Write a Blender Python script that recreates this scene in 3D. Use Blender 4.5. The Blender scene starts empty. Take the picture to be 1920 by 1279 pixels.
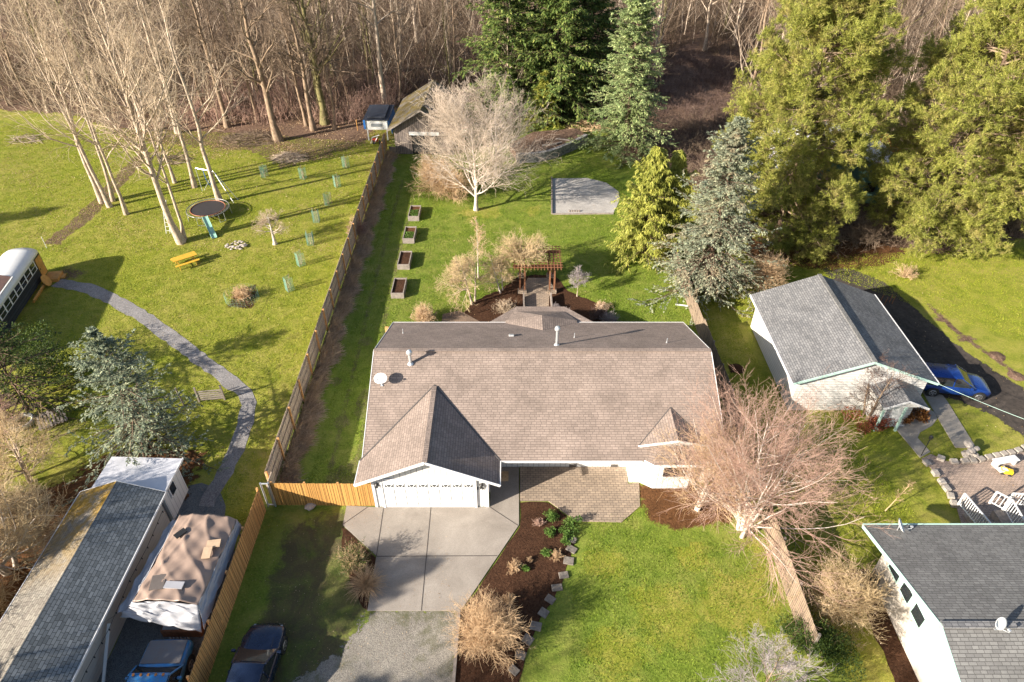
import bpy, math, random
import numpy as np
from mathutils import Vector, Matrix
from mathutils.geometry import tessellate_polygon
D = bpy.data
SC = bpy.context.scene
COL = SC.collection
rnd = random.Random(7)
# ------------------------------------------------------------------ camera
CAM_H = 30.4
PITCH = math.radians(38.7)
FP = 1280.0
cam_data = D.cameras.new('camera')
cam_data.sensor_width = 36
cam_data.lens = 24.0
cam_data.clip_end = 2000
cam_data.clip_start = 0.5
cam = D.objects.new('camera', cam_data)
COL.objects.link(cam)
cam.location = (0, 0, CAM_H)
cam.rotation_euler = (math.pi/2 - PITCH, 0, 0)
SC.camera = cam
# ------------------------------------------------------------------ sky, sun, exposure
SUN_AZ = math.radians(29.6)      # direction the light travels, from +X towards +Y
SUN_EL = math.radians(22.8)
w = D.worlds.new('World')
SC.world = w
w.use_nodes = True
nt = w.node_tree
sky = nt.nodes.new('ShaderNodeTexSky')
sky.sky_type = 'NISHITA'
sky.sun_disc = False
sky.sun_elevation = SUN_EL
# vector towards the sun = (-cos az, -sin az); sky rotation is measured clockwise from +Y
sky.sun_rotation = math.atan2(-math.cos(SUN_AZ), -math.sin(SUN_AZ))
sky.air_density = 1.0
sky.dust_density = 1.5
sky.ozone_density = 1.0
bg = nt.nodes['Background']
bg.inputs['Strength'].default_value = 0.07
nt.links.new(sky.outputs[0], bg.inputs[0])
sun_data = D.lights.new('sun', 'SUN')
sun_data.energy = 5.0
sun_data.angle = math.radians(0.6)
sun_data.color = (1.0, 0.91, 0.78)
sun = D.objects.new('sun', sun_data)
COL.objects.link(sun)
sd = Vector((math.cos(SUN_AZ)*math.cos(SUN_EL), math.sin(SUN_AZ)*math.cos(SUN_EL), -math.sin(SUN_EL)))
sun.rotation_euler = sd.to_track_quat('-Z', 'Y').to_euler()
SC.view_settings.view_transform = 'Standard'
SC.view_settings.look = 'None'
SC.view_settings.exposure = 1.38
SC.view_settings.gamma = 1
# survey helper: photo pixel -> point on the horizontal plane at height z
_s, _c = math.sin(PITCH), math.cos(PITCH)
def G(px, py, z=0.0):
    v = (py-639.5)/FP; u = (px-960)/FP
    dy = _c-v*_s; dz = -_s-v*_c
    t = (z-CAM_H)/dz
    return (u*t, dy*t, z)
def GL(pts, z=0.0):
    return [G(a, b, z)[:2] for a, b in pts]

# ------------------------------------------------------------------ mesh builder
class MB:
    def __init__(self):
        self.v = []; self.f = []
    def add(self, vs, fs):
        n = len(self.v)
        self.v += [tuple(map(float, p)) for p in vs]
        self.f += [tuple(i+n for i in f) for f in fs]
        return self
    def quad(self, a, b, c, d): return self.add([a, b, c, d], [(0, 1, 2, 3)])
    def poly(self, pts): return self.add(pts, [tuple(range(len(pts)))])
    def box(self, x0, x1, y0, y1, z0, z1):
        return self.add([(x0,y0,z0),(x1,y0,z0),(x1,y1,z0),(x0,y1,z0),(x0,y0,z1),(x1,y0,z1),(x1,y1,z1),(x0,y1,z1)],
                        [(0,3,2,1),(4,5,6,7),(0,1,5,4),(1,2,6,5),(2,3,7,6),(3,0,4,7)])
    def obox(self, c, sx, sy, sz, rz=0.0, rx=0.0, ry=0.0):
        M = Matrix.Translation(c) @ Matrix.Rotation(rz, 4, 'Z') @ Matrix.Rotation(ry, 4, 'Y') @ Matrix.Rotation(rx, 4, 'X')
        vs = [M @ Vector((a*sx/2, b*sy/2, d*sz/2)) for a, b, d in ((-1,-1,-1),(1,-1,-1),(1,1,-1),(-1,1,-1),(-1,-1,1),(1,-1,1),(1,1,1),(-1,1,1))]
        return self.add(vs, [(0,3,2,1),(4,5,6,7),(0,1,5,4),(1,2,6,5),(2,3,7,6),(3,0,4,7)])
    def beam(self, a, b, wx, wz, up=(0,0,1)):
        a = Vector(a); b = Vector(b); d = (b-a)
        if d.length < 1e-6: return self
        d.normalize(); u = Vector(up)
        if abs(d.dot(u)) > .99: u = Vector((0,1,0))
        s = d.cross(u).normalized(); t = s.cross(d).normalized()
        vs = []
        for p in (a, b):
            for i, j in ((-1,-1),(1,-1),(1,1),(-1,1)):
                vs.append(p + s*(i*wx/2) + t*(j*wz/2))
        return self.add(vs, [(0,1,2,3),(7,6,5,4),(0,4,5,1),(1,5,6,2),(2,6,7,3),(3,7,4,0)])
    def tube(self, pts, r, n=8, cap=True):
        pts = [Vector(p) for p in pts]; k = len(pts)
        rs = r if isinstance(r, (list, tuple)) else [r]*k
        vs = []
        prev = None
        for i, p in enumerate(pts):
            t = (pts[min(i+1,k-1)]-pts[max(i-1,0)]).normalized()
            if prev is None:
                u = Vector((0,0,1)) if abs(t.z) < .9 else Vector((1,0,0))
                s = t.cross(u).normalized()
            else:
                s = (prev - t*prev.dot(t)).normalized()
            prev = s; q = t.cross(s)
            for j in range(n):
                a = 2*math.pi*j/n
                vs.append(p + (s*math.cos(a)+q*math.sin(a))*rs[i])
        fs = []
        for i in range(k-1):
            for j in range(n):
                j2 = (j+1) % n
                fs.append((i*n+j, i*n+j2, (i+1)*n+j2, (i+1)*n+j))
        if cap:
            fs.append(tuple(range(n-1,-1,-1))); fs.append(tuple((k-1)*n+j for j in range(n)))
        return self.add(vs, fs)
    def cyl(self, x, y, z0, z1, r, n=16, r2=None):
        return self.tube([(x,y,z0),(x,y,z1)], [r, r if r2 is None else r2], n)
    def lathe(self, prof, c=(0,0,0), n=24, M=None, sx=1, sy=1):
        k = len(prof); vs = []
        for r, z in prof:
            for j in range(n):
                a = 2*math.pi*j/n
                p = Vector((r*math.cos(a)*sx, r*math.sin(a)*sy, z))
                if M is not None: p = M @ p
                vs.append(p + Vector(c))
        fs = []
        for i in range(k-1):
            for j in range(n):
                j2 = (j+1) % n
                fs.append((i*n+j, i*n+j2, (i+1)*n+j2, (i+1)*n+j))
        return self.add(vs, fs)
    def prism(self, poly, z0, z1):
        """poly: list of (x,y) counterclockwise"""
        n = len(poly)
        a = sum(poly[i][0]*poly[(i+1)%n][1]-poly[(i+1)%n][0]*poly[i][1] for i in range(n))
        if a < 0: poly = poly[::-1]
        vs = [(x,y,z0) for x, y in poly] + [(x,y,z1) for x, y in poly]
        fs = [(i,(i+1)%n,n+(i+1)%n,n+i) for i in range(n)]
        tri = tessellate_polygon([[Vector((x,y,0)) for x, y in poly]])
        for t in tri:
            p = [Vector(poly[i]).to_3d() for i in t]
            if (p[1]-p[0]).cross(p[2]-p[0]).z < 0: t = t[::-1]
            fs.append(tuple(i+n for i in t)); fs.append(tuple(t[::-1]))
        return self.add(vs, fs)
    def sheet(self, poly, z):
        tri = tessellate_polygon([[Vector((x,y,0)) for x, y in poly]])
        fs = []
        for t in tri:
            p = [Vector(poly[i]).to_3d() for i in t]
            if (p[1]-p[0]).cross(p[2]-p[0]).z < 0: t = t[::-1]
            fs.append(tuple(t))
        return self.add([(x,y,z) for x, y in poly], fs)
    def loft(self, rings, closed=True, caps=True):
        n = len(rings[0]); vs = [p for r in rings for p in r]; fs = []
        for i in range(len(rings)-1):
            for j in range(n if closed else n-1):
                j2 = (j+1) % n
                fs.append((i*n+j, i*n+j2, (i+1)*n+j2, (i+1)*n+j))
        if caps and closed:
            fs.append(tuple(range(n-1,-1,-1))); fs.append(tuple((len(rings)-1)*n+j for j in range(n)))
        return self.add(vs, fs)
    def slab(self, pts, t):
        """thick flat plate below a planar polygon"""
        ps = [Vector(p) for p in pts]
        nrm = Vector((0,0,0))
        for i in range(len(ps)):
            a, b = ps[i], ps[(i+1)%len(ps)]
            nrm += a.cross(b)
        nrm.normalize()
        if nrm.z < 0: ps = ps[::-1]; nrm = -nrm
        n = len(ps)
        vs = ps + [p - nrm*t for p in ps]
        fs = [tuple(range(n)), tuple(range(2*n-1, n-1, -1))] + [(i, n+i, n+(i+1)%n, (i+1)%n) for i in range(n)]
        return self.add(vs, fs)
    def build(self, name, mat, parent=None, smooth=False, world=True, bevel=0, uv=True):
        me = D.meshes.new(name)
        vs = np.array(self.v, dtype=np.float64).reshape(-1,3)
        base = np.zeros(3)
        if parent is not None and world:
            p = parent
            while p is not None:
                base += np.array(p.location); p = p.parent
            vs = vs - base
        me.from_pydata(vs.tolist(), [], self.f)
        if uv:
            lay = me.uv_layers.new(name='UVMap')
            data = np.zeros((len(me.loops), 2))
            for p in me.polygons:
                nn = p.normal
                h = Vector((0,0,1)).cross(nn)
                if h.length < 1e-3: h = Vector((1,0,0))
                h.normalize(); vv = nn.cross(h)
                for li in p.loop_indices:
                    co = Vector(vs[me.loops[li].vertex_index]) + Vector(base)
                    data[li] = (co.dot(h), co.dot(vv))
            lay.data.foreach_set('uv', data.ravel())
        if mat is not None: me.materials.append(mat)
        if smooth: me.polygons.foreach_set('use_smooth', [True]*len(me.polygons))
        me.update()
        o = D.objects.new(name, me)
        COL.objects.link(o)
        if parent is not None: o.parent = parent
        if bevel:
            b = o.modifiers.new('bevel', 'BEVEL'); b.width = bevel; b.segments = 2; b.limit_method = 'ANGLE'
        return o

def tag(o, label, cat, group=None):
    o['label'] = label; o['category'] = cat
    if group: o['group'] = group
    return o
def thing(name, label, cat, loc=(0,0,0), rz=0, group=None):
    o = D.objects.new(name, None)
    o.empty_display_size = 0.3
    COL.objects.link(o)
    o.location = loc; o.rotation_euler = (0,0,rz)
    return tag(o, label, cat, group)
def children_of(o):
    return [c for c in ALLOBJ() if c.parent is o]
def ALLOBJ(): return list(D.objects)
def copy_tree(o, kids, loc=None, rz=None, scale=None, label=None):
    """kids: list of (child, [grandchildren])"""
    r = o.copy(); COL.objects.link(r)
    if loc is not None: r.location = loc
    if rz is not None: r.rotation_euler = (r.rotation_euler[0], r.rotation_euler[1], rz)
    if scale is not None: r.scale = scale
    if label: r['label'] = label
    for ch, gs in kids:
        c = ch.copy(); COL.objects.link(c); c.parent = r
        for g in gs:
            d = g.copy(); COL.objects.link(d); d.parent = c
    return r
def kids_of(o):
    out = []
    al = list(D.objects)
    for c in al:
        if c.parent == o:
            out.append((c, [g for g in al if g.parent == c]))
    return out
def structure(name, mb, mat, kind='structure', smooth=False, uv=True):
    o = mb.build(name, mat, smooth=smooth, uv=uv)
    o['kind'] = kind
    return o

# ------------------------------------------------------------------ numpy meshes for plants
def np_mesh(name, V, F, mat, parent=None, smooth=False):
    """V (n,3) ; F list of int arrays (m,k)"""
    me = D.meshes.new(name)
    V = np.asarray(V, dtype=np.float32)
    me.vertices.add(len(V)); me.vertices.foreach_set('co', V.ravel())
    Fs = [np.asarray(f, dtype=np.int32) for f in F if len(f)]
    loops = np.concatenate([f.ravel() for f in Fs])
    tot = np.concatenate([np.full(len(f), f.shape[1], dtype=np.int32) for f in Fs])
    start = np.concatenate([[0], np.cumsum(tot)[:-1]]).astype(np.int32)
    me.loops.add(len(loops)); me.loops.foreach_set('vertex_index', loops)
    me.polygons.add(len(tot)); me.polygons.foreach_set('loop_start', start)
    try: me.polygons.foreach_set('loop_total', tot)
    except Exception: pass
    if smooth: me.polygons.foreach_set('use_smooth', np.ones(len(tot), dtype=bool))
    me.update(calc_edges=True)
    me.validate()
    if mat is not None: me.materials.append(mat)
    o = D.objects.new(name, me); COL.objects.link(o)
    if parent is not None: o.parent = parent
    return o
class NB:
    """numpy mesh accumulator"""
    def __init__(self): self.V = []; self.F = {}; self.n = 0
    def add(self, V, F):
        F = np.asarray(F)
        self.V.append(V.reshape(-1,3)); self.F.setdefault(F.shape[1], []).append(F + self.n); self.n += len(self.V[-1])
    def tubes(self, P, R, S=3):
        """P (N,K,3) R (N,K)"""
        N, K, _ = P.shape
        T = np.empty_like(P); T[:,1:-1] = P[:,2:]-P[:,:-2]; T[:,0] = P[:,1]-P[:,0]; T[:,-1] = P[:,-1]-P[:,-2]
        T /= np.linalg.norm(T, axis=2, keepdims=True)+1e-9
        ref = np.where(np.abs(T[:,:1,2:3]) > .8, np.array([1.,0,0]), np.array([0,0,1.]))
        ref = np.broadcast_to(ref, T.shape)
        s = np.cross(T, ref); s /= np.linalg.norm(s, axis=2, keepdims=True)+1e-9
        q = np.cross(T, s)
        a = np.arange(S)*2*np.pi/S
        ring = P[:,:,None,:] + R[:,:,None,None]*(s[:,:,None,:]*np.cos(a)[None,None,:,None] + q[:,:,None,:]*np.sin(a)[None,None,:,None])
        idx = np.arange(N*K*S).reshape(N,K,S)
        A = idx[:,:-1,:]; B = np.roll(idx,-1,axis=2)[:,:-1,:]; C_ = np.roll(idx,-1,axis=2)[:,1:,:]; E = idx[:,1:,:]
        self.add(ring, np.stack([A,B,C_,E],-1).reshape(-1,4))
    def blades(self, O, Dv, L, W, droop=0.0):
        """diamond shaped leaf pieces: origin O, direction Dv (unit), length L, width W"""
        N = len(O)
        r = np.random.RandomState(N+3).randn(N,3)
        s = np.cross(Dv, r); s /= np.linalg.norm(s,axis=1,keepdims=True)+1e-9
        L = np.broadcast_to(L,(N,))[:,None]; W = np.broadcast_to(W,(N,))[:,None]
        tip = O+Dv*L; tip[:,2] -= droop*L[:,0]
        mid = O+Dv*L*.45
        V = np.stack([O, mid+s*W/2, tip, mid-s*W/2], 1)
        self.add(V, np.arange(N*4).reshape(N,4))
    def fronds(self, O, Dv, L, W, sag=0.0, flat=0.25, seed=0):
        """leaf pieces lying near the horizontal (conifer sprays)"""
        N = len(O); rs = np.random.RandomState(seed+N)
        up = np.tile(np.array([0,0,1.]),(N,1))+rs.randn(N,3)*flat
        s = np.cross(Dv, up); s /= np.linalg.norm(s,axis=1,keepdims=True)+1e-9
        L = np.broadcast_to(L,(N,))[:,None]; W = np.broadcast_to(W,(N,))[:,None]
        tip = O+Dv*L; tip[:,2] -= sag*L[:,0]
        mid = O+Dv*L*.4
        V = np.stack([O, mid+s*W/2, tip, mid-s*W/2], 1)
        self.add(V, np.arange(N*4).reshape(N,4))
    def spikes(self, O, Dv, L, W, seed=0):
        """thin triangles (needles)"""
        N = len(O); rs = np.random.RandomState(seed+N)
        s = np.cross(Dv, rs.randn(N,3)); s /= np.linalg.norm(s,axis=1,keepdims=True)+1e-9
        L = np.broadcast_to(L,(N,))[:,None]; W = np.broadcast_to(W,(N,))[:,None]
        V = np.stack([O-s*W/2, O+s*W/2, O+Dv*L], 1)
        self.add(V, np.arange(N*3).reshape(N,3))
    def build(self, name, mat, parent=None, smooth=False):
        V = np.concatenate(self.V); F = [np.concatenate(f) for f in self.F.values()]
        return np_mesh(name, V, F, mat, parent, smooth)
def unit(a): return a/(np.linalg.norm(a,axis=-1,keepdims=True)+1e-9)
def grow(rs, P, R, n, t0, t1, ang, length, K=5, up=0.0, wig=0.15, r_ratio=0.55, r_end=0.3, ang_sd=0.15, rmin=0.004, flat=0.0, tpow=1.0):
    """children of polylines P(N,K0,3): n per parent"""
    N, K0, _ = P.shape
    M = N*n
    pi = np.repeat(np.arange(N), n)
    t = (np.tile(np.arange(n), N)+rs.rand(M))/n
    t = t0+(t1-t0)*t**tpow
    x = t*(K0-1); i = np.clip(x.astype(int),0,K0-2); f = (x-i)[:,None]
    A = P[pi,i]; B = P[pi,i+1]
    O = A*(1-f)+B*f
    T = unit(B-A)
    rr = R[pi,i]*(1-f[:,0])+R[pi,i+1]*f[:,0]
    rv = rs.randn(M,3)
    if flat: rv = rv; 
    perp = unit(rv - T*np.sum(rv*T,axis=1,keepdims=True))
    a = np.radians(ang)*(1+ang_sd*rs.randn(M))[:,None]
    d = T*np.cos(a)+perp*np.sin(a)
    if flat: d[:,2] *= (1-flat); d = unit(d)
    PL = np.linalg.norm(P[:,1:]-P[:,:-1],axis=2).sum(1)[pi]
    L = length(t, PL) if callable(length) else length
    L = np.broadcast_to(L,(M,))*(0.75+0.5*rs.rand(M))
    step = L/(K-1)
    Q = np.empty((M,K,3)); Q[:,0] = O
    for k in range(1,K):
        Q[:,k] = Q[:,k-1]+d*step[:,None]
        d = unit(d+np.array([0,0,up])+rs.randn(M,3)*wig)
    r0 = np.maximum(rr*r_ratio, rmin)
    rad = r0[:,None]*np.linspace(1,r_end,K)[None,:]
    return Q, np.maximum(rad, rmin*.6), t
def trunk_line(rs, h, r, K=12, lean=(0,0), wig=0.02, top=.12, base=(0,0,0), flare=1.5):
    z = np.linspace(0,1,K)
    P = np.zeros((1,K,3))
    off = np.cumsum(rs.randn(K,2)*wig*h/K, axis=0); off[0] = 0
    P[0,:,0] = base[0]+lean[0]*z*h+off[:,0]; P[0,:,1] = base[1]+lean[1]*z*h+off[:,1]; P[0,:,2] = base[2]+z*h
    R = r*(1-(1-top)*z**.9); R[0] *= flare
    return P, R[None,:]
# ------------------------------------------------------------------ materials
_into = [None]
RECIPE = {}
def recorded(fn):
    def g(name, *a, **k):
        RECIPE.setdefault(name, (fn, (name,)+a, k)); return fn(name, *a, **k)
    return g
def newmat(name):
    if _into[0] is not None:
        m = _into[0]; b = m.node_tree.nodes.new('ShaderNodeBsdfPrincipled'); _into.append(b)
        return m, m.node_tree, b
    m = D.materials.new(name); m.use_nodes = True
    n = m.node_tree; b = n.nodes['Principled BSDF']
    return m, n, b
def N(n, t, **kw):
    x = n.nodes.new(t)
    for k, v in kw.items():
        if k in x.inputs.keys(): x.inputs[k].default_value = v
        else: setattr(x, k, v)
    return x
def ramp(n, fac, stops):
    r = n.nodes.new('ShaderNodeValToRGB')
    el = r.color_ramp.elements
    while len(el) < len(stops): el.new(0.5)
    for e, (p, c) in zip(el, stops):
        e.position = p; e.color = (*c, 1) if len(c) == 3 else c
    n.links.new(fac, r.inputs[0])
    return r.outputs[0]
def mix(n, fac, a, b, mode='MIX'):
    x = n.nodes.new('ShaderNodeMix'); x.data_type = 'RGBA'; x.blend_type = mode
    if isinstance(fac, (int, float)): x.inputs[0].default_value = fac
    else: n.links.new(fac, x.inputs[0])
    for i, s in ((6, a), (7, b)):
        if isinstance(s, tuple): x.inputs[i].default_value = (*s[:3], 1)
        else: n.links.new(s, x.inputs[i])
    return x.outputs[2]
def math_(n, op, a, b=None):
    x = n.nodes.new('ShaderNodeMath'); x.operation = op
    for i, s in enumerate((a, b)):
        if s is None: continue
        if isinstance(s, (int, float)): x.inputs[i].default_value = s
        else: n.links.new(s, x.inputs[i])
    return x.outputs[0]
def coords(n, kind='Object'):
    return n.nodes.new('ShaderNodeTexCoord').outputs[kind] if kind != 'World' else n.nodes.new('ShaderNodeNewGeometry').outputs['Position']
def noise(n, co, scale, detail=4, rough=.6, dist=0, out='Fac', vscale=None):
    if vscale:
        mp = n.nodes.new('ShaderNodeMapping'); mp.inputs['Scale'].default_value = vscale
        n.links.new(co, mp.inputs[0]); co = mp.outputs[0]
    x = n.nodes.new('ShaderNodeTexNoise'); x.inputs['Scale'].default_value = scale
    x.inputs['Detail'].default_value = detail; x.inputs['Roughness'].default_value = rough; x.inputs['Distortion'].default_value = dist
    n.links.new(co, x.inputs['Vector'])
    return x.outputs[out]
def bump(n, b, h, strength=.5, dist=.02, prev=None):
    x = n.nodes.new('ShaderNodeBump'); x.inputs['Strength'].default_value = strength; x.inputs['Distance'].default_value = dist
    n.links.new(h, x.inputs['Height'])
    if prev: n.links.new(prev, x.inputs['Normal'])
    n.links.new(x.outputs[0], b.inputs['Normal'])
    return x.outputs[0]
_pm = {}
def plain(name, col, rough=.7, metal=0, var=.15, scale=3, bmp=0.0, coat=0, spec=.5):
    if name in _pm: return _pm[name]
    m, n, b = newmat(name)
    co = coords(n, 'World')
    f = noise(n, co, scale, 5, .65)
    c = ramp(n, f, [(.3, tuple(x*(1-var) for x in col)), (.7, tuple(min(1, x*(1+var)) for x in col))])
    n.links.new(c, b.inputs['Base Color'])
    b.inputs['Roughness'].default_value = rough; b.inputs['Metallic'].default_value = metal
    b.inputs['Coat Weight'].default_value = coat; b.inputs['Specular IOR Level'].default_value = spec
    if bmp: bump(n, b, noise(n, co, scale*12, 3), .5, bmp)
    _pm[name] = m
    return m
@recorded
def grass_mat(name, dark, mid, lite, dry, dryness=.5, wear=0.0):
    m, n, b = newmat(name)
    co = coords(n, 'World')
    big = noise(n, co, .12, 5, .6, .6)
    med = noise(n, co, .9, 6, .65, .3)
    fine = noise(n, co, 9, 6, .75)
    blade = noise(n, co, 34, 3, .7, 0, 'Fac', (1, .55, 1))
    c = ramp(n, med, [(.36, dark), (.5, mid), (.64, lite)])
    c2 = ramp(n, fine, [(.28, tuple(x*.45 for x in mid)), (.5, mid), (.74, tuple(x*1.55 for x in lite))])
    c = mix(n, .6, c, c2)
    dr = ramp(n, big, [(.5-.25*dryness, (0,0,0)), (.85-.2*dryness, (1,1,1))])
    dr2 = math_(n, 'MULTIPLY', dr, ramp(n, med, [(.3, (0,0,0)), (.65, (1,1,1))]))
    c = mix(n, math_(n, 'MULTIPLY', dr2, .85), c, dry)
    if wear:
        wn = noise(n, co, .55, 7, .7, .8)
        wf = ramp(n, wn, [(.62-wear*.3, (0,0,0)), (.74-wear*.2, (1,1,1))])
        c = mix(n, math_(n, 'MULTIPLY', wf, .8), c, (.11, .085, .05))
    c = mix(n, .55, c, ramp(n, blade, [(.3, (.3,.3,.3)), (.7, (1,1,1))]), 'MULTIPLY')
    n.links.new(c, b.inputs['Base Color'])
    b.inputs['Roughness'].default_value = .85; b.inputs['Specular IOR Level'].default_value = .2
    h = math_(n, 'ADD', math_(n, 'MULTIPLY', fine, 1.0), math_(n, 'MULTIPLY', blade, .5))
    p = bump(n, b, h, .8, .07)
    bump(n, b, med, .5, .15, p)
    return m
@recorded
def soil_mat(name, c0, c1, c2, scale=6, bd=.08, fleck=None):
    m, n, b = newmat(name)
    co = coords(n, 'World')
    f = noise(n, co, scale, 8, .75, .4)
    g = noise(n, co, scale*.12, 4, .6, .4)
    c = ramp(n, f, [(.3, c0), (.5, c1), (.75, c2)])
    c = mix(n, .5, c, ramp(n, g, [(.3, (.45,.45,.45)), (.7, (1.3,1.3,1.3))]), 'MULTIPLY')
    if fleck:
        vo = n.nodes.new('ShaderNodeTexVoronoi'); vo.inputs['Scale'].default_value = scale*1.4
        n.links.new(co, vo.inputs['Vector'])
        c = mix(n, ramp(n, vo.outputs['Distance'], [(.0, (1,1,1)), (.28, (0,0,0))]), c, fleck)
    n.links.new(c, b.inputs['Base Color'])
    b.inputs['Roughness'].default_value = .95; b.inputs['Specular IOR Level'].default_value = .15
    bump(n, b, f, .9, bd)
    return m
@recorded
def gravel_mat(name, c0, c1, scale=28, moss=None):
    m, n, b = newmat(name)
    co = coords(n, 'World')
    vo = n.nodes.new('ShaderNodeTexVoronoi'); vo.inputs['Scale'].default_value = scale
    n.links.new(co, vo.inputs['Vector'])
    c = mix(n, vo.outputs['Color'], c0, c1)
    big = noise(n, co, .5, 6, .65, .5)
    c = mix(n, .6, c, ramp(n, big, [(.3, (.6,.58,.56)), (.7, (1.15,1.15,1.15))]), 'MULTIPLY')
    if moss:
        mm = noise(n, co, .35, 7, .7, .6)
        c = mix(n, ramp(n, mm, [(.5, (0,0,0)), (.66, (1,1,1))]), c, moss)
    n.links.new(c, b.inputs['Base Color'])
    b.inputs['Roughness'].default_value = .9
    bump(n, b, vo.outputs['Distance'], .8, -.02)
    return m
def shingle_mat(name, ca, cb, cm, bw=.33, bh=.14, stain=None, bd=.012, moss=None, streak=.25, moss_y=None):
    m, n, b = newmat(name)
    uv = coords(n, 'UV')
    br = n.nodes.new('ShaderNodeTexBrick')
    br.inputs['Scale'].default_value = 1; br.inputs['Brick Width'].default_value = bw; br.inputs['Row Height'].default_value = bh
    br.inputs['Mortar Size'].default_value = .012; br.inputs['Mortar Smooth'].default_value = .3; br.inputs['Bias'].default_value = 0
    br.inputs['Color1'].default_value = (*ca,1); br.inputs['Color2'].default_value = (*cb,1); br.inputs['Mortar'].default_value = (*cm,1)
    br.offset = .37; br.squash = .8; br.squash_frequency = 3
    n.links.new(uv, br.inputs['Vector'])
    co = coords(n, 'World')
    g = noise(n, co, .6, 6, .6, .5)
    fine = noise(n, co, 40, 3, .7)
    c = mix(n, .7, br.outputs[0], ramp(n, g, [(.3, (1-streak*1.3,)*3), (.7, (1+streak*.4,)*3)]), 'MULTIPLY')
    c = mix(n, .5, c, ramp(n, fine, [(.3, (.6,.6,.6)), (.7, (1.25,1.25,1.25))]), 'MULTIPLY')
    if moss:
        mf = noise(n, co, 1.0, 8, .75, .5)
        ff_ = ramp(n, mf, [(.40, (0,0,0)), (.56, (1,1,1))])
        if moss_y:
            sp = n.nodes.new('ShaderNodeSeparateXYZ'); n.links.new(co, sp.inputs[0])
            mr = n.nodes.new('ShaderNodeMapRange'); mr.inputs[1].default_value = moss_y[0]; mr.inputs[2].default_value = moss_y[1]
            n.links.new(sp.outputs[1], mr.inputs[0]); ff_ = math_(n, 'MULTIPLY', ff_, mr.outputs[0])
        c = mix(n, ff_, c, moss)
    n.links.new(c, b.inputs['Base Color'])
    b.inputs['Roughness'].default_value = .9; b.inputs['Specular IOR Level'].default_value = .25
    sep = n.nodes.new('ShaderNodeSeparateXYZ'); n.links.new(uv, sep.inputs[0])
    saw = math_(n, 'FRACT', math_(n, 'DIVIDE', sep.outputs[1], bh))
    inv = math_(n, 'SUBTRACT', 1.0, saw)
    h = math_(n, 'ADD', inv, math_(n, 'MULTIPLY', br.outputs['Fac'], -.6))
    p = bump(n, b, h, .8, bd)
    bump(n, b, fine, .35, .006, p)
    return m
def boards_mat(name, ca, cb, gap, width=.15, axis='x', rough=.8, bd=.01, grain=.3, mort=.012, glen=30.0):
    """boards running along the other axis; uses UV metres"""
    m, n, b = newmat(name)
    uv = coords(n, 'UV')
    mp = n.nodes.new('ShaderNodeMapping')
    if axis == 'x': mp.inputs['Rotation'].default_value = (0,0,math.pi/2)
    n.links.new(uv, mp.inputs[0])
    br = n.nodes.new('ShaderNodeTexBrick')
    br.inputs['Scale'].default_value = 1; br.inputs['Brick Width'].default_value = glen; br.inputs['Row Height'].default_value = width
    br.inputs['Mortar Size'].default_value = mort; br.inputs['Mortar Smooth'].default_value = .1
    br.inputs['Color1'].default_value = (*ca,1); br.inputs['Color2'].default_value = (*cb,1); br.inputs['Mortar'].default_value = (*gap,1)
    n.links.new(mp.outputs[0], br.inputs['Vector'])
    gr = noise(n, mp.outputs[0], 5, 6, .7, .2, 'Fac', (.5, 8, 1))
    c = mix(n, .8, br.outputs[0], ramp(n, gr, [(.3, (1-grain,)*3), (.7, (1+grain*.5,)*3)]), 'MULTIPLY')
    n.links.new(c, b.inputs['Base Color'])
    b.inputs['Roughness'].default_value = rough; b.inputs['Specular IOR Level'].default_value = .3
    bump(n, b, math_(n, 'SUBTRACT', 1.0, br.outputs['Fac']), .6, bd)
    return m
def brick_mat(name, ca, cb, cm, bw=.2, bh=.1, rot=0, dirt=None, mort=.008, coordk='UV'):
    m, n, b = newmat(name)
    uv = coords(n, coordk)
    mp = n.nodes.new('ShaderNodeMapping'); mp.inputs['Rotation'].default_value = (0,0,rot)
    n.links.new(uv, mp.inputs[0])
    br = n.nodes.new('ShaderNodeTexBrick')
    br.inputs['Scale'].default_value = 1; br.inputs['Brick Width'].default_value = bw; br.inputs['Row Height'].default_value = bh
    br.inputs['Mortar Size'].default_value = mort; br.inputs['Mortar Smooth'].default_value = .2
    br.inputs['Color1'].default_value = (*ca,1); br.inputs['Color2'].default_value = (*cb,1); br.inputs['Mortar'].default_value = (*cm,1)
    n.links.new(mp.outputs[0], br.inputs['Vector'])
    co = coords(n, 'World')
    g = noise(n, co, 1.2, 7, .65, .4)
    c = mix(n, .7, br.outputs[0], ramp(n, g, [(.3, (.65,.65,.65)), (.7, (1.2,1.2,1.2))]), 'MULTIPLY')
    if dirt: c = mix(n, ramp(n, g, [(.5, (0,0,0)), (.7, (1,1,1))]), c, dirt)
    n.links.new(c, b.inputs['Base Color'])
    b.inputs['Roughness'].default_value = .85
    bump(n, b, math_(n, 'SUBTRACT', noise(n, co, 30, 3), br.outputs['Fac']), .5, .01)
    return m
def concrete_mat(name, col, joint=True):
    m, n, b = newmat(name)
    co = coords(n, 'World')
    f = noise(n, co, 30, 5, .8)
    g = noise(n, co, .45, 7, .65, .7)
    c = ramp(n, f, [(.3, tuple(x*.68 for x in col)), (.7, tuple(x*1.2 for x in col))])
    c = mix(n, .7, c, ramp(n, g, [(.32, (.62,.60,.58)), (.66, (1.1,1.1,1.1))]), 'MULTIPLY')
    n.links.new(c, b.inputs['Base Color']); b.inputs['Roughness'].default_value = .9
    bump(n, b, f, .4, .01)
    return m
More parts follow.
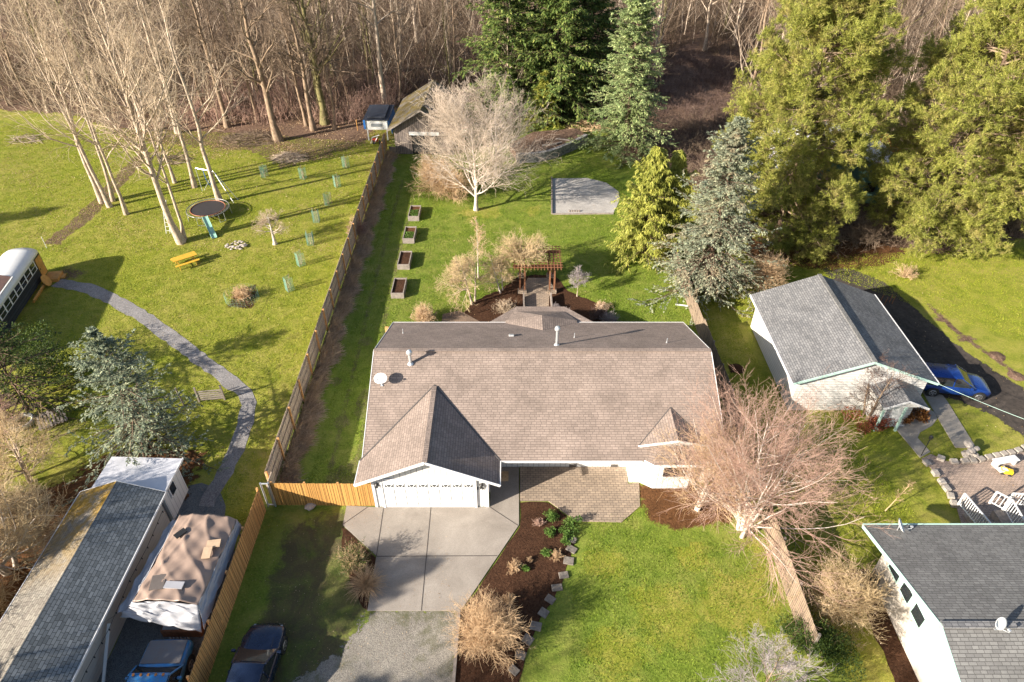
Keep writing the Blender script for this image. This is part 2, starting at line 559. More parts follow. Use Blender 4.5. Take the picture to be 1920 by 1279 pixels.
def leaf_mat(name, c0, c1, c2=None, trans=.25, rough=.6, patch=None):
    m, n, b = newmat(name)
    geo = n.nodes.new('ShaderNodeNewGeometry')
    st = [(0, c0), (1, c1)] if c2 is None else [(0, c0), (.6, c1), (1, c2)]
    c = ramp(n, geo.outputs['Random Per Island'], st)
    co = coords(n, 'World')
    big = noise(n, co, .8, 3, .6)
    c = mix(n, .6, c, ramp(n, big, [(.3, (.7,.72,.75)), (.7, (1.25,1.2,1.05))]), 'MULTIPLY')
    if patch: c = mix(n, ramp(n, noise(n, co, .5, 5, .7), [(.52, (0,0,0)), (.68, (1,1,1))]), c, patch)
    n.links.new(c, b.inputs['Base Color'])
    b.inputs['Roughness'].default_value = rough; b.inputs['Specular IOR Level'].default_value = .25
    tr = n.nodes.new('ShaderNodeBsdfTranslucent'); n.links.new(c, tr.inputs[0])
    ms = n.nodes.new('ShaderNodeMixShader'); ms.inputs[0].default_value = trans
    n.links.new(b.outputs[0], ms.inputs[1]); n.links.new(tr.outputs[0], ms.inputs[2])
    n.links.new(ms.outputs[0], n.nodes['Material Output'].inputs[0])
    return m
def bark_mat(name, c0, c1, c2=None, scale=4):
    m, n, b = newmat(name)
    co = coords(n, 'World')
    f = noise(n, co, scale, 6, .7, .4, 'Fac', (1,1,.5))
    st = [(.32, c0), (.62, c1)] + ([(.8, c2)] if c2 else [])
    n.links.new(ramp(n, f, st), b.inputs['Base Color'])
    b.inputs['Roughness'].default_value = .9; b.inputs['Specular IOR Level'].default_value = .2
    return m
def paint_mat(name, col, rough=.25, metal=.3, dust=None):
    m, n, b = newmat(name)
    co = coords(n, 'Object')
    f = noise(n, co, 2.5, 6, .7)
    if dust: c = mix(n, ramp(n, f, [(.42, (0,0,0)), (.62, (.8,.8,.8))]), col, dust); n.links.new(c, b.inputs['Base Color'])
    else: b.inputs['Base Color'].default_value = (*col,1)
    n.links.new(ramp(n, f, [(.3, (rough,)*3), (.7, (rough+.2,)*3)]), b.inputs['Roughness'])
    b.inputs['Metallic'].default_value = metal; b.inputs['Coat Weight'].default_value = .5; b.inputs['Coat Roughness'].default_value = .1
    return m
def glass_mat(name='dark_glass', col=(.02,.025,.03), rough=.06):
    if name in _pm: return _pm[name]
    m, n, b = newmat(name)
    b.inputs['Base Color'].default_value = (*col,1); b.inputs['Roughness'].default_value = rough; b.inputs['Specular IOR Level'].default_value = .9
    _pm[name] = m
    return m
M = {}
M['lawn'] = grass_mat('lawn_grass', (.08,.145,.012), (.175,.26,.025), (.29,.36,.05), (.38,.34,.10), .75)
M['field'] = grass_mat('field_grass', (.12,.18,.012), (.26,.30,.022), (.40,.40,.05), (.46,.37,.12), .85)
M['worn'] = grass_mat('worn_grass', (.06,.105,.018), (.125,.175,.03), (.20,.235,.05), (.26,.20,.09), .9, wear=.85)
M['track'] = grass_mat('track_grass', (.07,.11,.02), (.15,.18,.035), (.23,.24,.06), (.30,.24,.12), .9, wear=.5)
M['litter'] = soil_mat('leaf_litter', (.05,.03,.02), (.16,.10,.07), (.30,.205,.145), 4, .12, fleck=(.32,.21,.145))
M['mulch'] = soil_mat('bark_mulch', (.022,.010,.006), (.07,.033,.018), (.13,.07,.04), 9, .12)
M['redmulch'] = soil_mat('needle_duff', (.04,.018,.008), (.13,.06,.025), (.22,.11,.05), 7, .08)
M['gravelpath'] = gravel_mat('path_gravel', (.12,.115,.12), (.36,.34,.33), 22)
M['gravel'] = gravel_mat('drive_gravel', (.15,.135,.115), (.38,.345,.295), 30, moss=(.10,.10,.045))
M['darkgravel'] = gravel_mat('dark_gravel', (.07,.08,.085), (.21,.22,.22), 26)
M['padgravel'] = gravel_mat('pad_gravel', (.30,.28,.26), (.55,.52,.49), 26)
M['concrete'] = concrete_mat('driveway_concrete', (.34,.30,.26))
M['walk'] = concrete_mat('walkway_concrete', (.38,.34,.29))
M['joint'] = plain('joint_dark', (.06,.05,.045), .9)
M['asphalt'] = soil_mat('old_asphalt', (.035,.03,.028), (.07,.058,.05), (.11,.09,.075), 3, .02)
M['paver'] = brick_mat('patio_paver', (.40,.31,.23), (.30,.235,.18), (.13,.10,.075), .30, .16, 0, mort=.012)
M['paver2'] = brick_mat('terrace_paver', (.46,.34,.27), (.37,.28,.225), (.13,.10,.08), .22, .12, 0, mort=.01)
M['brickpath'] = brick_mat('path_brick', (.27,.18,.12), (.19,.13,.095), (.09,.07,.05), .2, .1, .78)
M['roof'] = shingle_mat('tan_shingle', (.36,.283,.24), (.285,.225,.19), (.175,.137,.117), .34, .145, streak=.28)
M['roofgrey'] = shingle_mat('grey_shingle', (.27,.265,.265), (.175,.175,.18), (.07,.07,.075), .32, .145)
M['roofwarm'] = shingle_mat('warm_grey_shingle', (.25,.245,.235), (.18,.175,.17), (.10,.095,.09), .32, .145)
M['rooftrail'] = shingle_mat('shade_tinted_shingle', (.23,.25,.265), (.125,.14,.15), (.05,.055,.06), .33, .15)  # slope facing away from the sun: its shade put into bluer, darker shingles
M['roofmoss'] = shingle_mat('mossy_shingle', (.34,.31,.26), (.24,.21,.18), (.10,.09,.07), .33, .15, moss=(.31,.19,.035), moss_y=(16.5,21.0))
M['roofbarn'] = shingle_mat('barn_shake', (.26,.235,.21), (.17,.15,.135), (.07,.06,.055), .2, .25, moss=(.15,.11,.03))
M['white'] = plain('white_paint', (.70,.70,.69), .55, 0, .04, 2)
M['siding'] = boards_mat('white_siding', (.70,.69,.67), (.67,.66,.64), (.33,.33,.33), .31, 'x', .6, .01, .06, .014)
M['lapsiding'] = boards_mat('white_lap_siding', (.70,.68,.65), (.67,.65,.62), (.38,.37,.36), .2, 'y', .6, .012, .06, .014)
M['cream'] = boards_mat('cream_siding', (.54,.49,.43), (.51,.46,.40), (.42,.38,.33), .22, 'y', .65, .012, .1, .012)
M['trim'] = plain('white_trim', (.72,.71,.71), .5, 0, .04)
M['greentrim'] = plain('mint_trim', (.42,.60,.53), .5, 0, .06)
M['gutter'] = plain('dark_gutter', (.10,.09,.085), .5)
M['door'] = plain('garage_door_white', (.70,.70,.69), .45, 0, .03)
M['glass'] = glass_mat()
M['black'] = plain('black_metal', (.02,.02,.02), .45)
M['rubber'] = plain('tyre_rubber', (.025,.025,.025), .8)
M['rim'] = plain('alloy_rim', (.45,.45,.46), .3, .8)
M['galv'] = plain('galvanised_pipe', (.62,.64,.66), .35, .6)
M['fence'] = boards_mat('weathered_fence', (.60,.48,.37), (.48,.375,.285), (.08,.055,.04), .145, 'x', .85, .012, .45, .012)
M['fencenew'] = boards_mat('stained_fence', (.66,.37,.14), (.54,.29,.11), (.08,.04,.02), .145, 'x', .8, .012, .3, .012)
M['fencebright'] = boards_mat('cedar_fence', (.62,.34,.10), (.50,.26,.075), (.12,.06,.02), .145, 'x', .75, .012, .25, .012)
M['fencepale'] = boards_mat('pale_fence', (.36,.27,.19), (.24,.18,.13), (.07,.05,.04), .145, 'x', .85, .012, .45, .014)
M['post'] = plain('stained_post', (.62,.32,.12), .8, 0, .3, 6)
M['postgrey'] = plain('weathered_post', (.24,.20,.17), .85, 0, .3, 6)
M['greywood'] = boards_mat('barn_board', (.30,.245,.21), (.17,.14,.125), (.03,.025,.025), .2, 'x', .9, .012, .6, .015)
M['plank'] = plain('grey_plank', (.27,.23,.20), .9, 0, .3, 5)
M['yellowwood'] = plain('yellow_table_wood', (.62,.36,.035), .6, 0, .15, 4)
M['cedar'] = plain('cedar_beam', (.22,.095,.045), .75, 0, .3, 5)
M['orangewood'] = plain('orange_plywood', (.50,.25,.06), .7, 0, .2, 3)
M['stone'] = soil_mat('pale_stone', (.25,.22,.19), (.42,.37,.32), (.58,.52,.46), 3, .04)
M['darkstone'] = gravel_mat('rubble_stone', (.10,.10,.105), (.42,.40,.38), 6)
M['bark_pale'] = bark_mat('pale_bark', (.26,.19,.14), (.60,.49,.38), (.76,.67,.56), 5)
M['twig_pale'] = bark_mat('pale_twig', (.30,.22,.15), (.60,.48,.35), None, 3)
M['bark_brown'] = bark_mat('brown_bark', (.13,.085,.055), (.34,.25,.175), (.48,.38,.28), 4)
M['twig_brown'] = bark_mat('brown_twig', (.10,.07,.048), (.27,.20,.145), None, 2)
M['bark_moss'] = bark_mat('mossy_bark', (.08,.075,.03), (.23,.20,.09), (.36,.30,.13), 3)
M['twig_white'] = bark_mat('bleached_twig', (.42,.33,.26), (.66,.55,.45), None, 3)
M['bark_white'] = bark_mat('bleached_bark', (.36,.30,.25), (.66,.59,.52), None, 9)
M['twig_red'] = bark_mat('reddish_twig', (.30,.17,.13), (.52,.355,.28), None, 2)
M['twig_tan'] = bark_mat('tan_twig', (.38,.25,.14), (.70,.50,.31), None, 3)
M['twig_grey'] = bark_mat('grey_twig', (.24,.20,.20), (.42,.37,.36), None, 3)
M['twig_olive'] = bark_mat('lichen_twig', (.36,.26,.14), (.64,.49,.29), None, 3)
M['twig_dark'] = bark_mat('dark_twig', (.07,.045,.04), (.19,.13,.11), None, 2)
M['brush'] = bark_mat('thicket_twig', (.04,.028,.018), (.16,.115,.075), (.36,.275,.20), .25)
M['trunk'] = bark_mat('conifer_bark', (.07,.045,.03), (.16,.11,.08), None, 5)
M['fir'] = leaf_mat('fir_needles', (.07,.12,.035), (.18,.26,.07), (.40,.44,.13))
M['spruce_green'] = leaf_mat('green_spruce_needles', (.15,.22,.09), (.34,.43,.18), (.58,.64,.32))
M['blue'] = leaf_mat('blue_spruce_needles', (.17,.205,.15), (.33,.37,.265), (.52,.53,.37), patch=(.46,.36,.23))
M['blue2'] = leaf_mat('dull_blue_spruce_needles', (.12,.16,.12), (.26,.31,.22), (.48,.51,.34))
M['pine'] = leaf_mat('pine_needles', (.13,.155,.028), (.29,.31,.06), (.46,.44,.12), patch=(.38,.31,.11))
M['cedarleaf'] = leaf_mat('yellow_cedar_leaf', (.17,.19,.03), (.34,.36,.07), (.50,.48,.12))
M['darkleaf'] = leaf_mat('dark_leaf', (.02,.045,.012), (.06,.10,.02), (.12,.16,.03))
M['greenleaf'] = leaf_mat('green_leaf', (.05,.11,.02), (.12,.22,.04), (.22,.32,.08))
M['rustleaf'] = leaf_mat('rust_leaf', (.06,.02,.008), (.20,.08,.02), (.34,.17,.05))
M['redleaf'] = leaf_mat('red_leaf', (.14,.03,.02), (.30,.08,.05), (.40,.16,.08))
M['orangeleaf'] = leaf_mat('orange_leaf', (.5,.06,.01), (.75,.12,.02))
M['strawleaf'] = leaf_mat('straw_grass', (.42,.30,.20), (.68,.52,.38), (.82,.68,.54))

_soft = {}
def soften(key, amp=.9, scale=1.6, base=None):
    """ground material whose border breaks up raggedly, into the base ground if one is given"""
    kk = (key, amp, scale, base)
    if kk in _soft: return _soft[kk]
    m = D.materials.new(M[key].name+'_edge'); m.use_nodes = True; n = m.node_tree
    n.nodes.remove(n.nodes['Principled BSDF']); out = n.nodes['Material Output']
    bs = []
    for k in ([key] if base is None else [key, base]):
        del _into[1:]; _into[0] = m
        fn, a, kw = RECIPE[M[k].name]; fn(*a, **kw); bs.append(_into[1])
    _into[0] = None; del _into[1:]
    if base is None: bs.append(n.nodes.new('ShaderNodeBsdfTransparent'))
    at = n.nodes.new('ShaderNodeAttribute'); at.attribute_name = 'edge_dist'
    co = coords(n, 'World'); nz = noise(n, co, scale, 8, .78, .3)
    v = math_(n, 'ADD', at.outputs['Fac'], math_(n, 'MULTIPLY', math_(n, 'SUBTRACT', nz, .5), amp*4))
    a = ramp(n, math_(n, 'ADD', math_(n, 'MULTIPLY', v, 1/max(amp,.2)), .5), [(.25, (0,0,0)), (.75, (1,1,1))] if base else [(.42, (0,0,0)), (.58, (1,1,1))])
    ms = n.nodes.new('ShaderNodeMixShader')
    n.links.new(a, ms.inputs[0]); n.links.new(bs[1].outputs[0], ms.inputs[1]); n.links.new(bs[0].outputs[0], ms.inputs[2]); n.links.new(ms.outputs[0], out.inputs[0])
    _soft[kk] = m
    return m
# ------------------------------------------------------------------ ground and paving
def wiggle(poly, amp=.25, step=.8, seed=1):
    rs = random.Random(seed); out = []
    n = len(poly)
    for i in range(n):
        a = Vector(poly[i]); b = Vector(poly[(i+1)%n]); L = (b-a).length
        k = max(1, min(60, int(L/step)))
        nn = Vector((-(b-a).y, (b-a).x)).normalized() if L > 0 else Vector((0,0))
        for j in range(k):
            t = j/k; p = a.lerp(b, t)
            if L < 90: p = p + nn*rs.uniform(-amp, amp)
            out.append((p.x, p.y))
    return out
def sheet(name, poly, z, mat, kind='structure', wig=0, step=.6, seed=1):
    if wig: poly = wiggle(poly, wig, step, seed)
    o = structure(name, MB().sheet(poly, z), mat, kind)
    return o
def strip(line, wd, wig=.0, seed=3):
    """polyline + width -> polygon"""
    rs = random.Random(seed)
    P_ = [Vector(p) for p in line]
    # resample
    Q = []
    for a, b in zip(P_[:-1], P_[1:]):
        k = max(1, int((b-a).length/.5))
        Q += [a.lerp(b, j/k) for j in range(k)]
    Q.append(P_[-1])
    # smooth
    for _ in range(4):
        Q = [Q[0]] + [(Q[i-1]+Q[i]*2+Q[i+1])/4 for i in range(1, len(Q)-1)] + [Q[-1]]
    L = []; R = []
    for i, p in enumerate(Q):
        t = (Q[min(i+1,len(Q)-1)]-Q[max(i-1,0)]).normalized(); nn = Vector((-t.y, t.x))
        ww = wd(i/(len(Q)-1)) if callable(wd) else wd
        L.append(tuple(p+nn*(ww/2+rs.uniform(-wig,wig)))); R.append(tuple(p-nn*(ww/2+rs.uniform(-wig,wig))))
    return L + R[::-1]
def soft_sheet(name, poly, z, key, cell=.35, box=None, amp=.9, scale=1.6, extra=None, base=None):
    polys = poly if isinstance(poly[0], list) else [poly]
    P_ = np.array(sum(polys, [])); x0, y0 = P_.min(0)-1.6; x1, y1 = P_.max(0)+1.6
    if box: x0, y0, x1, y1 = box
    nx = int((x1-x0)/cell)+1; ny = int((y1-y0)/cell)+1
    X, Y = np.meshgrid(x0+cell*np.arange(nx+1), y0+cell*np.arange(ny+1)); px = X.ravel(); py = Y.ravel()
    sd_ = np.full(len(px), -1e9)
    for pl in polys:
        Q_ = np.array(pl); dmin = np.full(len(px), 1e9); ins = np.zeros(len(px), bool); n = len(Q_)
        for i in range(n):
            a = Q_[i]; b = Q_[(i+1)%n]; ab = b-a; L2 = ab.dot(ab)+1e-9
            t = np.clip(((px-a[0])*ab[0]+(py-a[1])*ab[1])/L2, 0, 1)
            dmin = np.minimum(dmin, np.hypot(px-a[0]-t*ab[0], py-a[1]-t*ab[1]))
            ins ^= ((a[1]>py)!=(b[1]>py)) & (px < (b[0]-a[0])*(py-a[1])/(b[1]-a[1]+1e-12)+a[0])
        sd_ = np.maximum(sd_, np.where(ins, dmin, -dmin))
    idx = np.arange(len(px)).reshape(ny+1, nx+1)
    F_ = np.stack([idx[:-1,:-1],idx[:-1,1:],idx[1:,1:],idx[1:,:-1]],-1).reshape(-1,4)
    F_ = F_[sd_[F_].max(1) > -1.9*amp]
    V_ = np.stack([px,py,np.full(len(px),z)],1)
    if extra:
        for q in extra:
            k = len(V_); V_ = np.concatenate([V_, np.array([(a,b,z) for a,b in q])]); sd_ = np.concatenate([sd_, np.full(4,50.)]); F_ = np.concatenate([F_, [[k,k+1,k+2,k+3]]])
    used = np.unique(F_); remap = np.full(len(V_),-1); remap[used] = np.arange(len(used))
    o = np_mesh(name, V_[used], [remap[F_]], soften(key, amp, scale, base))
    at = o.data.attributes.new('edge_dist', 'FLOAT', 'POINT'); at.data.foreach_set('value', sd_[used].astype(np.float32))
    o['kind'] = 'structure'
    return o
# ground: one sheet to the horizon, finely divided and gently uneven near the houses
gm = MB()
gm.sheet([(-900,-300),(900,-300),(900,1200),(-900,1200)], 0)
structure('ground', gm, M['lawn'])
sheet('neighbour_field', [(-120,-60),(-13.55,-60),(-13.55,74),(-16,90),(-120,90)], .004, M['field'])
sheet('neighbour_lawn', [(13.6,-60),(120,-60),(120,90),(13.6,90)], .004, M['field'])
soft_sheet('front_verge', GL([(470,1500),(450,1279),(500,1100),(545,990),(655,952),(720,1050),(700,1150),(640,1200),(640,1500)]), .004, 'worn', .3, amp=.9, scale=.7, base='lawn')
def blob(px, py, r, k_=1.3):
    x_, y_, _ = G(px, py); return [(x_+r*math.cos(k*.9), y_+k_*r*math.sin(k*.9)) for k in range(7)]
tracks = [[(x_-.1+.6,24.5),(x_+.1+.6,24.5),(x_+.15,45),(x_+.1,64),(x_-.15,64),(x_-.1,45)] for x_ in (-11.0,-9.55)]
soft_sheet('worn_side_lawn', tracks+[blob(640,905,1.0),blob(672,880,.8),blob(632,716,.35),blob(640,790,.5),blob(690,640,.4),blob(680,760,.5,3)], .006, 'track', .2, amp=.3, scale=1.3, base='lawn')
soft_sheet('lawn_patches', [blob(x_,y_,r_,1) for x_,y_,r_ in ((1130,1060,1.0),(1250,1150,1.6),(1380,1130,1.8),(1160,1230,1.3),(1300,1040,1.0))]+[[(12.3,15),(13.0,15),(12.9,22),(12.2,22)]], .006, 'field', .25, amp=1.1, scale=.8, base='lawn')
soft_sheet('back_lawn_patches', [blob(900,400,2.2,.6),blob(1000,395,.8),blob(1000,450,.7)], .0085, 'field', .3, amp=1.0, scale=.9, base='lawn')
ff = GL([(-900,200),(-300,200),(0,207),(150,215),(245,262),(300,268),(400,276),(480,288),(530,312),(600,300),(690,262),(722,222),(760,192),(900,190),(955,228),(1060,232),(1110,226),(1190,260),(1235,300),(1290,345),(1400,440),(1520,500),(1600,490),(1640,470),(1760,478),(1900,450),(2300,430),(3200,400)])
ff += [(800,200),(800,1000),(-800,1000),(-800,200)]
soft_sheet('forest_floor', wiggle(ff[:-4]+[(140,44),(140,111),(-140,111),(-140,60)],.4,1.0), .008, 'litter', .6, (-100,44,100,108), 1.4, .8, [[(-800,108.1),(800,108.1),(800,1000),(-800,1000)],[(100.1,70),(800,70),(800,108),(100.1,108)],[(-800,80),(-100.1,80),(-100.1,108),(-800,108)]])
soft_sheet('ditch_bank', strip(GL([(275,285),(240,320),(200,365),(150,415),(95,458)]), 1.5, .2), .014, 'litter', .25, amp=.22, base='field')
soft_sheet('leafy_patch', GL([(1400,440),(1500,455),(1640,455),(1700,470),(1650,500),(1560,505),(1480,500),(1400,480)]), .016, 'redmulch', amp=1.0)
soft_sheet('spruce_duff', GL([(135,905),(160,870),(230,850),(330,842),(385,850),(360,900),(340,940),(120,1000),(0,1160),(-200,1300),(-300,1100),(-60,940)]), .018, 'redmulch', amp=.9)
sheet('gravel_path', strip(GL([(106,530),(168,541),(215,564),(259,588),(302,618),(346,652),(397,689),(430,716),(462,735),(471,758),(460,793),(447,833),(437,859),(413,899),(385,950)]), lambda t: 1.15-.25*t, .09), .02, M['gravelpath'])
sheet('carport_gravel', [(-18.2,2),(-13.5,2),(-13.5,19.5),(-14.6,21.2),(-15.4,22.8),(-16.4,24.7),(-17.6,25.2),(-18.2,24.9)], .016, M['darkgravel'], wig=.12)
soft_sheet('gravel_drive', GL([(700,1140),(868,1140),(860,1279),(845,1500),(480,1500),(540,1279),(630,1225),(665,1190)]), .012, 'gravel', .3, amp=.8, scale=1.2)
def pave(name, poly, z, mat, t=.05):
    o = structure(name, MB().prism(poly, z-t, z), mat); return o
drive = GL([(650,949),(643,985),(706,1043),(689,1146),(864,1146),(973,985),(973,872)]) + [(0.42,26.25),(-1.2,26.25),(-1.2,23.4),(-7.45,23.4)]
pave('driveway', drive, .045, M['concrete'])
jm = MB()
for a, b in (((808,951),(790,1145)),((719,953),(706,1042)),((706,1043),(932,1042)),((919,951),(971,985)),((689,951),(643,983))):
    A = Vector(G(*a,.05)); B = Vector(G(*b,.05)); jm.beam(A, B, .035, .006)
structure('driveway_joints', jm, M['joint'])
pave('front_patio', GL([(975,876),(975,940),(1028,940),(1080,978),(1165,980),(1200,950),(1198,906),(1177,908),(1175,876)]), .05, M['paver'])
sheet('front_mulch_bed', strip([(0,0),(0,0.1)],.1) and GL([(975,942),(1028,942),(1078,980),(1078,1010),(1068,1050),(1053,1095),(1015,1160),(995,1200),(975,1279),(962,1450),(842,1450),(852,1279),(860,1150),(868,1146),(975,987)]), .02, M['mulch'], wig=.05, step=.4)
sheet('side_mulch_bed', GL([(643,988),(704,1046),(687,1146),(680,1140),(652,1075),(640,1015)]), .02, M['mulch'], wig=.06, step=.4)
soft_sheet('bay_planting_bed', [(6.9,24.9),(7.4,22.6),(8.6,21.9),(11.5,22.4),(13.0,23.5),(13.1,29),(11.2,29),(11.2,24.9)], .02, 'redmulch', .3, amp=.4, base='lawn')
sheet('back_mulch_bed', GL([(850,606),(893,562),(935,545),(975,518),(1040,514),(1065,545),(1125,572),(1160,607)]), .02, M['mulch'], wig=.12, step=.4)
pave('brick_path', GL([(828,606),(830,590),(862,583),(905,607)]), .05, M['brickpath'])
pave('pergola_paving', GL([(990,522),(1030,522),(1040,545),(1030,556),(1028,586),(985,586),(983,556),(975,545)]), .05, M['paver'])
pad = GL([(1035,335),(1100,334),(1138,343),(1160,360),(1162,375),(1150,400),(1035,402)])
sheet('gravel_pad', pad, .02, M['padgravel'], wig=.04)
soft_sheet('old_driveway', GL([(1530,498),(1600,505),(1660,530),(1740,600),(1810,660),(1880,705),(1990,770),(2200,930),(1920,820),(1860,778),(1800,752),(1745,740),(1700,700),(1600,560)]), .012, 'asphalt', .4, amp=.35)
pave('entry_walk', GL([(1649,769),(1725,859),(1744,848),(1720,822),(1725,811),(1747,799),(1757,786),(1752,774),(1700,745),(1660,752)]), .05, M['walk'])
pave('straight_walk', GL([(1728,733),(1767,742),(1776,754),(1830,841),(1791,840),(1752,774)]), .054, M['walk'], .058)
pave('terrace', GL([(1727,861),(1745,852),(1775,866),(1830,863),(1870,853),(1905,846),(1935,850),(2200,880),(2200,1200),(1805,1200),(1803,985),(1787,930),(1757,890)]), .04, M['paver2'])
soft_sheet('garden_soil', GL([(428,575),(440,545),(478,535),(484,555),(470,578)]), .016, 'mulch', .25, amp=.4, base='field')
sheet('house_side_gravel', [(16.6,4),(17.9,4),(17.9,19.6),(16.9,19.6)], .012, M['mulch'], wig=.1)
soft_sheet('soil_spot', GL([(1368,690),(1380,683),(1392,688),(1388,698),(1372,700)]), .014, 'mulch', .2, amp=.3, base='field')
soft_sheet('bus_worn_ground', GL([(108,505),(135,503),(160,515),(120,525)]), .013, 'litter', .25, amp=.6, base='field')
soft_sheet('bare_patches', [blob(1766,600,.6,.5),blob(1812,636,.7,.5),blob(1868,670,.5,.6),blob(1905,706,.5,.6),strip(GL([(1740,570),(1800,628),(1860,668),(1920,712)]),.35)], .006, 'litter', .2, amp=.3, base='field')
# ------------------------------------------------------------------ buildings
def ray_plane(px, py, f):
    """f(x,y)->z plane (affine)"""
    lo = np.array(G(px,py,8)); hi = np.array(G(px,py,0))
    g = lambda p: p[2]-f(p[0],p[1])
    a, b = g(lo), g(hi); t = a/(a-b)
    return tuple(lo+(hi-lo)*t)
SL = .428
EZ = 2.45
fr = lambda x, y: EZ+SL*(y-24.6)
bk = lambda x, y: EZ+SL*(36.9-y)
RY = 30.75; RZ = EZ+SL*(RY-24.6)
house = thing('main_house', 'white single storey house with large tan shingle roof in the middle of the picture', 'house', (1.8, 30.5, 0))
foot = [(-7.41,23.45),(-1.28,23.45),(-1.28,26.27),(6.6,26.27),(6.6,25.13),(7.21,25.13),(7.87,24.71),(9.81,24.71),(10.4,25.13),(11.1,25.13),(11.1,36.4),(-7.41,36.4)]
wl = MB().prism(foot, 0, 2.36)
def gable_x(mb, x, y0, y1, z0, zr, t=.15):   # triangle in the YZ plane
    ym = (y0+y1)/2
    vs = [(x-t/2,y0,z0),(x-t/2,y1,z0),(x-t/2,ym,zr),(x+t/2,y0,z0),(x+t/2,y1,z0),(x+t/2,ym,zr)]
    mb.add(vs, [(0,2,1),(3,4,5),(0,1,4,3),(1,2,5,4),(2,0,3,5)])
def gable_y(mb, y, x0, x1, z0, zr, t=.15):
    xm = (x0+x1)/2
    vs = [(x0,y-t/2,z0),(x1,y-t/2,z0),(xm,y-t/2,zr),(x0,y+t/2,z0),(x1,y+t/2,z0),(xm,y+t/2,zr)]
    mb.add(vs, [(0,1,2),(3,5,4),(0,3,4,1),(1,4,5,2),(2,5,3,0)])
gable_x(wl, -7.33, 24.9, 36.4, 2.36, RZ-.25)
gable_x(wl, 11.02, 24.9, 36.4, 2.36, RZ-.25)
wl.build('wall', M['siding'], house)
GX = -4.4; GZ = 4.2; GY = 22.97
gslope = (GZ-EZ)/(GX+8.16)
yv = 24.6+(GZ-EZ)/SL
gw = MB(); gable_y(gw, 23.53, -7.9, -0.9, 2.362, GZ-.17, .12)
gw.build('gable_wall', M['siding'], house)
# roof slabs
T_ = .11
rf = MB()
X0, X1 = -8.05, 11.6
rf.slab([(X0,24.6,EZ),(X1,24.6,EZ),(X1,RY,RZ),(X0,RY,RZ)], T_)
roof = rf.build('roof', M['roof'], house)
rb = MB(); rb.slab([(X1,36.9,EZ),(X0,36.9,EZ),(X0,RY,RZ),(X1,RY,RZ)], T_); rb.build('rear_roof_slope', M['roof'], house)
rc = MB(); rc.beam((X0,RY,RZ+.015),(X1,RY,RZ+.015), .3, .05); rc.build('ridge_cap', M['roof'], roof)
gr = MB()
gr.slab([(-8.16,GY,EZ),(GX,GY,GZ),(GX,yv,GZ),(-8.16,24.6,EZ)], T_)
gr.slab([(-0.64,GY,EZ),(GX,GY,GZ),(GX,yv,GZ),(-0.64,24.6,EZ)], T_)
groof = gr.build('garage_roof', M['roof'], house)
gc = MB(); gc.beam((GX,GY,GZ+.015),(GX,yv-.1,GZ+.015), .26, .05); gc.build('ridge_cap', M['roof'], groof)
vl = MB()
for sx in (-8.16, -0.64):
    a = Vector((sx,24.6,EZ+.02)); b = Vector((GX,yv,GZ+.02)); vl.beam(a, b, .07, .03)
vl.build('valley_flashing', M['gutter'], groof)
# fascias and gutters
fa = MB()
def fascia(mb, a, b, h=.17, t=.035): mb.beam(Vector(a)-Vector((0,0,h/2-.01)), Vector(b)-Vector((0,0,h/2-.01)), t, h)
fascia(fa, (-8.2,GY-.02,EZ), (GX,GY-.02,GZ)); fascia(fa, (-0.6,GY-.02,EZ), (GX,GY-.02,GZ))
fascia(fa, (-8.19,GY,EZ), (-8.19,24.6,EZ), .15, .05); fascia(fa, (-0.61,GY,EZ), (-0.61,24.6,EZ), .15, .05)
fascia(fa, (-0.6,24.57,EZ), (7.0,24.57,EZ), .14); fascia(fa, (X0-.02,24.6,EZ), (X0-.02,RY,RZ)); fascia(fa, (X1+.02,24.6,EZ), (X1+.02,RY,RZ))
fascia(fa, (X0-.02,36.9,EZ), (X0-.02,RY,RZ)); fascia(fa, (X1+.02,36.9,EZ), (X1+.02,RY,RZ)); fascia(fa, (X0,36.93,EZ), (X1,36.93,EZ), .14)
fascia(fa, (10.9,24.57,EZ), (11.6,24.57,EZ), .14)
fa.build('fascia', M['trim'], house)
# garage door with panels and eight decorative lights
dr = MB(); dr.box(-6.86,-2.0,23.385,23.44,.05,2.16)
for i in range(8):
    xa = -6.80+i*.6
    for k in range(4):
        dr.box(xa+.05,xa+.53,23.365,23.384,.13+k*.52,.13+k*.52+.38)
door = dr.build('garage_door', M['door'], house, bevel=.01)
for i in range(8):
    xa = -6.80+i*.6+.29; wn = MB(); z = 1.79; y = 23.362
    wn.add([(xa-.2,y,z),(xa-.09,y,z),(xa-.2,y,z+.17),(xa-.2,y-.01,z),(xa-.09,y-.01,z),(xa-.2,y-.01,z+.17)],[(0,1,2),(3,5,4),(0,2,5,3),(0,3,4,1),(1,4,5,2)])
    wn.add([(xa+.2,y,z),(xa+.09,y,z),(xa+.2,y,z+.17),(xa+.2,y-.01,z),(xa+.09,y-.01,z),(xa+.2,y-.01,z+.17)],[(0,2,1),(3,4,5),(0,3,5,2),(0,1,4,3),(1,2,5,4)])
    wn.add([(xa,y-.01,z),(xa+.1,y-.01,z+.12),(xa+.05,y-.01,z+.18),(xa,y-.01,z+.14),(xa-.05,y-.01,z+.18),(xa-.1,y-.01,z+.12)],[(0,1,2,3,4,5)])
    wn.build('window', M['glass'], door)
tr = MB()
tr.box(-6.98,-6.862,23.36,23.448,.045,2.28); tr.box(-1.998,-1.88,23.36,23.448,.045,2.28); tr.box(-6.861,-2.0,23.36,23.448,2.162,2.28)
tr.box(-7.44,-7.30,23.40,23.449,.02,2.36); tr.box(-1.40,-1.25,23.40,23.449,.02,2.36)
tr.box(-7.7,-1.1,23.40,23.452,2.285,2.36)
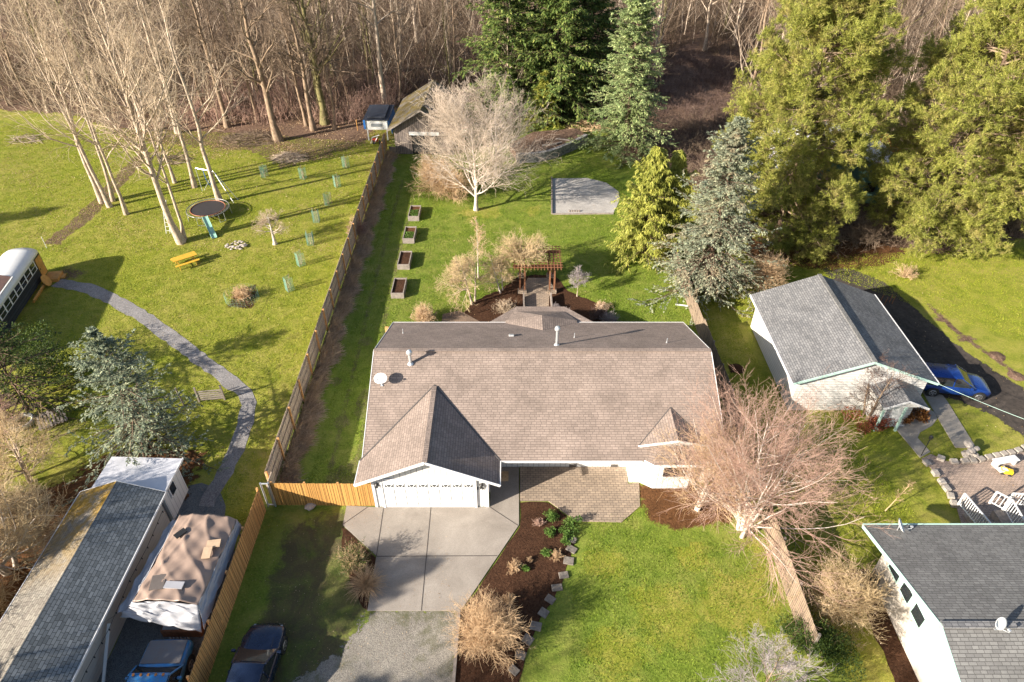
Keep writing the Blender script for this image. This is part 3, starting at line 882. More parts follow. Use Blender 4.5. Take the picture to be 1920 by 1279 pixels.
tr.build('door_trim', M['trim'], house)
for xx in (-7.15, -1.62):
    lm = MB(); lm.box(xx-.07,xx+.07,23.28,23.40,1.78,2.0); lm.box(xx-.03,xx+.03,23.40,23.45,1.85,1.93)
    lm.lathe([(.005,.12),(.11,.0),(.10,-.02)], (xx,23.34,2.0), 8); lm.build('wall_lantern', M['black'], house)
def text_mesh(name, body, size, mat, parent, M4, depth=.008):
    cu = D.curves.new(name, 'FONT'); cu.body = body; cu.size = size; cu.extrude = depth; cu.align_x = 'CENTER'
    ob = D.objects.new(name, cu); COL.objects.link(ob)
    bpy.context.view_layer.update()
    me = D.meshes.new_from_object(ob.evaluated_get(bpy.context.evaluated_depsgraph_get()))
    COL.objects.unlink(ob); D.objects.remove(ob)
    me.transform(M4)
    base = Vector((0,0,0)); p = parent
    while p is not None: base += p.location; p = p.parent
    me.transform(Matrix.Translation(-base))
    me.materials.clear(); me.materials.append(mat)
    o = D.objects.new(name, me); COL.objects.link(o); o.parent = parent
    return o
text_mesh('house_number', '5702', .26, M['black'], house, Matrix.Translation((-1.63,23.43,1.5)) @ Matrix.Rotation(math.pi/2,4,'X'))
# front wall windows under the eaves, crawl vents, bay window
for xa, xb in ((.9,2.3),(2.9,4.0),(4.5,5.9)):
    m_ = MB(); m_.box(xa,xb,26.22,26.262,1.0,2.1); fr_ = m_.build('window', M['trim'], house)
    m_ = MB(); m_.box(xa+.07,xb-.07,26.205,26.221,1.07,2.03); m_.build('pane', M['glass'], fr_)
for xa in (3.3, 5.7):
    m_ = MB(); m_.box(xa,xa+.4,26.235,26.262,.07,.25); m_.build('crawl_vent', M['gutter'], house)
m_ = MB(); m_.box(8.2,9.6,24.66,24.70,1.0,2.2); fr_ = m_.build('window', M['trim'], house)
m_ = MB(); m_.box(8.28,9.52,24.645,24.661,1.08,2.12); m_.build('pane', M['glass'], fr_)
m_ = MB(); m_.box(-1.27,-1.22,24.4,25.3,.06,2.05); m_.build('side_door', M['trim'], house)
# bay roof: hip skirt under a small gable
br_ = MB()
top = 26.0; tz = fr(0,top)-.20
e1, e2, e3, e4 = (6.95,24.75,EZ), (7.62,24.26,EZ), (10.18,24.26,EZ), (10.85,24.75,EZ)
br_.slab([e2,e3,(9.75,top,tz+.18),(8.05,top,tz+.18)], T_)
br_.slab([e1,e2,(8.05,top,tz+.18),(7.15,top+.1,tz+.14)], T_)
br_.slab([e3,e4,(10.65,top+.1,tz+.14),(9.75,top,tz+.18)], T_)
broof = br_.build('bay_roof', M['roof'], house)
bf = MB(); fascia(bf, e1, e2, .15); fascia(bf, e2, e3, .15); fascia(bf, e3, e4, .15); bf.build('gutter', M['trim'], broof)
rb0 = ray_plane(1256,765,fr); fl = ray_plane(1198,836,fr); zr = rb0[2]+.02
pk = G(1272,826,zr); frr = 2*pk[0]-fl[0]
pk = (rb0[0]+.02, pk[1], zr); frx = 2*pk[0]-fl[0]
lz = fr(0, pk[1])
zl = max(lz+.02, fl[2])
sg = MB()
yl = fl[1]
fz = fl[2]+.02
sg.slab([(fl[0],fl[1],fz),pk,(pk[0],rb0[1],zr)], .08)
sg.slab([(frx,fl[1],fz),pk,(pk[0],rb0[1],zr)], .08)
sroof = sg.build('small_gable_roof', M['roof'], house)
sf = MB(); fascia(sf,(fl[0]-.03,fl[1]-.03,fz),(pk[0],pk[1]-.03,zr),.12); fascia(sf,(frx+.03,fl[1]-.03,fz),(pk[0],pk[1]-.03,zr),.12); sf.build('fascia', M['trim'], sroof)
sw = MB(); sw.slab([(fl[0]+.3,fl[1]+.05,fz-.12),(pk[0],pk[1]+.12,zr-.1),(frx-.3,fl[1]+.05,fz-.12),(pk[0],fl[1]+.35,fz-.25)],.05); sw.build('gable_wall', M['siding'], sroof)
sv = MB()
for sx in (fl[0], frx): sv.beam((sx,fl[1],fz+.01),(pk[0],rb0[1],zr+.01),.05,.03)
sv.build('valley_flashing', M['gutter'], sroof)
# rear porch roof (cross gable with hipped end) and its lower skirt
d_ = ray_plane(1016,619,bk); rz2 = d_[2]+.02; c_ = G(1016,591,rz2)
ea = G(948,592,2.95); eb = G(970,578,2.75); ef = G(1048,577,2.75); eg = G(1077,591,2.95)
e_ = ray_plane(948,606,bk); h_ = ray_plane(1078,606,bk)
pr_ = MB()
cx = c_[0]; D0 = (cx,d_[1],rz2); C0 = (cx,c_[1],rz2)
el = (ea[0],e_[1],bk(0,e_[1])+.01); er = (2*cx-ea[0],e_[1],bk(0,e_[1])+.01)
al = (ea[0],ea[1],el[2]); ar = (er[0],ea[1],er[2])
bl = (eb[0],38.2,al[2]-.12); brr = (2*cx-eb[0],38.2,al[2]-.12)
pr_.add([D0,C0,al,el],[(0,1,2,3),(3,2,1,0)]); pr_.slab([el,al,C0,D0],.08); pr_.slab([D0,C0,ar,er],.08); pr_.slab([al,bl,C0],.08); pr_.slab([ar,C0,brr],.08); pr_.slab([bl,brr,C0],.08)
pr_.f = [f for i, f in enumerate(pr_.f) if i > 1]
proof = pr_.build('porch_roof', M['roof'], house)
lk = MB()
l0 = (-1.6,36.92,2.42); l1 = (.3,38.95,2.3); l2 = (3.7,38.95,2.3); l3 = (5.6,36.92,2.42)
lk.slab([l0,l1,(eb[0],38.1,al[2]-.15),(ea[0],36.92,al[2]-.15)],.08); lk.slab([l1,l2,(2*cx-eb[0],38.1,al[2]-.15),(eb[0],38.1,al[2]-.15)],.08); lk.slab([l2,l3,(er[0],36.92,al[2]-.15),(2*cx-eb[0],38.1,al[2]-.15)],.08)
lk.build('porch_skirt_roof', M['roof'], house)
pw = MB().prism([(-.9,36.42),(.3,38.8),(3.7,38.8),(4.9,36.42)],0,2.25); pw.build('porch_wall', M['siding'], house)
# flues, vents
def flue(px, py, f, h, r, name='flue_pipe', cap=True):
    x, y, z = ray_plane(px, py, f)
    m = MB(); m.cyl(x,y,z-.1,z+h,r,14); m.lathe([(r*2.2,0),(r*1.2,.12)],(x,y,z),14)
    o = m.build(name, M['galv'], house, smooth=False)
    if cap:
        c = MB(); c.lathe([(r*1.1,h-.04),(r*2.0,h),(r*2.1,h+.1),(r*1.7,h+.2),(r*.9,h+.26),(.001,h+.27)],(x,y,z),14); c.build('flue_cap', M['galv'], o, smooth=True)
    return o
flue(770,682,fr,.75,.085); flue(1044,647,bk,1.15,.085)
for px, py in ((756,625),(1077,633),(1250,643)): flue(px,py,bk,.35,.025,'plumbing_vent',False)
x, y, z = ray_plane(959,630,bk); m_ = MB(); m_.obox((x,y,z+.06),.32,.28,.12,0,-math.atan(SL)); m_.build('roof_vent', M['galv'], house, bevel=.02)
def dish(px, py, f, label, az, tilt, s=1.0, base=None):
    x, y, z = base or ray_plane(px, py, f)
    t = thing('satellite_dish', label, 'satellite dish', (x,y,z))
    m = MB(); m.tube([(0,0,0),(0,0,.30*s),(0.0,0.02,.42*s)],.022,8); m.box(-.08,.08,-.1,.1,-.01,.02); m.build('mast', M['galv'], t, world=False)
    R_ = Matrix.Rotation(az,3,'Z') @ Matrix.Rotation(tilt,3,'X')
    R4 = R_.to_4x4()
    c = (0,0,.45*s)
    m = MB(); m.lathe([(.001,.0),(.12*s,.008),(.25*s,.04),(.36*s,.09),(.365*s,.08),(.25*s,.02),(.12*s,-.015),(.001,-.02)],c,28,R4,1,.86); m.build('reflector', M['white'], t, True, world=False)
    m = MB(); p0 = R_ @ Vector((0,-.3*s,.06)); p1 = R_ @ Vector((0,-.34*s,.42*s)); p2 = R_ @ Vector((0,-.2*s,.46*s)); cc = Vector(c)
    m.tube([cc+p0,cc+p1,cc+p2],.014,6); m.cyl(0,0,0,0,.001); m.obox(cc+p2,.07,.12,.07,az); m.build('feed_arm', M['galv'], t, world=False)
    return t
dish(716,722,fr,'white satellite dish on the tan roof above the garage',math.radians(-8),math.radians(30),1.05)

# ---- white detached garage with grey roof
wg = thing('garage_building', 'white detached garage with grey gabled roof and mint green trim, right of the main house', 'garage', (21.4,35.3,0))
WX0, WX1, WY0, WY1 = 17.0, 25.8, 30.6, 40.0
WE, WR = 2.6, 4.3; WM = (WX0+WX1)/2
m_ = MB(); m_.box(WX0+.45,WX1-.45,WY0+.35,WY1-.35,0,WE-.02); m_.build('wall', M['lapsiding'], wg)
for yy_ in (WY0+.43, WY1-.43):
    m_ = MB(); gable_y(m_, yy_, WX0+.1, WX1-.1, WE-.019, WR-.18, .14); m_.build('gable_wall', M['lapsiding'], wg)
m_ = MB(); m_.slab([(WX0,WY0,WE),(WM,WY0,WR),(WM,WY1,WR),(WX0,WY1,WE)],.1); m_.slab([(WX1,WY0,WE),(WM,WY0,WR),(WM,WY1,WR),(WX1,WY1,WE)],.1)
wr = m_.build('roof', M['roofgrey'], wg)
m_ = MB(); m_.beam((WM,WY0,WR+.015),(WM,WY1,WR+.015),.26,.05); m_.build('ridge_cap', M['roofwarm'], wr)
m_ = MB(); fascia(m_,(WX0,WY0-.02,WE),(WM,WY0-.02,WR),.16); fascia(m_,(WX1,WY0-.02,WE),(WM,WY0-.02,WR),.16); m_.build('fascia', M['greentrim'], wg)
m_ = MB(); fascia(m_,(WX0-.03,WY0,WE),(WX0-.03,WY1,WE),.12,.07); m_.build('gutter', M['trim'], wg)
m_ = MB(); fascia(m_,(WX1+.03,WY0,WE),(WX1+.03,WY1,WE),.12,.07); m_.build('gutter', M['trim'], wg)
# small entry porch with its own gable
pe = [G(1637,884-149,2.4)]
px0, px1, py0, py1 = 21.9, 24.6, 28.9, 31.2
m_ = MB(); pm = 23.25
m_.slab([(px0,py0,2.15),(pm,py0,2.75),(pm,py1,2.75),(px0,py1,2.15)],.08); m_.slab([(px1,py0,2.15),(pm,py0,2.75),(pm,py1,2.75),(px1,py1,2.15)],.08); pr2 = m_.build('porch_roof', M['roofgrey'], wg)
m_ = MB(); fascia(m_,(px0,py0-.02,2.15),(pm,py0-.02,2.75),.14); fascia(m_,(px1,py0-.02,2.15),(pm,py0-.02,2.75),.14); m_.build('fascia', M['trim'], pr2)
m_ = MB(); gable_y(m_,py0+.2,px0+.1,px1-.1,2.1,2.66,.08); m_.box(px0+.3,px1-.5,py0+.6,WY0+.349,0,2.09); m_.build('porch_wall', M['lapsiding'], wg)
for a_,h_ in ((px0+.2,2.15),(pm+.1,2.3)):
    m_ = MB(); m_.box(a_,a_+.12,py0+.2,py0+.32,0,h_); m_.build('porch_post', M['greentrim'], wg)
m_ = MB(); m_.box(22.9,23.75,py0+.56,py0+.598,.06,2.03); m_.build('door', M['trim'], wg)

# ---- grey roofed house at the lower right
rh = thing('neighbour_house', 'cream sided house with big dark grey roof and mint trim in the lower right corner', 'house', (27,14,0))
HX0, HX1, HY0, HY1, HE, HR = 16.95, 40.0, 7.9, 20.15, 2.9, 4.85; HM = 14.0
m_ = MB(); m_.box(17.85,39.2,8.6,19.25,0,HE-.05); m_.build('wall', M['cream'], rh)
m_ = MB(); gable_x(m_,17.93,7.9,20.1,HE-.049,HR-.2,.14); m_.build('gable_wall', M['cream'], rh)
m_ = MB(); m_.slab([(HX0,HY1,HE),(HX1,HY1,HE),(HX1,HM,HR),(HX0,HM,HR)],.1); m_.slab([(HX0,HY0,HE),(HX1,HY0,HE),(HX1,HM,HR),(HX0,HM,HR)],.1)
hr_ = m_.build('roof', M['roofwarm'], rh)
m_ = MB(); m_.beam((HX0,HM,HR+.015),(HX1,HM,HR+.015),.28,.05); m_.build('ridge_cap', M['roofgrey'], hr_)
m_ = MB(); fascia(m_,(HX0-.02,HY1,HE),(HX0-.02,HM,HR),.2); fascia(m_,(HX0-.02,HY0,HE),(HX0-.02,HM,HR),.2); fascia(m_,(HX0,HY1+.04,HE),(HX1,HY1+.04,HE),.12,.08); m_.build('fascia', M['greentrim'], rh)
for ya, yb, za in ((17.6,18.6,1.95),(16.5,17.4,1.95),(15.35,16.3,1.95)):
    m_ = MB(); m_.box(17.79,17.848,ya,yb,za-.1,2.75); f_ = m_.build('window', M['greentrim'], rh)
    m_ = MB(); m_.box(17.775,17.789,ya+.09,yb-.09,za,2.65); m_.build('pane', M['glass'], f_)
dish(0,0,None,'white satellite dish at the left end of the lower right house roof',math.radians(75),math.radians(55),1.0,(18.35,19.75,HE+.12*.3))
dish(0,0,None,'white satellite dish near the ridge of the lower right house roof',math.radians(20),math.radians(50),.8,(19.0,13.9,HR-.03))
m_ = MB(); m_.box(16.75,17.84,10.5,13.2,.013,.35); o = m_.build('window_well', M['plank'], None); tag(o, 'dark rectangular window well with timber edge beside the cream house wall', 'window well')
m_ = MB(); m_.box(16.9,17.7,10.65,13.05,.351,.36); m_.build('well_shade', M['black'], o)  # black plate on the solid block stands in for the well's shaded depth

# ---- mobile home, lower left
mh = thing('mobile_home', 'long mobile home with half mossy, half shade-tinted blue-grey shingle roof in the lower left corner', 'mobile home', (-20,14,0))
TX0, TXM, TX1, TY0, TY1 = -22.15, -20.0, -17.78, 2.0, 22.5
m_ = MB(); m_.box(-21.8,-18.2,2.4,22.35,0,2.42); m_.build('wall', M['cream'], mh)
m_ = MB(); gable_y(m_,22.28,-21.95,-17.95,2.421,3.2,.12); m_.build('gable_wall', M['cream'], mh)
m_ = MB(); m_.slab([(TX1,TY0,2.45),(TX1,TY1,2.45),(TXM,TY1,3.3),(TXM,TY0,3.3)],.07); a_ = m_.build('roof', M['rooftrail'], mh)
m_ = MB(); m_.slab([(TX0,TY0,2.45),(TX0,TY1,2.45),(TXM,TY1,3.3),(TXM,TY0,3.3)],.07); a_ = m_.build('mossy_roof_slope', M['roofmoss'], mh)
m_ = MB(); fascia(m_,(TX1+.02,TY0,2.45),(TX1+.02,TY1,2.45),.12); fascia(m_,(TX1,TY1+.02,2.45),(TXM,TY1+.02,3.3),.1); fascia(m_,(TX0,TY1+.02,2.45),(TXM,TY1+.02,3.3),.1); fascia(m_,(TX0-.02,TY0,2.45),(TX0-.02,TY1,2.45),.1); m_.build('fascia', M['trim'], mh)
ax = thing('lean_to', 'white flat roofed addition with small window behind the mobile home', 'shed', (-19.6,23.7,0))
m_ = MB(); m_.box(-21.2,-18.1,22.56,24.6,0,2.3); m_.build('wall', M['siding'], ax)
m_ = MB(); m_.slab([(-21.6,22.58,2.6),(-17.85,22.58,2.45),(-17.85,24.85,2.35),(-21.6,24.85,2.5)],.08); m_.build('roof', plain('pale_roofing',(.62,.62,.66),.6,0,.08,1.5), ax)
m_ = MB(); m_.box(-18.08,-18.03,23.1,23.75,1.2,2.0); f_ = m_.build('window', M['trim'], ax)
m_ = MB(); m_.box(-18.029,-18.02,23.17,23.68,1.27,1.93); m_.build('pane', M['glass'], f_)
m_ = MB(); fascia(m_,(-17.82,22.5,2.46),(-17.82,24.9,2.36),.12,.05); m_.build('fascia', M['trim'], ax)
# ---- barn
bn = thing('barn', 'weathered grey board barn with mossy roof at the end of the yard', 'barn', (-9.2,74.5,0), math.radians(-3))
m_ = MB(); bw0, bw1, bd0, bd1 = -3.1, 3.1, -4.3, 4.5
m_.box(bw0,-1.3,bd0,bd0+.12,0,2.7); m_.box(1.5,bw1,bd0,bd0+.12,0,2.7); m_.box(-1.299,1.499,bd0,bd0+.12,2.2,2.7)
m_.box(bw0,bw0+.12,bd0+.121,bd1,0,2.7); m_.box(bw1-.12,bw1,bd0+.121,bd1,0,2.7); m_.box(bw0+.121,bw1-.121,bd1-.12,bd1,0,2.7)
m_.build('wall', M['greywood'], bn, world=False)
for yy_ in (bd0+.05,bd1-.05):
    m_ = MB(); gable_y(m_,yy_,bw0-.1,bw1+.1,2.701,4.75,.1); m_.build('gable_wall', M['greywood'], bn, world=False)
m_ = MB(); m_.slab([(-3.75,bd0-.5,2.75),(0,bd0-.5,5.0),(0,bd1+.4,5.0),(-3.75,bd1+.4,2.75)],.1); m_.slab([(3.75,bd0-.5,2.75),(0,bd0-.5,5.0),(0,bd1+.4,5.0),(3.75,bd1+.4,2.75)],.1); m_.build('roof', M['roofbarn'], bn, world=False)
m_ = MB(); fascia(m_,(-3.75,bd0-.52,2.75),(0,bd0-.52,5.0),.14); fascia(m_,(3.75,bd0-.52,2.75),(0,bd0-.52,5.0),.14); m_.build('barge_board', M['plank'], bn, world=False)
m_ = MB(); m_.box(-1.5,1.7,bd0-.1,bd0-.002,2.15,2.5); m_.build('door_header', M['white'], bn, world=False)
m_ = MB(); m_.box(-1.28,1.48,bd0+.06,bd0+.10,0.02,2.19); m_.build('doorway_shade', M['black'], bn, world=False)  # black panel paints the unlit inside of the barn behind the doorway
m_ = MB(); m_.obox((-3.4,bd0-.15,.45),.75,.05,.9,0,.25); o = m_.build('leaning_panel', M['plank'], bn, world=False)
# ---- building behind the pines
hb = thing('pale_building', 'white metal roofed building with teal walls half hidden behind the big pines', 'building', (31,63,0))
bx0, bx1, by0, by1 = 23.0, 37.0, 58.5, 67.5
m_ = MB(); m_.box(bx0+.4,bx1-.4,by0+.4,by1-.4,0,3.2); m_.build('wall', plain('teal_wall',(.10,.21,.20),.7,0,.15), hb)
m_ = MB(); xm = 30.0; m_.slab([(bx0,by0,3.2),(xm,by0,5.2),(xm,by1,5.2),(bx0,by1,3.2)],.1); m_.slab([(bx1,by0,3.2),(xm,by0,5.2),(xm,by1,5.2),(bx1,by1,3.2)],.1); m_.build('roof', boards_mat('white_metal_roof',(.72,.70,.70),(.66,.65,.66),(.4,.4,.42),.9,'x',.4,.02,.08,.02), hb)
m_ = MB(); gable_y(m_,by0+.5,bx0+.3,bx1-.3,3.201,5.0,.1); m_.build('gable_wall', plain('teal_wall',(.10,.21,.20)), hb)
m_ = MB(); m_.box(33.2,34.0,by0+.36,by0+.398,1.2,2.1); m_.build('window', M['glass'], hb)

# ---- fences
def fence(name, label, a, b, h, boardmat, postmat, post_side=1, step=2.4, stepped=0, top_cap=False, seed=1, cat='fence', bays=None):
    a = Vector((*a,0)); b = Vector((*b,0)); L = (b-a).length; n = max(1, round(L/step)); d = (b-a)/n; u = d.normalized(); nn = Vector((-u.y,u.x,0))
    t = thing(name, label, cat, a)
    rs = random.Random(seed)
    for i in range(n):
        hh = h + (rs.uniform(-stepped,stepped) if stepped else 0)
        mb = MB(); p0 = a+d*i; k = max(1,int(d.length/.147)); wd = d.length/k
        for j in range(k):
            c = p0+u*(wd*(j+.5)); off = .008 if j%2 else 0
            hz = hh+rs.uniform(-.012,.012)
            mb.obox(c+nn*off+Vector((0,0,hz/2+.03)), wd*.93, .02, hz, math.atan2(u.y,u.x)+rs.uniform(-.01,.01))
        for z in (.35, hh*.55, hh-.2): mb.beam(p0+nn*(post_side*.045)+Vector((0,0,z)), p0+d+nn*(post_side*.045)+Vector((0,0,z)), .045, .09)
        mb.build('fence_panel', boardmat, t)
    for i in range(n+1):
        mb = MB(); p = a+d*i+nn*(post_side*.09)
        mb.box(p.x-.05,p.x+.05,p.y-.05,p.y+.05,0,h+.04); mb.build('post', postmat, t)
    return t
LX = -13.35
fence('board_fence', 'long weathered grey board fence with orange posts between the two back yards', (LX,24.3), (LX-.45,71.5), 1.85, M['fence'], M['post'], -1, 2.45, .02, seed=4)
fence('board_fence', 'stained orange board fence between the parked pickup and the dark car', (LX,6.0), (LX,23.2), 1.85, M['fencenew'], M['post'], 1, 2.45, .02, seed=5)
fence('board_fence', 'short orange board fence joining the garage wall to the long fence', (-12.85,23.55), (-7.5,23.5), 1.8, M['fencebright'], M['post'], 1, 1.8, .05, seed=6)
fence('picket_fence', 'grey board fence with stepped top on the right side of the back yard', (13.25,50.0), (13.55,28.5), 1.8, M['fencepale'], M['postgrey'], 1, 2.3, .16, seed=7)
fence('board_fence', 'pale weathered board fence leaning beside the front lawn', (13.35,22.6), (13.3,15.2), 1.85, M['fencepale'], M['postgrey'], 1, 2.4, .02, seed=8)
gt = thing('gate', 'dark metal frame gate between the two board fences', 'gate', (-13.3,23.5,0))
m_ = MB(); m_.tube([(-13.3,23.45,0.05),(-13.3,23.45,2.0)],.05,6); m_.tube([(-12.9,23.45,0.05),(-12.9,23.45,2.0)],.05,6); m_.tube([(-13.3,23.45,1.95),(-12.9,23.45,1.95)],.04,6); m_.tube([(-13.3,23.45,.2),(-12.9,23.45,.2)],.04,6); m_.build('frame', M['galv'], gt)
m_ = MB(); m_.obox((-13.0,23.9,.95),.05,.9,1.8,0); m_.build('gate_leaf', M['fence'], gt)
# ------------------------------------------------------------------ trees and plants
def bare_parts(seed, h, r, n1=24, n2=6, n3=6, n4=0, t0=.2, spread=.4, ang1=40, up1=.10, thin=.006, trunk_lean=(0,0), prof=None, wig=.03, k4=3, stems=1, topw=.1, base_r=None, sides=7, ang2=40, ang3=42, up2=.03, wg=.13):
    rs = np.random.RandomState(seed)
    tb = NB(); cb = NB()
    prof = prof or (lambda t: 1.15-.85*t)
    Ps, Rs = [], []
    for s in range(stems):
        a = rs.rand()*6.28; ln = (trunk_lean[0]+(.22*math.cos(a) if stems>1 else 0), trunk_lean[1]+(.22*math.sin(a) if stems>1 else 0))
        P, R = trunk_line(rs, h*(1 if s==0 else rs.uniform(.75,.98)), r*(1 if s==0 else .75), 12, ln, wig, topw, flare=1.5 if stems==1 else 1.05)
        if stems>1: P[:,:,0] += .25*math.cos(a); P[:,:,1] += .25*math.sin(a)
        Ps.append(P); Rs.append(R)
    P0 = np.concatenate(Ps); R0 = np.concatenate(Rs)
    tb.tubes(P0, R0, sides)
    Q1, R1, t1 = grow(rs, P0, R0, n1, t0, .99, ang1, lambda t, pl: spread*h*prof(t), 7, up1, wg, .5, .2, .2, thin)
    tb.tubes(Q1, R1, 4)
    Q2, R2, _ = grow(rs, Q1, R1, n2, .15, 1, ang2, lambda t, pl: pl*(.62-.30*t), 5, up2, wg, .6, .35, .25, thin)
    cb.tubes(Q2, R2, 3)
    if n3:
        Q3, R3, _ = grow(rs, Q2, R2, n3, .1, 1, ang3, lambda t, pl: pl*(.62-.25*t), 4, up2, wg, .7, .5, .3, thin*.85)
        cb.tubes(Q3, R3, 3)
        if n4:
            Q4, R4, _ = grow(rs, Q3, R3, n4, .1, 1, 42, lambda t, pl: pl*(.7-.2*t), k4, up2, wg, .75, .6, .3, thin*.8)
            cb.tubes(Q4, R4, 3)
    return tb, cb
def place_tree(name, label, cat, loc, builders, mats, group=None, names=('trunk','crown')):
    t = thing(name, label, cat, (loc[0],loc[1],loc[2] if len(loc)>2 else 0), 0, group)
    for b, m, n in zip(builders, mats, names):
        if b is not None and b.n: b.build(n, m, t, smooth=(n=='trunk'))
    return t
def bare(name, label, loc, seed, h, r, bark, twig, cat='tree', group=None, **kw):
    tb, cb = bare_parts(seed, h, r, **kw)
    return place_tree(name, label, cat, loc, (tb, cb), (M[bark], M[twig]), group)
def gx(px, py): return G(px, py)

# pale barked trees of the left yard
EDGE = 'pale barked trees in the left yard'
def pale(px, py, seed, h, r, lab, **kw):
    d = dict(n1=16, n2=6, n3=5, n4=1, t0=.26, spread=.36, ang1=42, up1=.10, thin=.0085, wig=.05, wg=.12, ang2=36, ang3=38)
    d.update(kw)
    return bare('birch_tree', lab, gx(px,py), seed, h, r, 'bark_pale', 'twig_pale', 'tree', EDGE, **d)
pale(206,388,11,20,.20,'leftmost pale trunk of the leaning clump beside the leafy bank', trunk_lean=(-.10,.02))
pale(192,380,12,21,.22,'middle pale trunk of the leaning clump beside the leafy bank', trunk_lean=(-.03,.05))
pale(212,377,13,18,.17,'right pale trunk of the leaning clump beside the leafy bank', trunk_lean=(.03,.03))
pale(237,402,14,20,.17,'slim pale tree standing alone just right of the leafy bank')
pale(340,455,15,21,.30,'thick white barked tree with forked trunk left of the trampoline', n1=34)
pale(346,449,16,17,.15,'thinner white stem grown against the thick tree left of the trampoline', trunk_lean=(-.04,.06))
pale(328,343,17,17,.15,'small leaning pale tree farthest from the trampoline', trunk_lean=(-.06,.05))
pale(365,351,18,20,.21,'pale tree between the small leaning one and the swing frame')
pale(413,380,19,20,.24,'pale tree rising just behind the trampoline at the swing frame')

# big trees at the edge of the woods
WE_ = 'large trees along the edge of the woods'
def edge(px, py, seed, h, r, lab, bark='bark_brown', **kw):
    d = dict(n1=22, n2=6, n3=5, n4=1, t0=.25, spread=.30, ang1=48, up1=.08, thin=.010, wig=.05, wg=.16, ang2=40, ang3=42)
    d.update(kw)
    return bare('woodland_tree', lab, gx(px,py), seed, h, r, bark, 'twig_brown', 'tree', WE_, **d)
edge(427,238,31,19,.30,'tall brown trunk at the wood edge with light brush round its foot')
edge(386,220,32,18,.20,'slim brown trunk leaning left at the wood edge')
edge(523,264,33,20,.42,'thick flared trunk standing forward of the wood edge above the brush pile', trunk_lean=(-.03,.02))
edge(575,236,34,17,.20,'slim trunk leaning left just beside the grey pair at the wood edge', trunk_lean=(-.06,.04))
edge(588,244,35,19,.30,'grey trunk with root flare left of the mossy one')
edge(610,232,36,21,.44,'thick mossy trunk with heavy crooked limbs at the wood edge','bark_moss', ang1=60, spread=.32)
edge(482,230,37,17,.18,'thin straight trunk behind the thick flared one')
edge(437,216,38,17,.15,'thin trunk deep in shade behind the tall brown one')
edge(722,203,39,22,.36,'straight pale grey trunk rising behind the covered camper','bark_pale', n1=18, t0=.4, wig=.02)
edge(300,215,40,18,.2,'slim grey trunk behind the left yard bushes')
# the pale spreading tree in the middle of the yard and its neighbour
bare('spreading_tree','large bleached spreading bare tree in the back lawn beside the gravel pad',gx(893,394),57,8.6,.19,'bark_white','twig_white',n1=38,n2=9,n3=8,n4=2,t0=.13,spread=.66,ang1=55,up1=.075,thin=.0105,wig=.05,wg=.08,ang2=33,ang3=35,topw=.04,prof=lambda t:1.12-.55*t)
bare('spreading_tree','smaller bleached bare tree behind the large one, in front of the stone wall',gx(930,328),52,8.0,.17,'bark_white','twig_white',n1=22,n2=8,n3=6,n4=2,t0=.1,spread=.60,ang1=50,up1=.08,thin=.010,topw=.05,wg=.08,ang2=33,ang3=35,prof=lambda t:1.1-.6*t)
def shrub_parts(seed, h, rad, n=40, n2=5, n3=4, thin=.006, up=.03, droop=0, r0=.02, lo=20, hi=80):
    rs = np.random.RandomState(seed); b = NB()
    K = 7
    az = rs.rand(n)*2*np.pi; el = np.radians(lo+(hi-lo)*rs.rand(n)**.8)
    d = np.stack([np.cos(az)*np.cos(el), np.sin(az)*np.cos(el), np.sin(el)],1)
    L = 1/np.sqrt((np.cos(el)/rad)**2+(np.sin(el)/h)**2)*(.75+.4*rs.rand(n))
    P = np.zeros((n,K,3)); P[:,0,:2] = rs.randn(n,2)*rad*.08
    for k in range(1,K):
        P[:,k] = P[:,k-1]+d*(L/(K-1))[:,None]
        d = unit(d+np.array([0,0,up-droop*k/K])+rs.randn(n,3)*.12)
    R = r0*np.linspace(1,.25,K)[None,:]*np.ones((n,1))
    P[:,:,2] = np.maximum(P[:,:,2],0.02)
    b.tubes(P,R,3)
    Q,R1,_ = grow(rs,P,R,n2,.25,1,38,lambda t,pl: pl*(.45-.2*t),4,up,.16,.6,.4,.3,thin); b.tubes(Q,R1,3)
    if n3:
        Q2,R2,_ = grow(rs,Q,R1,n3,.2,1,42,lambda t,pl: pl*.55,3,up,.2,.7,.6,.3,thin*.9); b.tubes(Q2,R2,3)
        Q = Q2
    return b, Q
def twig_shrub(name, label, loc, seed, h, rad, twig, cat='shrub', group=None, leaf=None, nleaf=0, lsize=.05, **kw):
    b, Q = shrub_parts(seed, h, rad, **kw)
    t = thing(name, label, cat, (loc[0],loc[1],0), 0, group)
    b.build('branches', M[twig], t)
    if leaf:
        rs = np.random.RandomState(seed+1); q = Q.reshape(-1,3); idx = rs.randint(0,len(q),nleaf)
        lb = NB(); lb.blades(q[idx]+rs.randn(nleaf,3)*lsize, unit(rs.randn(nleaf,3)+np.array([0,0,.4])), lsize*(1+rs.rand(nleaf)), lsize*.6)
        lb.build('foliage', M[leaf], t)
    return t
twig_shrub('tan_thicket','dense tan bare thicket in front of the barn, left of the bleached tree',gx(820,356),61,3.0,3.2,'twig_tan',n=95,n2=7,n3=6,thin=.011,r0=.03,lo=25,hi=88)
twig_shrub('tan_thicket','lower tan thicket at the left foot of the bleached tree',gx(850,372),62,2.6,2.4,'twig_tan',n=70,n2=6,n3=5,thin=.01,r0=.02)
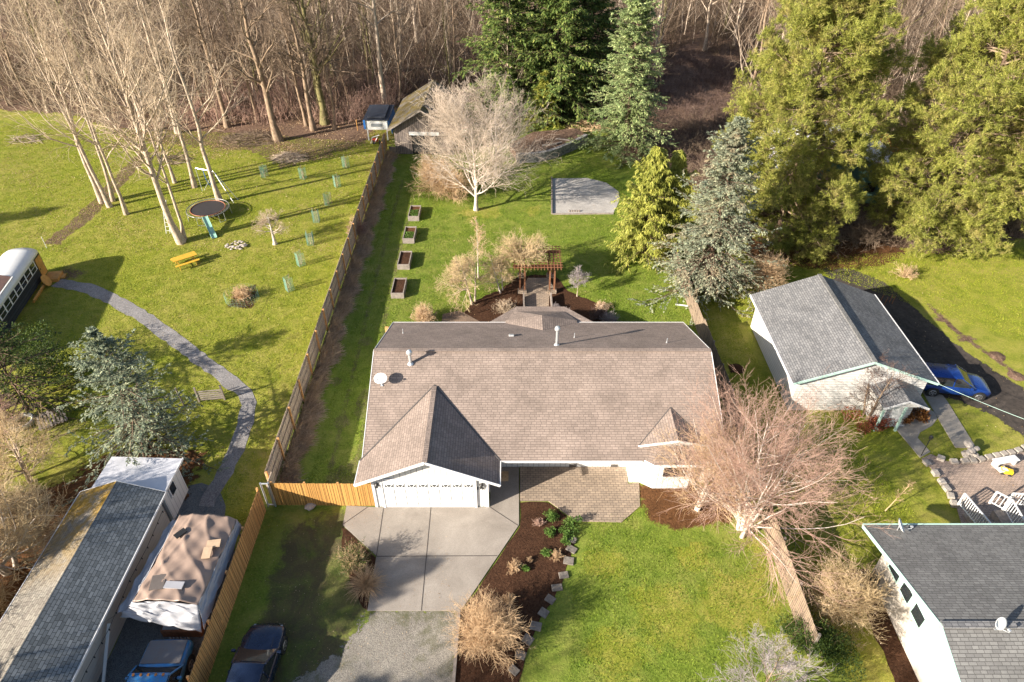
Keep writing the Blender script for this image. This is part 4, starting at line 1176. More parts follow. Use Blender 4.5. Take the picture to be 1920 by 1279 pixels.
# large reddish bare tree right of the house
bare('red_twig_tree','big reddish bare tree with pale limbs between the main house and the lower right house',gx(1388,1000),71,6.4,.15,'bark_white','twig_red',n1=17,n2=8,n3=6,n4=2,t0=.04,spread=.78,ang1=50,up1=.055,thin=.0068,wg=.075,ang2=33,ang3=32,up2=.02,stems=4,prof=lambda t:1.15-.75*t,trunk_lean=(-.02,.06))
bare('tan_tree','tan bare tree with tangled branches over the front patio corner',gx(1300,960),72,4.8,.12,'bark_white','twig_tan',n1=18,n2=7,n3=5,n4=2,t0=.05,spread=.66,ang1=55,up1=.04,thin=.0065,wg=.1,ang2=36,ang3=36,stems=3)
# trees round the pergola
bare('garden_tree','largest lichen covered bare tree at the left end of the back mulch bed',gx(889,568),73,3.9,.12,'bark_pale','twig_olive',n1=18,n2=7,n3=6,n4=3,t0=.3,spread=.62,ang1=66,up1=.04,thin=.009,wg=.2,stems=2)
bare('garden_tree','slim white stemmed tree behind the lichen covered one',gx(897,520),74,5.2,.06,'bark_white','twig_tan',n1=18,n2=6,n3=5,n4=2,t0=.35,spread=.28,ang1=40,thin=.008)
bare('garden_tree','low white stemmed garden tree just left of the pergola',gx(944,548),75,3.2,.08,'bark_white','twig_olive',n1=20,n2=7,n3=6,n4=2,t0=.25,spread=.55,ang1=65,thin=.008,stems=2,wg=.2)
bare('garden_tree','small round headed bare tree right of the pergola',gx(1082,556),76,2.3,.04,'bark_pale','twig_grey',n1=24,n2=7,n3=6,n4=2,t0=.3,spread=.5,ang1=50,thin=.007)
twig_shrub('round_bush','round tan bush behind the left rear corner of the main house',gx(797,606),77,1.3,1.0,'twig_tan',n=80,n2=6,n3=5,thin=.007,leaf='strawleaf',nleaf=900)
twig_shrub('grey_bush','low pale grey bush in the mulch left of the pergola paving',gx(945,585),78,.9,1.1,'twig_pale',n=40,n2=6,n3=5,thin=.007,lo=10)
twig_shrub('grey_bush','small silvery bush against the right side of the pergola steps',gx(1042,582),79,.5,.45,'twig_grey',n=50,n2=5,n3=4,thin=.006)
twig_shrub('grey_bush','silvery bush in the mulch beside the porch roof',gx(1062,592),80,.55,.45,'twig_grey',n=50,n2=5,n3=4,thin=.006)
twig_shrub('grey_bush','whitish spiky bush right of the mulch, nearest the rear roof edge',gx(1142,606),81,.8,.75,'twig_grey',n=80,n2=5,n3=4,thin=.006)
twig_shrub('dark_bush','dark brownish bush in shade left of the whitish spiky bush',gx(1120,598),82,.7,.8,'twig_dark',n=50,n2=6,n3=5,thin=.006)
twig_shrub('orange_shrub','low orange tan clipped shrub at the right tip of the back mulch bed',gx(1128,580),83,.4,.75,'twig_tan',n=70,n2=5,n3=4,thin=.006,leaf='strawleaf',nleaf=1800,lo=5)
# front garden
twig_shrub('ball_shrub','large tan ball of bare twigs in the front mulch bed',gx(915,1205),84,2.3,1.65,'twig_tan',n=120,n2=7,n3=6,thin=.0065,r0=.02,lo=15,hi=88)
twig_shrub('heather_shrub','rusty green shrub in the narrow bed left of the driveway',gx(668,1062),85,1.5,.75,'twig_tan',n=60,n2=5,n3=4,leaf='darkleaf',nleaf=4500,lsize=.05,thin=.006)
def grass_tuft(name, label, loc, seed, h, rad, mat, n=300, cat='grass clump', group=None, w=.025):
    rs = np.random.RandomState(seed); az = rs.rand(n)*6.283; el = np.radians(25+60*rs.rand(n))
    d = np.stack([np.cos(az)*np.cos(el),np.sin(az)*np.cos(el),np.sin(el)],1)
    O = np.zeros((n,3)); O[:,:2] = rs.randn(n,2)*rad*.2
    K=5; P=np.zeros((n,K,3)); P[:,0]=O; L=h*(.8+.5*rs.rand(n))
    for k in range(1,K):
        P[:,k]=P[:,k-1]+d*(L/(K-1))[:,None]; d=unit(d+np.array([0,0,-.28]))
    P[:,:,2]=np.maximum(P[:,:,2],.02)
    b=NB(); b.tubes(P,w/2*np.linspace(1,.2,K)[None,:]*np.ones((n,1)),3)
    o=b.build(name,M[mat],None); o.location=(loc[0],loc[1],0); tag(o,label,cat,group); return o
grass_tuft('grass_tuft','tan ornamental grass tuft in the narrow bed left of the driveway',gx(687,1100),86,1.0,.5,'twig_tan',420)
twig_shrub('olive_shrub','olive brown bushy shrub between the leaning fence and the cream house wall',gx(1565,1150),87,2.7,2.0,'twig_olive',n=90,n2=7,n3=6,thin=.007,leaf='strawleaf',nleaf=3000,lsize=.04)
bare('grey_tree','grey spiky bare tree at the bottom edge, right of the front lawn',(10.0,12.6),88,5.0,.10,'bark_brown','twig_grey',n1=26,n2=7,n3=6,n4=2,t0=.15,spread=.5,ang1=55,thin=.008)
def leaf_shrub(name,label,loc,seed,h,rad,leaf,n=5000,ls=.07,twig='twig_brown',cat='shrub',group=None,lumps=9,w=.6):
    rs=np.random.RandomState(seed)
    c=rs.randn(lumps,3)*np.array([rad*.42,rad*.42,h*.18]); c[:,2]+=h*.55
    k=rs.randint(0,lumps,n); dv=unit(rs.randn(n,3)); sz=rad*(.32+.2*rs.rand(lumps))
    O=c[k]+dv*(sz[k]*rs.rand(n)**.35)[:,None]; O[:,2]=np.abs(O[:,2])
    b=NB(); b.blades(O,unit(dv+rs.randn(n,3)*.7),ls*(.7+.8*rs.rand(n)),ls*w)
    t=thing(name,label,cat,(loc[0],loc[1],0),0,group); b.build('foliage',M[leaf],t)
    sb,_=shrub_parts(seed+5,h*.8,rad*.8,16,4,0,r0=.02); sb.build('branches',M[twig],t)
    return t
leaf_shrub('evergreen_shrub','dark evergreen shrub at the near end of the leaning fence',gx(1545,1215),89,1.8,1.5,'darkleaf',9000,.08)
leaf_shrub('evergreen_shrub','small dark evergreen at the lower right edge of the front lawn',gx(1490,1200),90,.9,.8,'darkleaf',3500,.07)
for i,(px,py,s,lab) in enumerate([(1034,972,.35,'bright green leafy perennial nearest the front patio'),(1066,985,.4,'tallest bright green perennial at the patio corner'),(1064,1003,.3,'bright green perennial below the tallest one'),(1033,1003,.26,'bright green perennial in the middle of the front mulch bed'),(1023,1038,.2,'small green perennial beside the brown seed heads'),(1060,1018,.2,'small green perennial touching the edging stones'),(984,1066,.14,'tiny green sprout at the edge of the pale straw plant')]):
    leaf_shrub('green_perennial',lab,gx(px,py),100+i,s*1.3,s*1.2,'greenleaf',700,.07,'greenleaf','plant','green perennials in the front mulch bed')
for i,(px,py,s,lab) in enumerate([(965,1068,.5,'pale straw coloured dried plant in the middle of the front mulch bed'),(1010,983,.35,'reddish brown dried plant near the driveway side of the front bed'),(1043,1045,.4,'brown dried seed heads near the edging stones'),(992,1052,.22,'small straw tuft right of the pale straw plant'),(955,1128,.4,'straw tuft behind the large tan ball of twigs')]):
    twig_shrub('dried_plant',lab,gx(px,py),110+i,s,s,'twig_tan' if i!=1 else 'twig_red','plant','dried plants in the front mulch bed',n=40,n2=4,n3=3,thin=.006)
# right side
leaf_shrub('rust_shrub','round rust coloured shrub in front of the white garage porch',gx(1688,794),120,1.5,1.0,'rustleaf',4200,.12,'twig_dark')
leaf_shrub('red_shrub','low dark red shrub bed against the white garage front',gx(1640,800),121,.8,1.1,'redleaf',3000,.1,'twig_dark')
leaf_shrub('yellow_shrub','small yellow green bush at the left corner of the white garage',gx(1488,748),122,1.4,.8,'cedarleaf',2600,.07,'twig_brown')
bare('bare_sapling','thin dark branched bare tree in front of the white garage wall',gx(1625,782),123,4.6,.09,'bark_brown','twig_dark',n1=14,n2=6,n3=5,n4=2,t0=.15,spread=.5,ang1=55,thin=.007,stems=2)
twig_shrub('weeping_bush','tan orange weeping bush between the blue spruce and the white garage',gx(1432,540),124,2.7,1.4,'twig_tan',n=150,n2=5,n3=4,thin=.009,droop=.35,lo=40,hi=88)
bare('bare_sapling','small leaning bare sapling on the lawn behind the lower right house',gx(1660,958),125,2.2,.03,'twig_tan','twig_tan',n1=12,n2=4,n3=3,t0=.25,spread=.3,ang1=28,thin=.007,trunk_lean=(.35,.1))
twig_shrub('bare_bush','small straw bush on the lawn under the right pine',gx(1695,520),126,.9,1.3,'twig_tan',n=30,n2=5,n3=4,thin=.009)
for i,(px,py,h,rr,lab) in enumerate([(1530,470,2.2,2.0,'brown bare bush below the middle pine'),(1610,455,2.0,2.4,'brown bare bush between the two pines'),(1900,430,3.2,3.0,'brown bare thicket at the right edge of the picture'),(1480,455,1.8,1.6,'brown bare bush right of the blue spruce'),(1175,305,1.4,2.0,'reddish bare brush at the foot of the tall green spruce')]):
    twig_shrub('bare_bush',lab,gx(px,py),130+i,h,rr,'twig_brown' if i<4 else 'twig_red','shrub',None,n=60,n2=6,n3=5,thin=.012,r0=.02)
# left side
bare('crooked_tree','pale crooked low bare tree left of the mobile home',(-25.2,19.6),140,5.4,.17,'bark_white','twig_olive',n1=22,n2=8,n3=7,n4=3,t0=.12,spread=.66,ang1=72,up1=.03,thin=.008,wg=.24,stems=3)
bare('crooked_tree','second crooked bare tree beside the left blue spruce',(-27.5,25.3),141,4.2,.13,'bark_pale','twig_olive',n1=18,n2=7,n3=6,n4=2,t0=.12,spread=.6,ang1=66,up1=.03,thin=.008,wg=.2,stems=2)
bare('crooked_tree','reddish brown bare tree at the left edge beside the stone ring',(-30.0,27.8),142,4.0,.09,'bark_brown','twig_red',n1=22,n2=7,n3=6,n4=2,t0=.1,spread=.55,ang1=60,thin=.008,stems=2)
bare('fruit_tree','small pruned fruit tree with pale crown right of the trampoline',gx(516,458),143,2.9,.16,'bark_white','twig_pale',n1=16,n2=7,n3=6,n4=2,t0=.35,spread=.62,ang1=70,up1=.02,thin=.009,wg=.25)
twig_shrub('red_bush','small red twigged bush against the long board fence',gx(672,440),144,1.5,.9,'twig_red',n=60,n2=5,n3=4,thin=.009)
twig_shrub('fenced_brambles','dry bramble heap inside a low wire ring on the left lawn',gx(455,560),145,.9,1.0,'twig_tan',n=50,n2=6,n3=4,thin=.008)

# ---------------- conifers
def fir_parts(seed, h, rb, nb=110, n2=9, nf=9, fl=.30, fw=.10, droop=.25, t0=.06, prof=None, lift=.0, ang=88, flat=.25, sag=.15, l2=.38, jit=.25):
    rs=np.random.RandomState(seed); tb=NB(); bb=NB(); lb=NB()
    P,R=trunk_line(rs,h,max(.10,h*.016),12,(0,0),.015,.08); tb.tubes(P,R,7)
    prof=prof or (lambda t:(1-t)**.85)
    n=nb; t=np.linspace(t0,.985,n)+rs.randn(n)*.006; t=np.clip(t,t0,.985)
    z=t*h; az=np.arange(n)*2.399+rs.randn(n)*.35
    L=rb*(prof(t)+.03)*(1+jit*rs.randn(n)); L=np.clip(L,.15,None)
    elev=np.radians(-8+55*t**2.2+lift); K=7
    d=np.stack([np.cos(az)*np.cos(elev),np.sin(az)*np.cos(elev),np.sin(elev)],1)
    Q=np.zeros((n,K,3)); Q[:,0,2]=z; tx=z/h*(len(P[0])-1)
    Q[:,0,0]=np.interp(z,P[0,:,2],P[0,:,0]); Q[:,0,1]=np.interp(z,P[0,:,2],P[0,:,1])
    for k in range(1,K):
        Q[:,k]=Q[:,k-1]+d*(L/(K-1))[:,None]
        dz=-droop*.25 if k<4 else droop*.35
        d=unit(d+np.array([0,0,1.])*dz*(1-t)[:,None]+rs.randn(n,3)*.05)
    Q[:,:,2]=np.maximum(Q[:,:,2],.1)
    r0=np.clip(L*.016,.012,.06); RR=r0[:,None]*np.linspace(1,.2,K)[None,:]
    bb.tubes(Q,RR,3)
    Q2,R2,_=grow(rs,Q,RR,n2,.12,1,52,lambda t,pl:pl*(l2+.08-l2*.7*t),4,-.02,.08,.5,.4,.2,.006,flat=.75)
    bb.tubes(Q2,R2,3)
    # sprays on secondary and on the outer half of primary branches
    def sprays(QQ,nf_,a0):
        N_,K_,_=QQ.shape; m=N_*nf_; pi=np.repeat(np.arange(N_),nf_)
        tt=a0+(1-a0)*rs.rand(m); x=tt*(K_-1); i=np.clip(x.astype(int),0,K_-2); f=(x-i)[:,None]
        O=QQ[pi,i]*(1-f)+QQ[pi,i+1]*f; T=unit(QQ[pi,i+1]-QQ[pi,i])
        side=unit(np.cross(T,np.array([0,0,1.])))*np.where(rs.rand(m)<.5,-1,1)[:,None]
        D_=unit(T*.8+side*(.2+.7*rs.rand(m))[:,None]+rs.randn(m,3)*.22)
        sc=(.6+.7*rs.rand(m))*np.where(QQ is Q,1,1)
        lb.fronds(O,D_,fl*sc,fw*sc,sag,flat,seed)
    sprays(Q2,nf,.05); sprays(Q,n2*3,.25)
    # leader
    m=60; zz=h*(.93+.07*rs.rand(m)); O=np.stack([np.interp(zz,P[0,:,2],P[0,:,0]),np.interp(zz,P[0,:,2],P[0,:,1]),zz],1)
    lb.fronds(O,unit(rs.randn(m,3)+np.array([0,0,1.2])),fl*.8,fw*.8,0,.5,seed)
    return tb,bb,lb
def conifer(name,label,loc,leaf,seed,h,rb,cat='tree',group=None,**kw):
    tb,bb,lb=fir_parts(seed,h,rb,**kw)
    return place_tree(name,label,cat,loc,(tb,bb,lb),(M['trunk'],M['trunk'],M[leaf]),group,('trunk','branches','crown'))
FG='dark firs behind the stone wall'
fk=dict(nb=190,n2=11,nf=18,fl=.38,fw=.12,droop=.3,sag=.3,prof=lambda t:(1-t)**.6*(.8+.35*np.sin(t*23)**2))
conifer('fir_tree','dark fir at the left of the fir group, touching the bleached tree',gx(952,214),'fir',201,18,5.4,group=FG,**fk)
conifer('fir_tree','dark fir at the front of the group, nearest the stone wall',gx(1040,218),'fir',202,16,5.4,group=FG,**fk)
conifer('fir_tree','dark fir at the right of the group, next to the tall green spruce',gx(1100,196),'fir',203,17,4.8,group=FG,**fk)
conifer('fir_tree','dark fir at the back of the group, middle',gx(1000,165),'fir',204,20,5.6,group=FG,**fk)
conifer('fir_tree','small olive fir low in front of the group',gx(1018,236),'cedarleaf',205,6.0,2.0,nb=80,n2=7,nf=8,fl=.45,fw=.15) 
conifer('spruce_tree','tall narrow green spruce right of the dark firs',gx(1170,292),'spruce_green',206,17.2,4.0,nb=280,n2=10,nf=18,fl=.27,fw=.095,droop=.25,prof=lambda t:(1-t)**.62*(.88+.2*np.sin(t*31)**2))
conifer('blue_spruce','tall blue spruce behind the stepped picket fence',gx(1322,545),'blue',207,13.8,3.9,nb=280,n2=10,nf=17,fl=.20,fw=.075,droop=.3,prof=lambda t:(1-t)**.72*(.85+.3*np.sin(t*17)**2))
conifer('blue_spruce','broad blue spruce behind the mobile home on the left',(-21.2,27.3),'blue2',208,9.2,3.6,nb=120,n2=10,nf=18,fl=.17,fw=.06,droop=.2,prof=lambda t:(1-t)**.8*(.75+.45*np.sin(t*13+1)**2),jit=.3)
conifer('dark_conifer','loose dark green conifer at the left edge behind the bus path',(-30.6,31.0),'darkleaf',209,6.2,4.0,nb=75,n2=9,nf=12,fl=.18,fw=.07,prof=lambda t:(1-t)**.5)
# feathery yellow cedar: drooping sprays
YG='yellow green cedars at the right of the back lawn'
yk=dict(nb=210,n2=10,nf=16,fl=.26,fw=.075,droop=.5,sag=.7,flat=.9,lift=12)
conifer('yellow_cedar','yellow green cedar, the taller left of the two touching the gravel pad',gx(1205,482),'cedarleaf',210,9.6,2.7,group=YG,prof=lambda t:(1-t)**.7*(.8+.35*np.sin(t*19)**2),**yk)
conifer('yellow_cedar','yellow green cedar, the right one next to the blue spruce',gx(1246,470),'cedarleaf',211,8.8,2.2,group=YG,prof=lambda t:(1-t)**.7*(.8+.35*np.sin(t*15)**2),**yk)
def pine_parts(seed,h,rb,n1=70,n2=9,n3=4,needles=18,nl=.26,nw=.038,t0=.08,prof=None):
    rs=np.random.RandomState(seed); tb=NB(); bb=NB(); lb=NB()
    P,R=trunk_line(rs,h,.32,14,(0,0),.03,.12); tb.tubes(P,R,9)
    prof=prof or (lambda t: np.sin(np.pi*np.clip(.18+.82*t,0,1))**.55)
    n=n1; t=np.clip(np.linspace(t0,.98,n)+rs.randn(n)*.012,t0,.985); az=np.arange(n)*2.399+rs.randn(n)*.4
    L=rb*np.clip(prof(t),.12,None)*(.8+.35*rs.rand(n)); el=np.radians(-12+60*t**1.5+rs.randn(n)*8); K=8
    d=np.stack([np.cos(az)*np.cos(el),np.sin(az)*np.cos(el),np.sin(el)],1); Q=np.zeros((n,K,3)); z=t*h
    Q[:,0,2]=z; Q[:,0,0]=np.interp(z,P[0,:,2],P[0,:,0]); Q[:,0,1]=np.interp(z,P[0,:,2],P[0,:,1])
    for k in range(1,K):
        Q[:,k]=Q[:,k-1]+d*(L/(K-1))[:,None]; d=unit(d+np.array([0,0,.05 if k>3 else -.03])+rs.randn(n,3)*.12)
    Q[:,:,2]=np.maximum(Q[:,:,2],.4)
    RR=np.clip(L*.018,.02,.09)[:,None]*np.linspace(1,.2,K)[None,:]; bb.tubes(Q,RR,4)
    Q2,R2,_=grow(rs,Q,RR,n2,.2,1,48,lambda t,pl:pl*(.42-.22*t),5,.05,.14,.5,.35,.25,.012); bb.tubes(Q2,R2,3)
    Q3,R3,_=grow(rs,Q2,R2,n3,.3,1,45,lambda t,pl:.35+pl*.25,4,.08,.15,.6,.5,.25,.01); bb.tubes(Q3,R3,3)
    tips=np.concatenate([Q3[:,-1],Q3[:,2],Q2[:,-1],Q2[:,3],Q[:,-1]]); td=np.concatenate([unit(Q3[:,-1]-Q3[:,-2]),unit(Q3[:,2]-Q3[:,1]),unit(Q2[:,-1]-Q2[:,-2]),unit(Q2[:,3]-Q2[:,2]),unit(Q[:,-1]-Q[:,-2])])
    m=len(tips); O=np.repeat(tips,needles,0)+rs.randn(m*needles,3)*.07; D_=unit(np.repeat(td,needles,0)*.75+np.array([0,0,.3])+rs.randn(m*needles,3)*.62)
    lb.spikes(O,D_,nl*(.7+.6*rs.rand(m*needles)),nw,seed)
    return tb,bb,lb
def pine(name,label,loc,seed,h,rb,group,**kw):
    tb,bb,lb=pine_parts(seed,h,rb,**kw)
    return place_tree(name,label,'tree',loc,(tb,bb,lb),(M['trunk'],M['bark_brown'],M['pine']),group,('trunk','branches','crown'))
PG='large pines on the right'
pine('pine_tree','huge pine in front of the pale metal roofed building',gx(1455,445),221,22,5.4,PG,n1=108,n2=13,n3=8)
pine('pine_tree','huge pine farther right, behind the neighbour lawn',gx(1735,452),222,22,5.9,PG,n1=108,n2=13,n3=8)
pine('pine_tree','large pine at the right edge of the picture, behind the other two',gx(1865,380),223,21,5.8,PG,n1=96,n2=12,n3=8)

# ---------------- woods: individual trees, shared meshes
WOODS='bare trees standing in the woods behind the yards'
protos=[]
for i in range(8):
    h=[15,17,13,18,16,14,19,12][i]
    tb,cb=bare_parts(300+i,h,[.15,.20,.11,.22,.17,.13,.24,.10][i],n1=20,n2=5,n3=5,n4=0,t0=.18,spread=.28,ang1=45,up1=.10,thin=.0125,wig=.07,sides=6,wg=.18)
    protos.append((tb,cb))
wl_=['slim bare woodland tree with brown twigs','bare woodland tree with pale trunk','bare woodland tree with grey trunk','bare woodland tree with mossy brown trunk']
rw=random.Random(99)
def inside(poly,x,y):
    c=False; n=len(poly); j=n-1
    for i in range(n):
        xi,yi=poly[i]; xj,yj=poly[j]
        if (yi>y)!=(yj>y) and x<(xj-xi)*(y-yi)/(yj-yi)+xi: c=not c
        j=i
    return c
clearing=[G(*p)[:2] for p in [(1215,330),(1225,130),(1290,90),(1400,130),(1390,300),(1330,340)]]
keep=[(-9.2,74.5,6.5),(31,63,8.5),(-15,76,4)]
spots=[]
tries=0
while len(spots)<272 and tries<20000:
    tries+=1
    y=76+ (rw.random()**1.25)*72; xm_=(y*.78+19)*.75+6; x=rw.uniform(-xm_,xm_)
    if not inside(ff[:-4]+[(400,1000),(-400,1000)],x,y): continue
    if inside(clearing,x,y): continue
    if any((x-a)**2+(y-b)**2<c*c for a,b,c in keep): continue
    dmin=2.6+(y-76)*.02
    if any((x-a)**2+(y-b)**2<dmin*dmin for a,b in spots): continue
    if -4<x<14 and y<100 and rw.random()<.85: continue
    spots.append((x,y))
made={}
for k,(x,y) in enumerate(spots):
    v=rw.randrange(8); light=rw.random()<(.6 if x>14 else .4); key=(v,light)
    sc=rw.uniform(.8,1.25); rz=rw.uniform(0,6.28)
    lab=['slim brown','pale barked','grey','mossy brown'][1 if light else (3 if v%3==0 else 0 if v%2 else 2)]+' bare tree, '+('just inside the wood edge' if y<90 else 'in the middle rows of the woods' if y<112 else 'deep in the woods')+', '+('behind the far left field' if x<-48 else 'behind the white barked clump' if x<-34 else 'behind the trampoline lawn' if x<-24 else 'behind the mossy trunk' if x<-15 else 'behind the barn' if x<-4 else 'behind the firs' if x<14 else 'above the dark clearing' if x<28 else 'behind the middle pine' if x<42 else 'behind the right pines')
    if key not in made:
        tb,cb=protos[v]
        t=thing('woods_tree',lab,'tree',(x,y,0),rz,WOODS); t.scale=(sc,)*3
        a=tb.build('trunk',M['bark_pale'] if light else (M['bark_moss'] if v%3==0 else M['bark_brown']),t,True); b=cb.build('crown',M['twig_brown'],t)
        made[key]=(t,[(a,[]),(b,[])])
    else:
        o,kids=made[key]; copy_tree(o,kids,(x,y,0),rz,(sc,)*3,lab)
# undergrowth: uncountable thicket
def thicket(name,label,pts,seed,h,rad,mat,stems=9,tw=3,thin=.013,r0=.018,up=.05):
    rs=np.random.RandomState(seed); pts=np.array(pts); nc=len(pts); n=nc*stems
    hh=np.repeat(h*(.5+.9*rs.rand(nc)),stems)*(.6+.5*rs.rand(n)); az=rs.rand(n)*6.283; el=np.radians(38+50*rs.rand(n))
    d=np.stack([np.cos(az)*np.cos(el),np.sin(az)*np.cos(el),np.sin(el)],1); K=5
    P=np.zeros((n,K,3)); P[:,0,:2]=np.repeat(pts,stems,0)+rs.randn(n,2)*rad*.5
    for k in range(1,K):
        P[:,k]=P[:,k-1]+d*(hh/(K-1))[:,None]; d=unit(d+np.array([0,0,up])+rs.randn(n,3)*.2)
    P[:,:,2]=np.maximum(P[:,:,2],.02)
    R=r0*np.linspace(1,.35,K)[None,:]*np.ones((n,1)); b=NB(); b.tubes(P,R,3)
    Q,R1,_=grow(rs,P,R,tw,.3,1,42,lambda t,pl:pl*(.5-.2*t),3,up,.2,.7,.5,.3,thin); b.tubes(Q,R1,3)
    o=b.build(name,M[mat]); o['kind']='stuff'; tag(o,label,'undergrowth'); return o
def scatter(n,test,x0,x1,y0,y1,seed,bias=1.0):
    r=random.Random(seed); out=[]; t=0
    while len(out)<n and t<n*60:
        t+=1; y=y0+(y1-y0)*r.random()**bias; x=r.uniform(x0,x1)
        if abs(x)>(y*.78+19)*.75+6: continue
        if test(x,y): out.append((x,y))
    return out
ffp=ff[:-4]+[(400,1000),(-400,1000)]
okw=lambda x,y: inside(ffp,x,y) and not inside(clearing,x,y) and not any((x-a)**2+(y-b)**2<(c-.5)**2 for a,b,c in keep) and not (x>14 and y<72) and not (x<-14 and y<79.5)
thicket('thicket','brown bare thicket filling the floor of the woods',scatter(2600,okw,-75,75,72,150,5,1.1),401,2.8,1.0,'brush',9,3,.014,.02)
okp=lambda x,y: inside(ffp,x,y) and not any((x-a)**2+(y-b)**2<(c+1)**2 for a,b,c in keep)
thicket('pink_thicket','pinkish bare saplings among the woodland trees',scatter(520,lambda x,y: okw(x,y) and y>84,-75,75,80,150,6,1.2),402,6.0,1.2,'twig_brown',4,5,.013,.022,.15)
thicket('red_thicket','reddish bare brush at the left edge of the woods',scatter(300,lambda x,y: okp(x,y) and -40<x<-14 and y>79,-42,-14,79,92,7),403,2.2,.9,'twig_red',9,3,.014,.016)
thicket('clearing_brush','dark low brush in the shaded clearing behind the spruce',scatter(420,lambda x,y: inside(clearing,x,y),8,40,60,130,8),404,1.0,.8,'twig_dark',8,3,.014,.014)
thicket('pine_brush','brown brush under and behind the pines',scatter(420,lambda x,y: okp(x,y) and x>17 and y<80 and not (x<26 and y<51),17,60,50,80,9),405,1.6,.9,'twig_brown',9,3,.014,.016)
# dry grass along the long fence, and leaf debris
rs=np.random.RandomState(5); n=22000
O=np.zeros((n,3)); O[:,1]=24.6+46*rs.rand(n); wdt=.85+.2*np.sin(O[:,1]*.9)+.2*np.sin(O[:,1]*2.3); O[:,0]=-13.2+wdt*rs.rand(n)*1.05-(O[:,1]-24)*.0095
d=unit(rs.randn(n,3)*.5+np.array([.35,0,.3])); b=NB(); L=.25+.4*rs.rand(n)
P=np.stack([O,O+d*L[:,None]*.5,O+d*L[:,None]+np.array([.12,0,-.08])],1); P[:,1:,2]=np.abs(P[:,1:,2]); b.tubes(P,.015*np.array([[1,.8,.4]])*np.ones((n,1)),3)
o=b.build('dry_grass',M['strawleaf']); o['kind']='stuff'; tag(o,'dry straw coloured grass strip at the foot of the long fence','dry grass')
fp=[(rw.uniform(-13.0,-12.2),rw.uniform(25,70)) for _ in range(60)]
thicket('fence_brambles','dark brambles growing along the foot of the long fence',[(x-(y-24)*.0095,y) for x,y in fp],406,.9,.25,'twig_tan',7,3,.009,.009)
# lawn turf: short blades giving the grass its nap
def turf(name,label,n,poly,seed,mat,h=.07,zb=0.005,avoid=()):
    rs=np.random.RandomState(seed); xs=[p[0] for p in poly]; ys=[p[1] for p in poly]
    x=rs.uniform(min(xs),max(xs),n*2); y=rs.uniform(min(ys),max(ys),n*2)
    def ins(pl):
        c=np.zeros(len(x),bool); j=len(pl)-1
        for i in range(len(pl)):
            xi,yi=pl[i]; xj,yj=pl[j]
            m=((yi>y)!=(yj>y))&(x<(xj-xi)*(y-yi)/(yj-yi+1e-12)+xi); c^=m; j=i
        return c
    m=ins(poly)
    for a in avoid: m&=~ins(a)
    x=x[m][:n]; y=y[m][:n]; k=len(x)
    O=np.stack([x,y,np.full(k,zb)],1); D_=unit(rs.randn(k,3)*.75+np.array([0,0,1.])); D_[:,2]=np.abs(D_[:,2])
    cl=.5+.5*np.sin(x*2.1+np.sin(y*1.7)*2)*np.sin(y*2.3+np.sin(x*1.1)*2)
    b=NB(); b.spikes(O,D_,h*(.5+1.0*rs.rand(k))*(.6+.7*cl),.035,seed); o=b.build(name,M[mat]); o['kind']='stuff'; tag(o,label,'grass'); return o
M['bladelawn']=leaf_mat('lawn_blades',(.10,.17,.015),(.21,.30,.03),(.34,.41,.06),.3,.6)
M['bladefield']=leaf_mat('field_blades',(.15,.22,.015),(.31,.36,.03),(.46,.46,.07),.3,.6)
hp=[(-8,24.6),(11.3,24.6),(11.3,38),(-8,38)]
turf('lawn_turf','short green grass of the main house lawns',260000,[(-11.5,24),(-12.2,70),(8,73),(12,60),(13.2,48),(13.4,28),(13.1,23),(13.3,10),(2,10),(3.0,18.5),(4.2,22.2),(7,24),(7,25),(-7.5,25),(-7.5,23.7),(-11.5,23.7)],51,'bladelawn',.065,.005,[hp,[tuple(p) for p in pad],GL([(850,606),(893,562),(935,545),(975,518),(1040,514),(1065,545),(1125,572),(1160,607)]),[(6.9,24.9),(7.4,22.6),(8.6,21.9),(11.5,22.4),(13.0,23.5),(13.1,29),(11.2,29)]])
pathp=strip(GL([(106,530),(168,541),(215,564),(259,588),(302,618),(346,652),(397,689),(430,716),(462,735),(471,758),(460,793),(447,833),(437,859),(413,899),(385,950)]),1.1)
turf('field_turf','yellow green grass of the left yard',300000,[(-13.6,21),(-14.3,73),(-30,76),(-60,79),(-60,50),(-36,38),(-27,30),(-20,29.5),(-17,26.5),(-16.2,24)],52,'bladefield',.08,.009,[pathp,[(-36.5,38),(-36.5,47),(-41,47),(-41,38)]])
turf('right_turf','yellow green grass of the right hand lawns',150000,[(13.7,15),(16.4,15),(16.4,21),(22,21),(21.5,26),(19,31),(17,31),(16.6,40),(19,41),(26,46),(36,38),(60,38),(60,52),(20,49),(13.8,46)],53,'bladefield',.08,.009,[[(16.9,30.5),(26,30.5),(26,40.2),(16.9,40.2)],GL([(1649,769),(1725,859),(1744,848),(1720,822),(1757,786),(1830,841),(1776,754),(1728,733)])])
# vines sprawling over the pergola, and an orange bush far behind the pines
b_,_q=shrub_parts(701,.9,2.5,75,7,6,thin=.009,r0=.03,lo=3,hi=35); o=b_.build('wisteria_vine',M['twig_olive']); o.location=(.7,45.3,2.6); tag(o,'tangled grey brown vine sprawling over the pergola roof','vine')
leaf_shrub('orange_bush','bright orange bush glimpsed beside the white metal roof',G(1655,300),702,2.2,1.8,'orangeleaf',4000,.16,'twig_red')
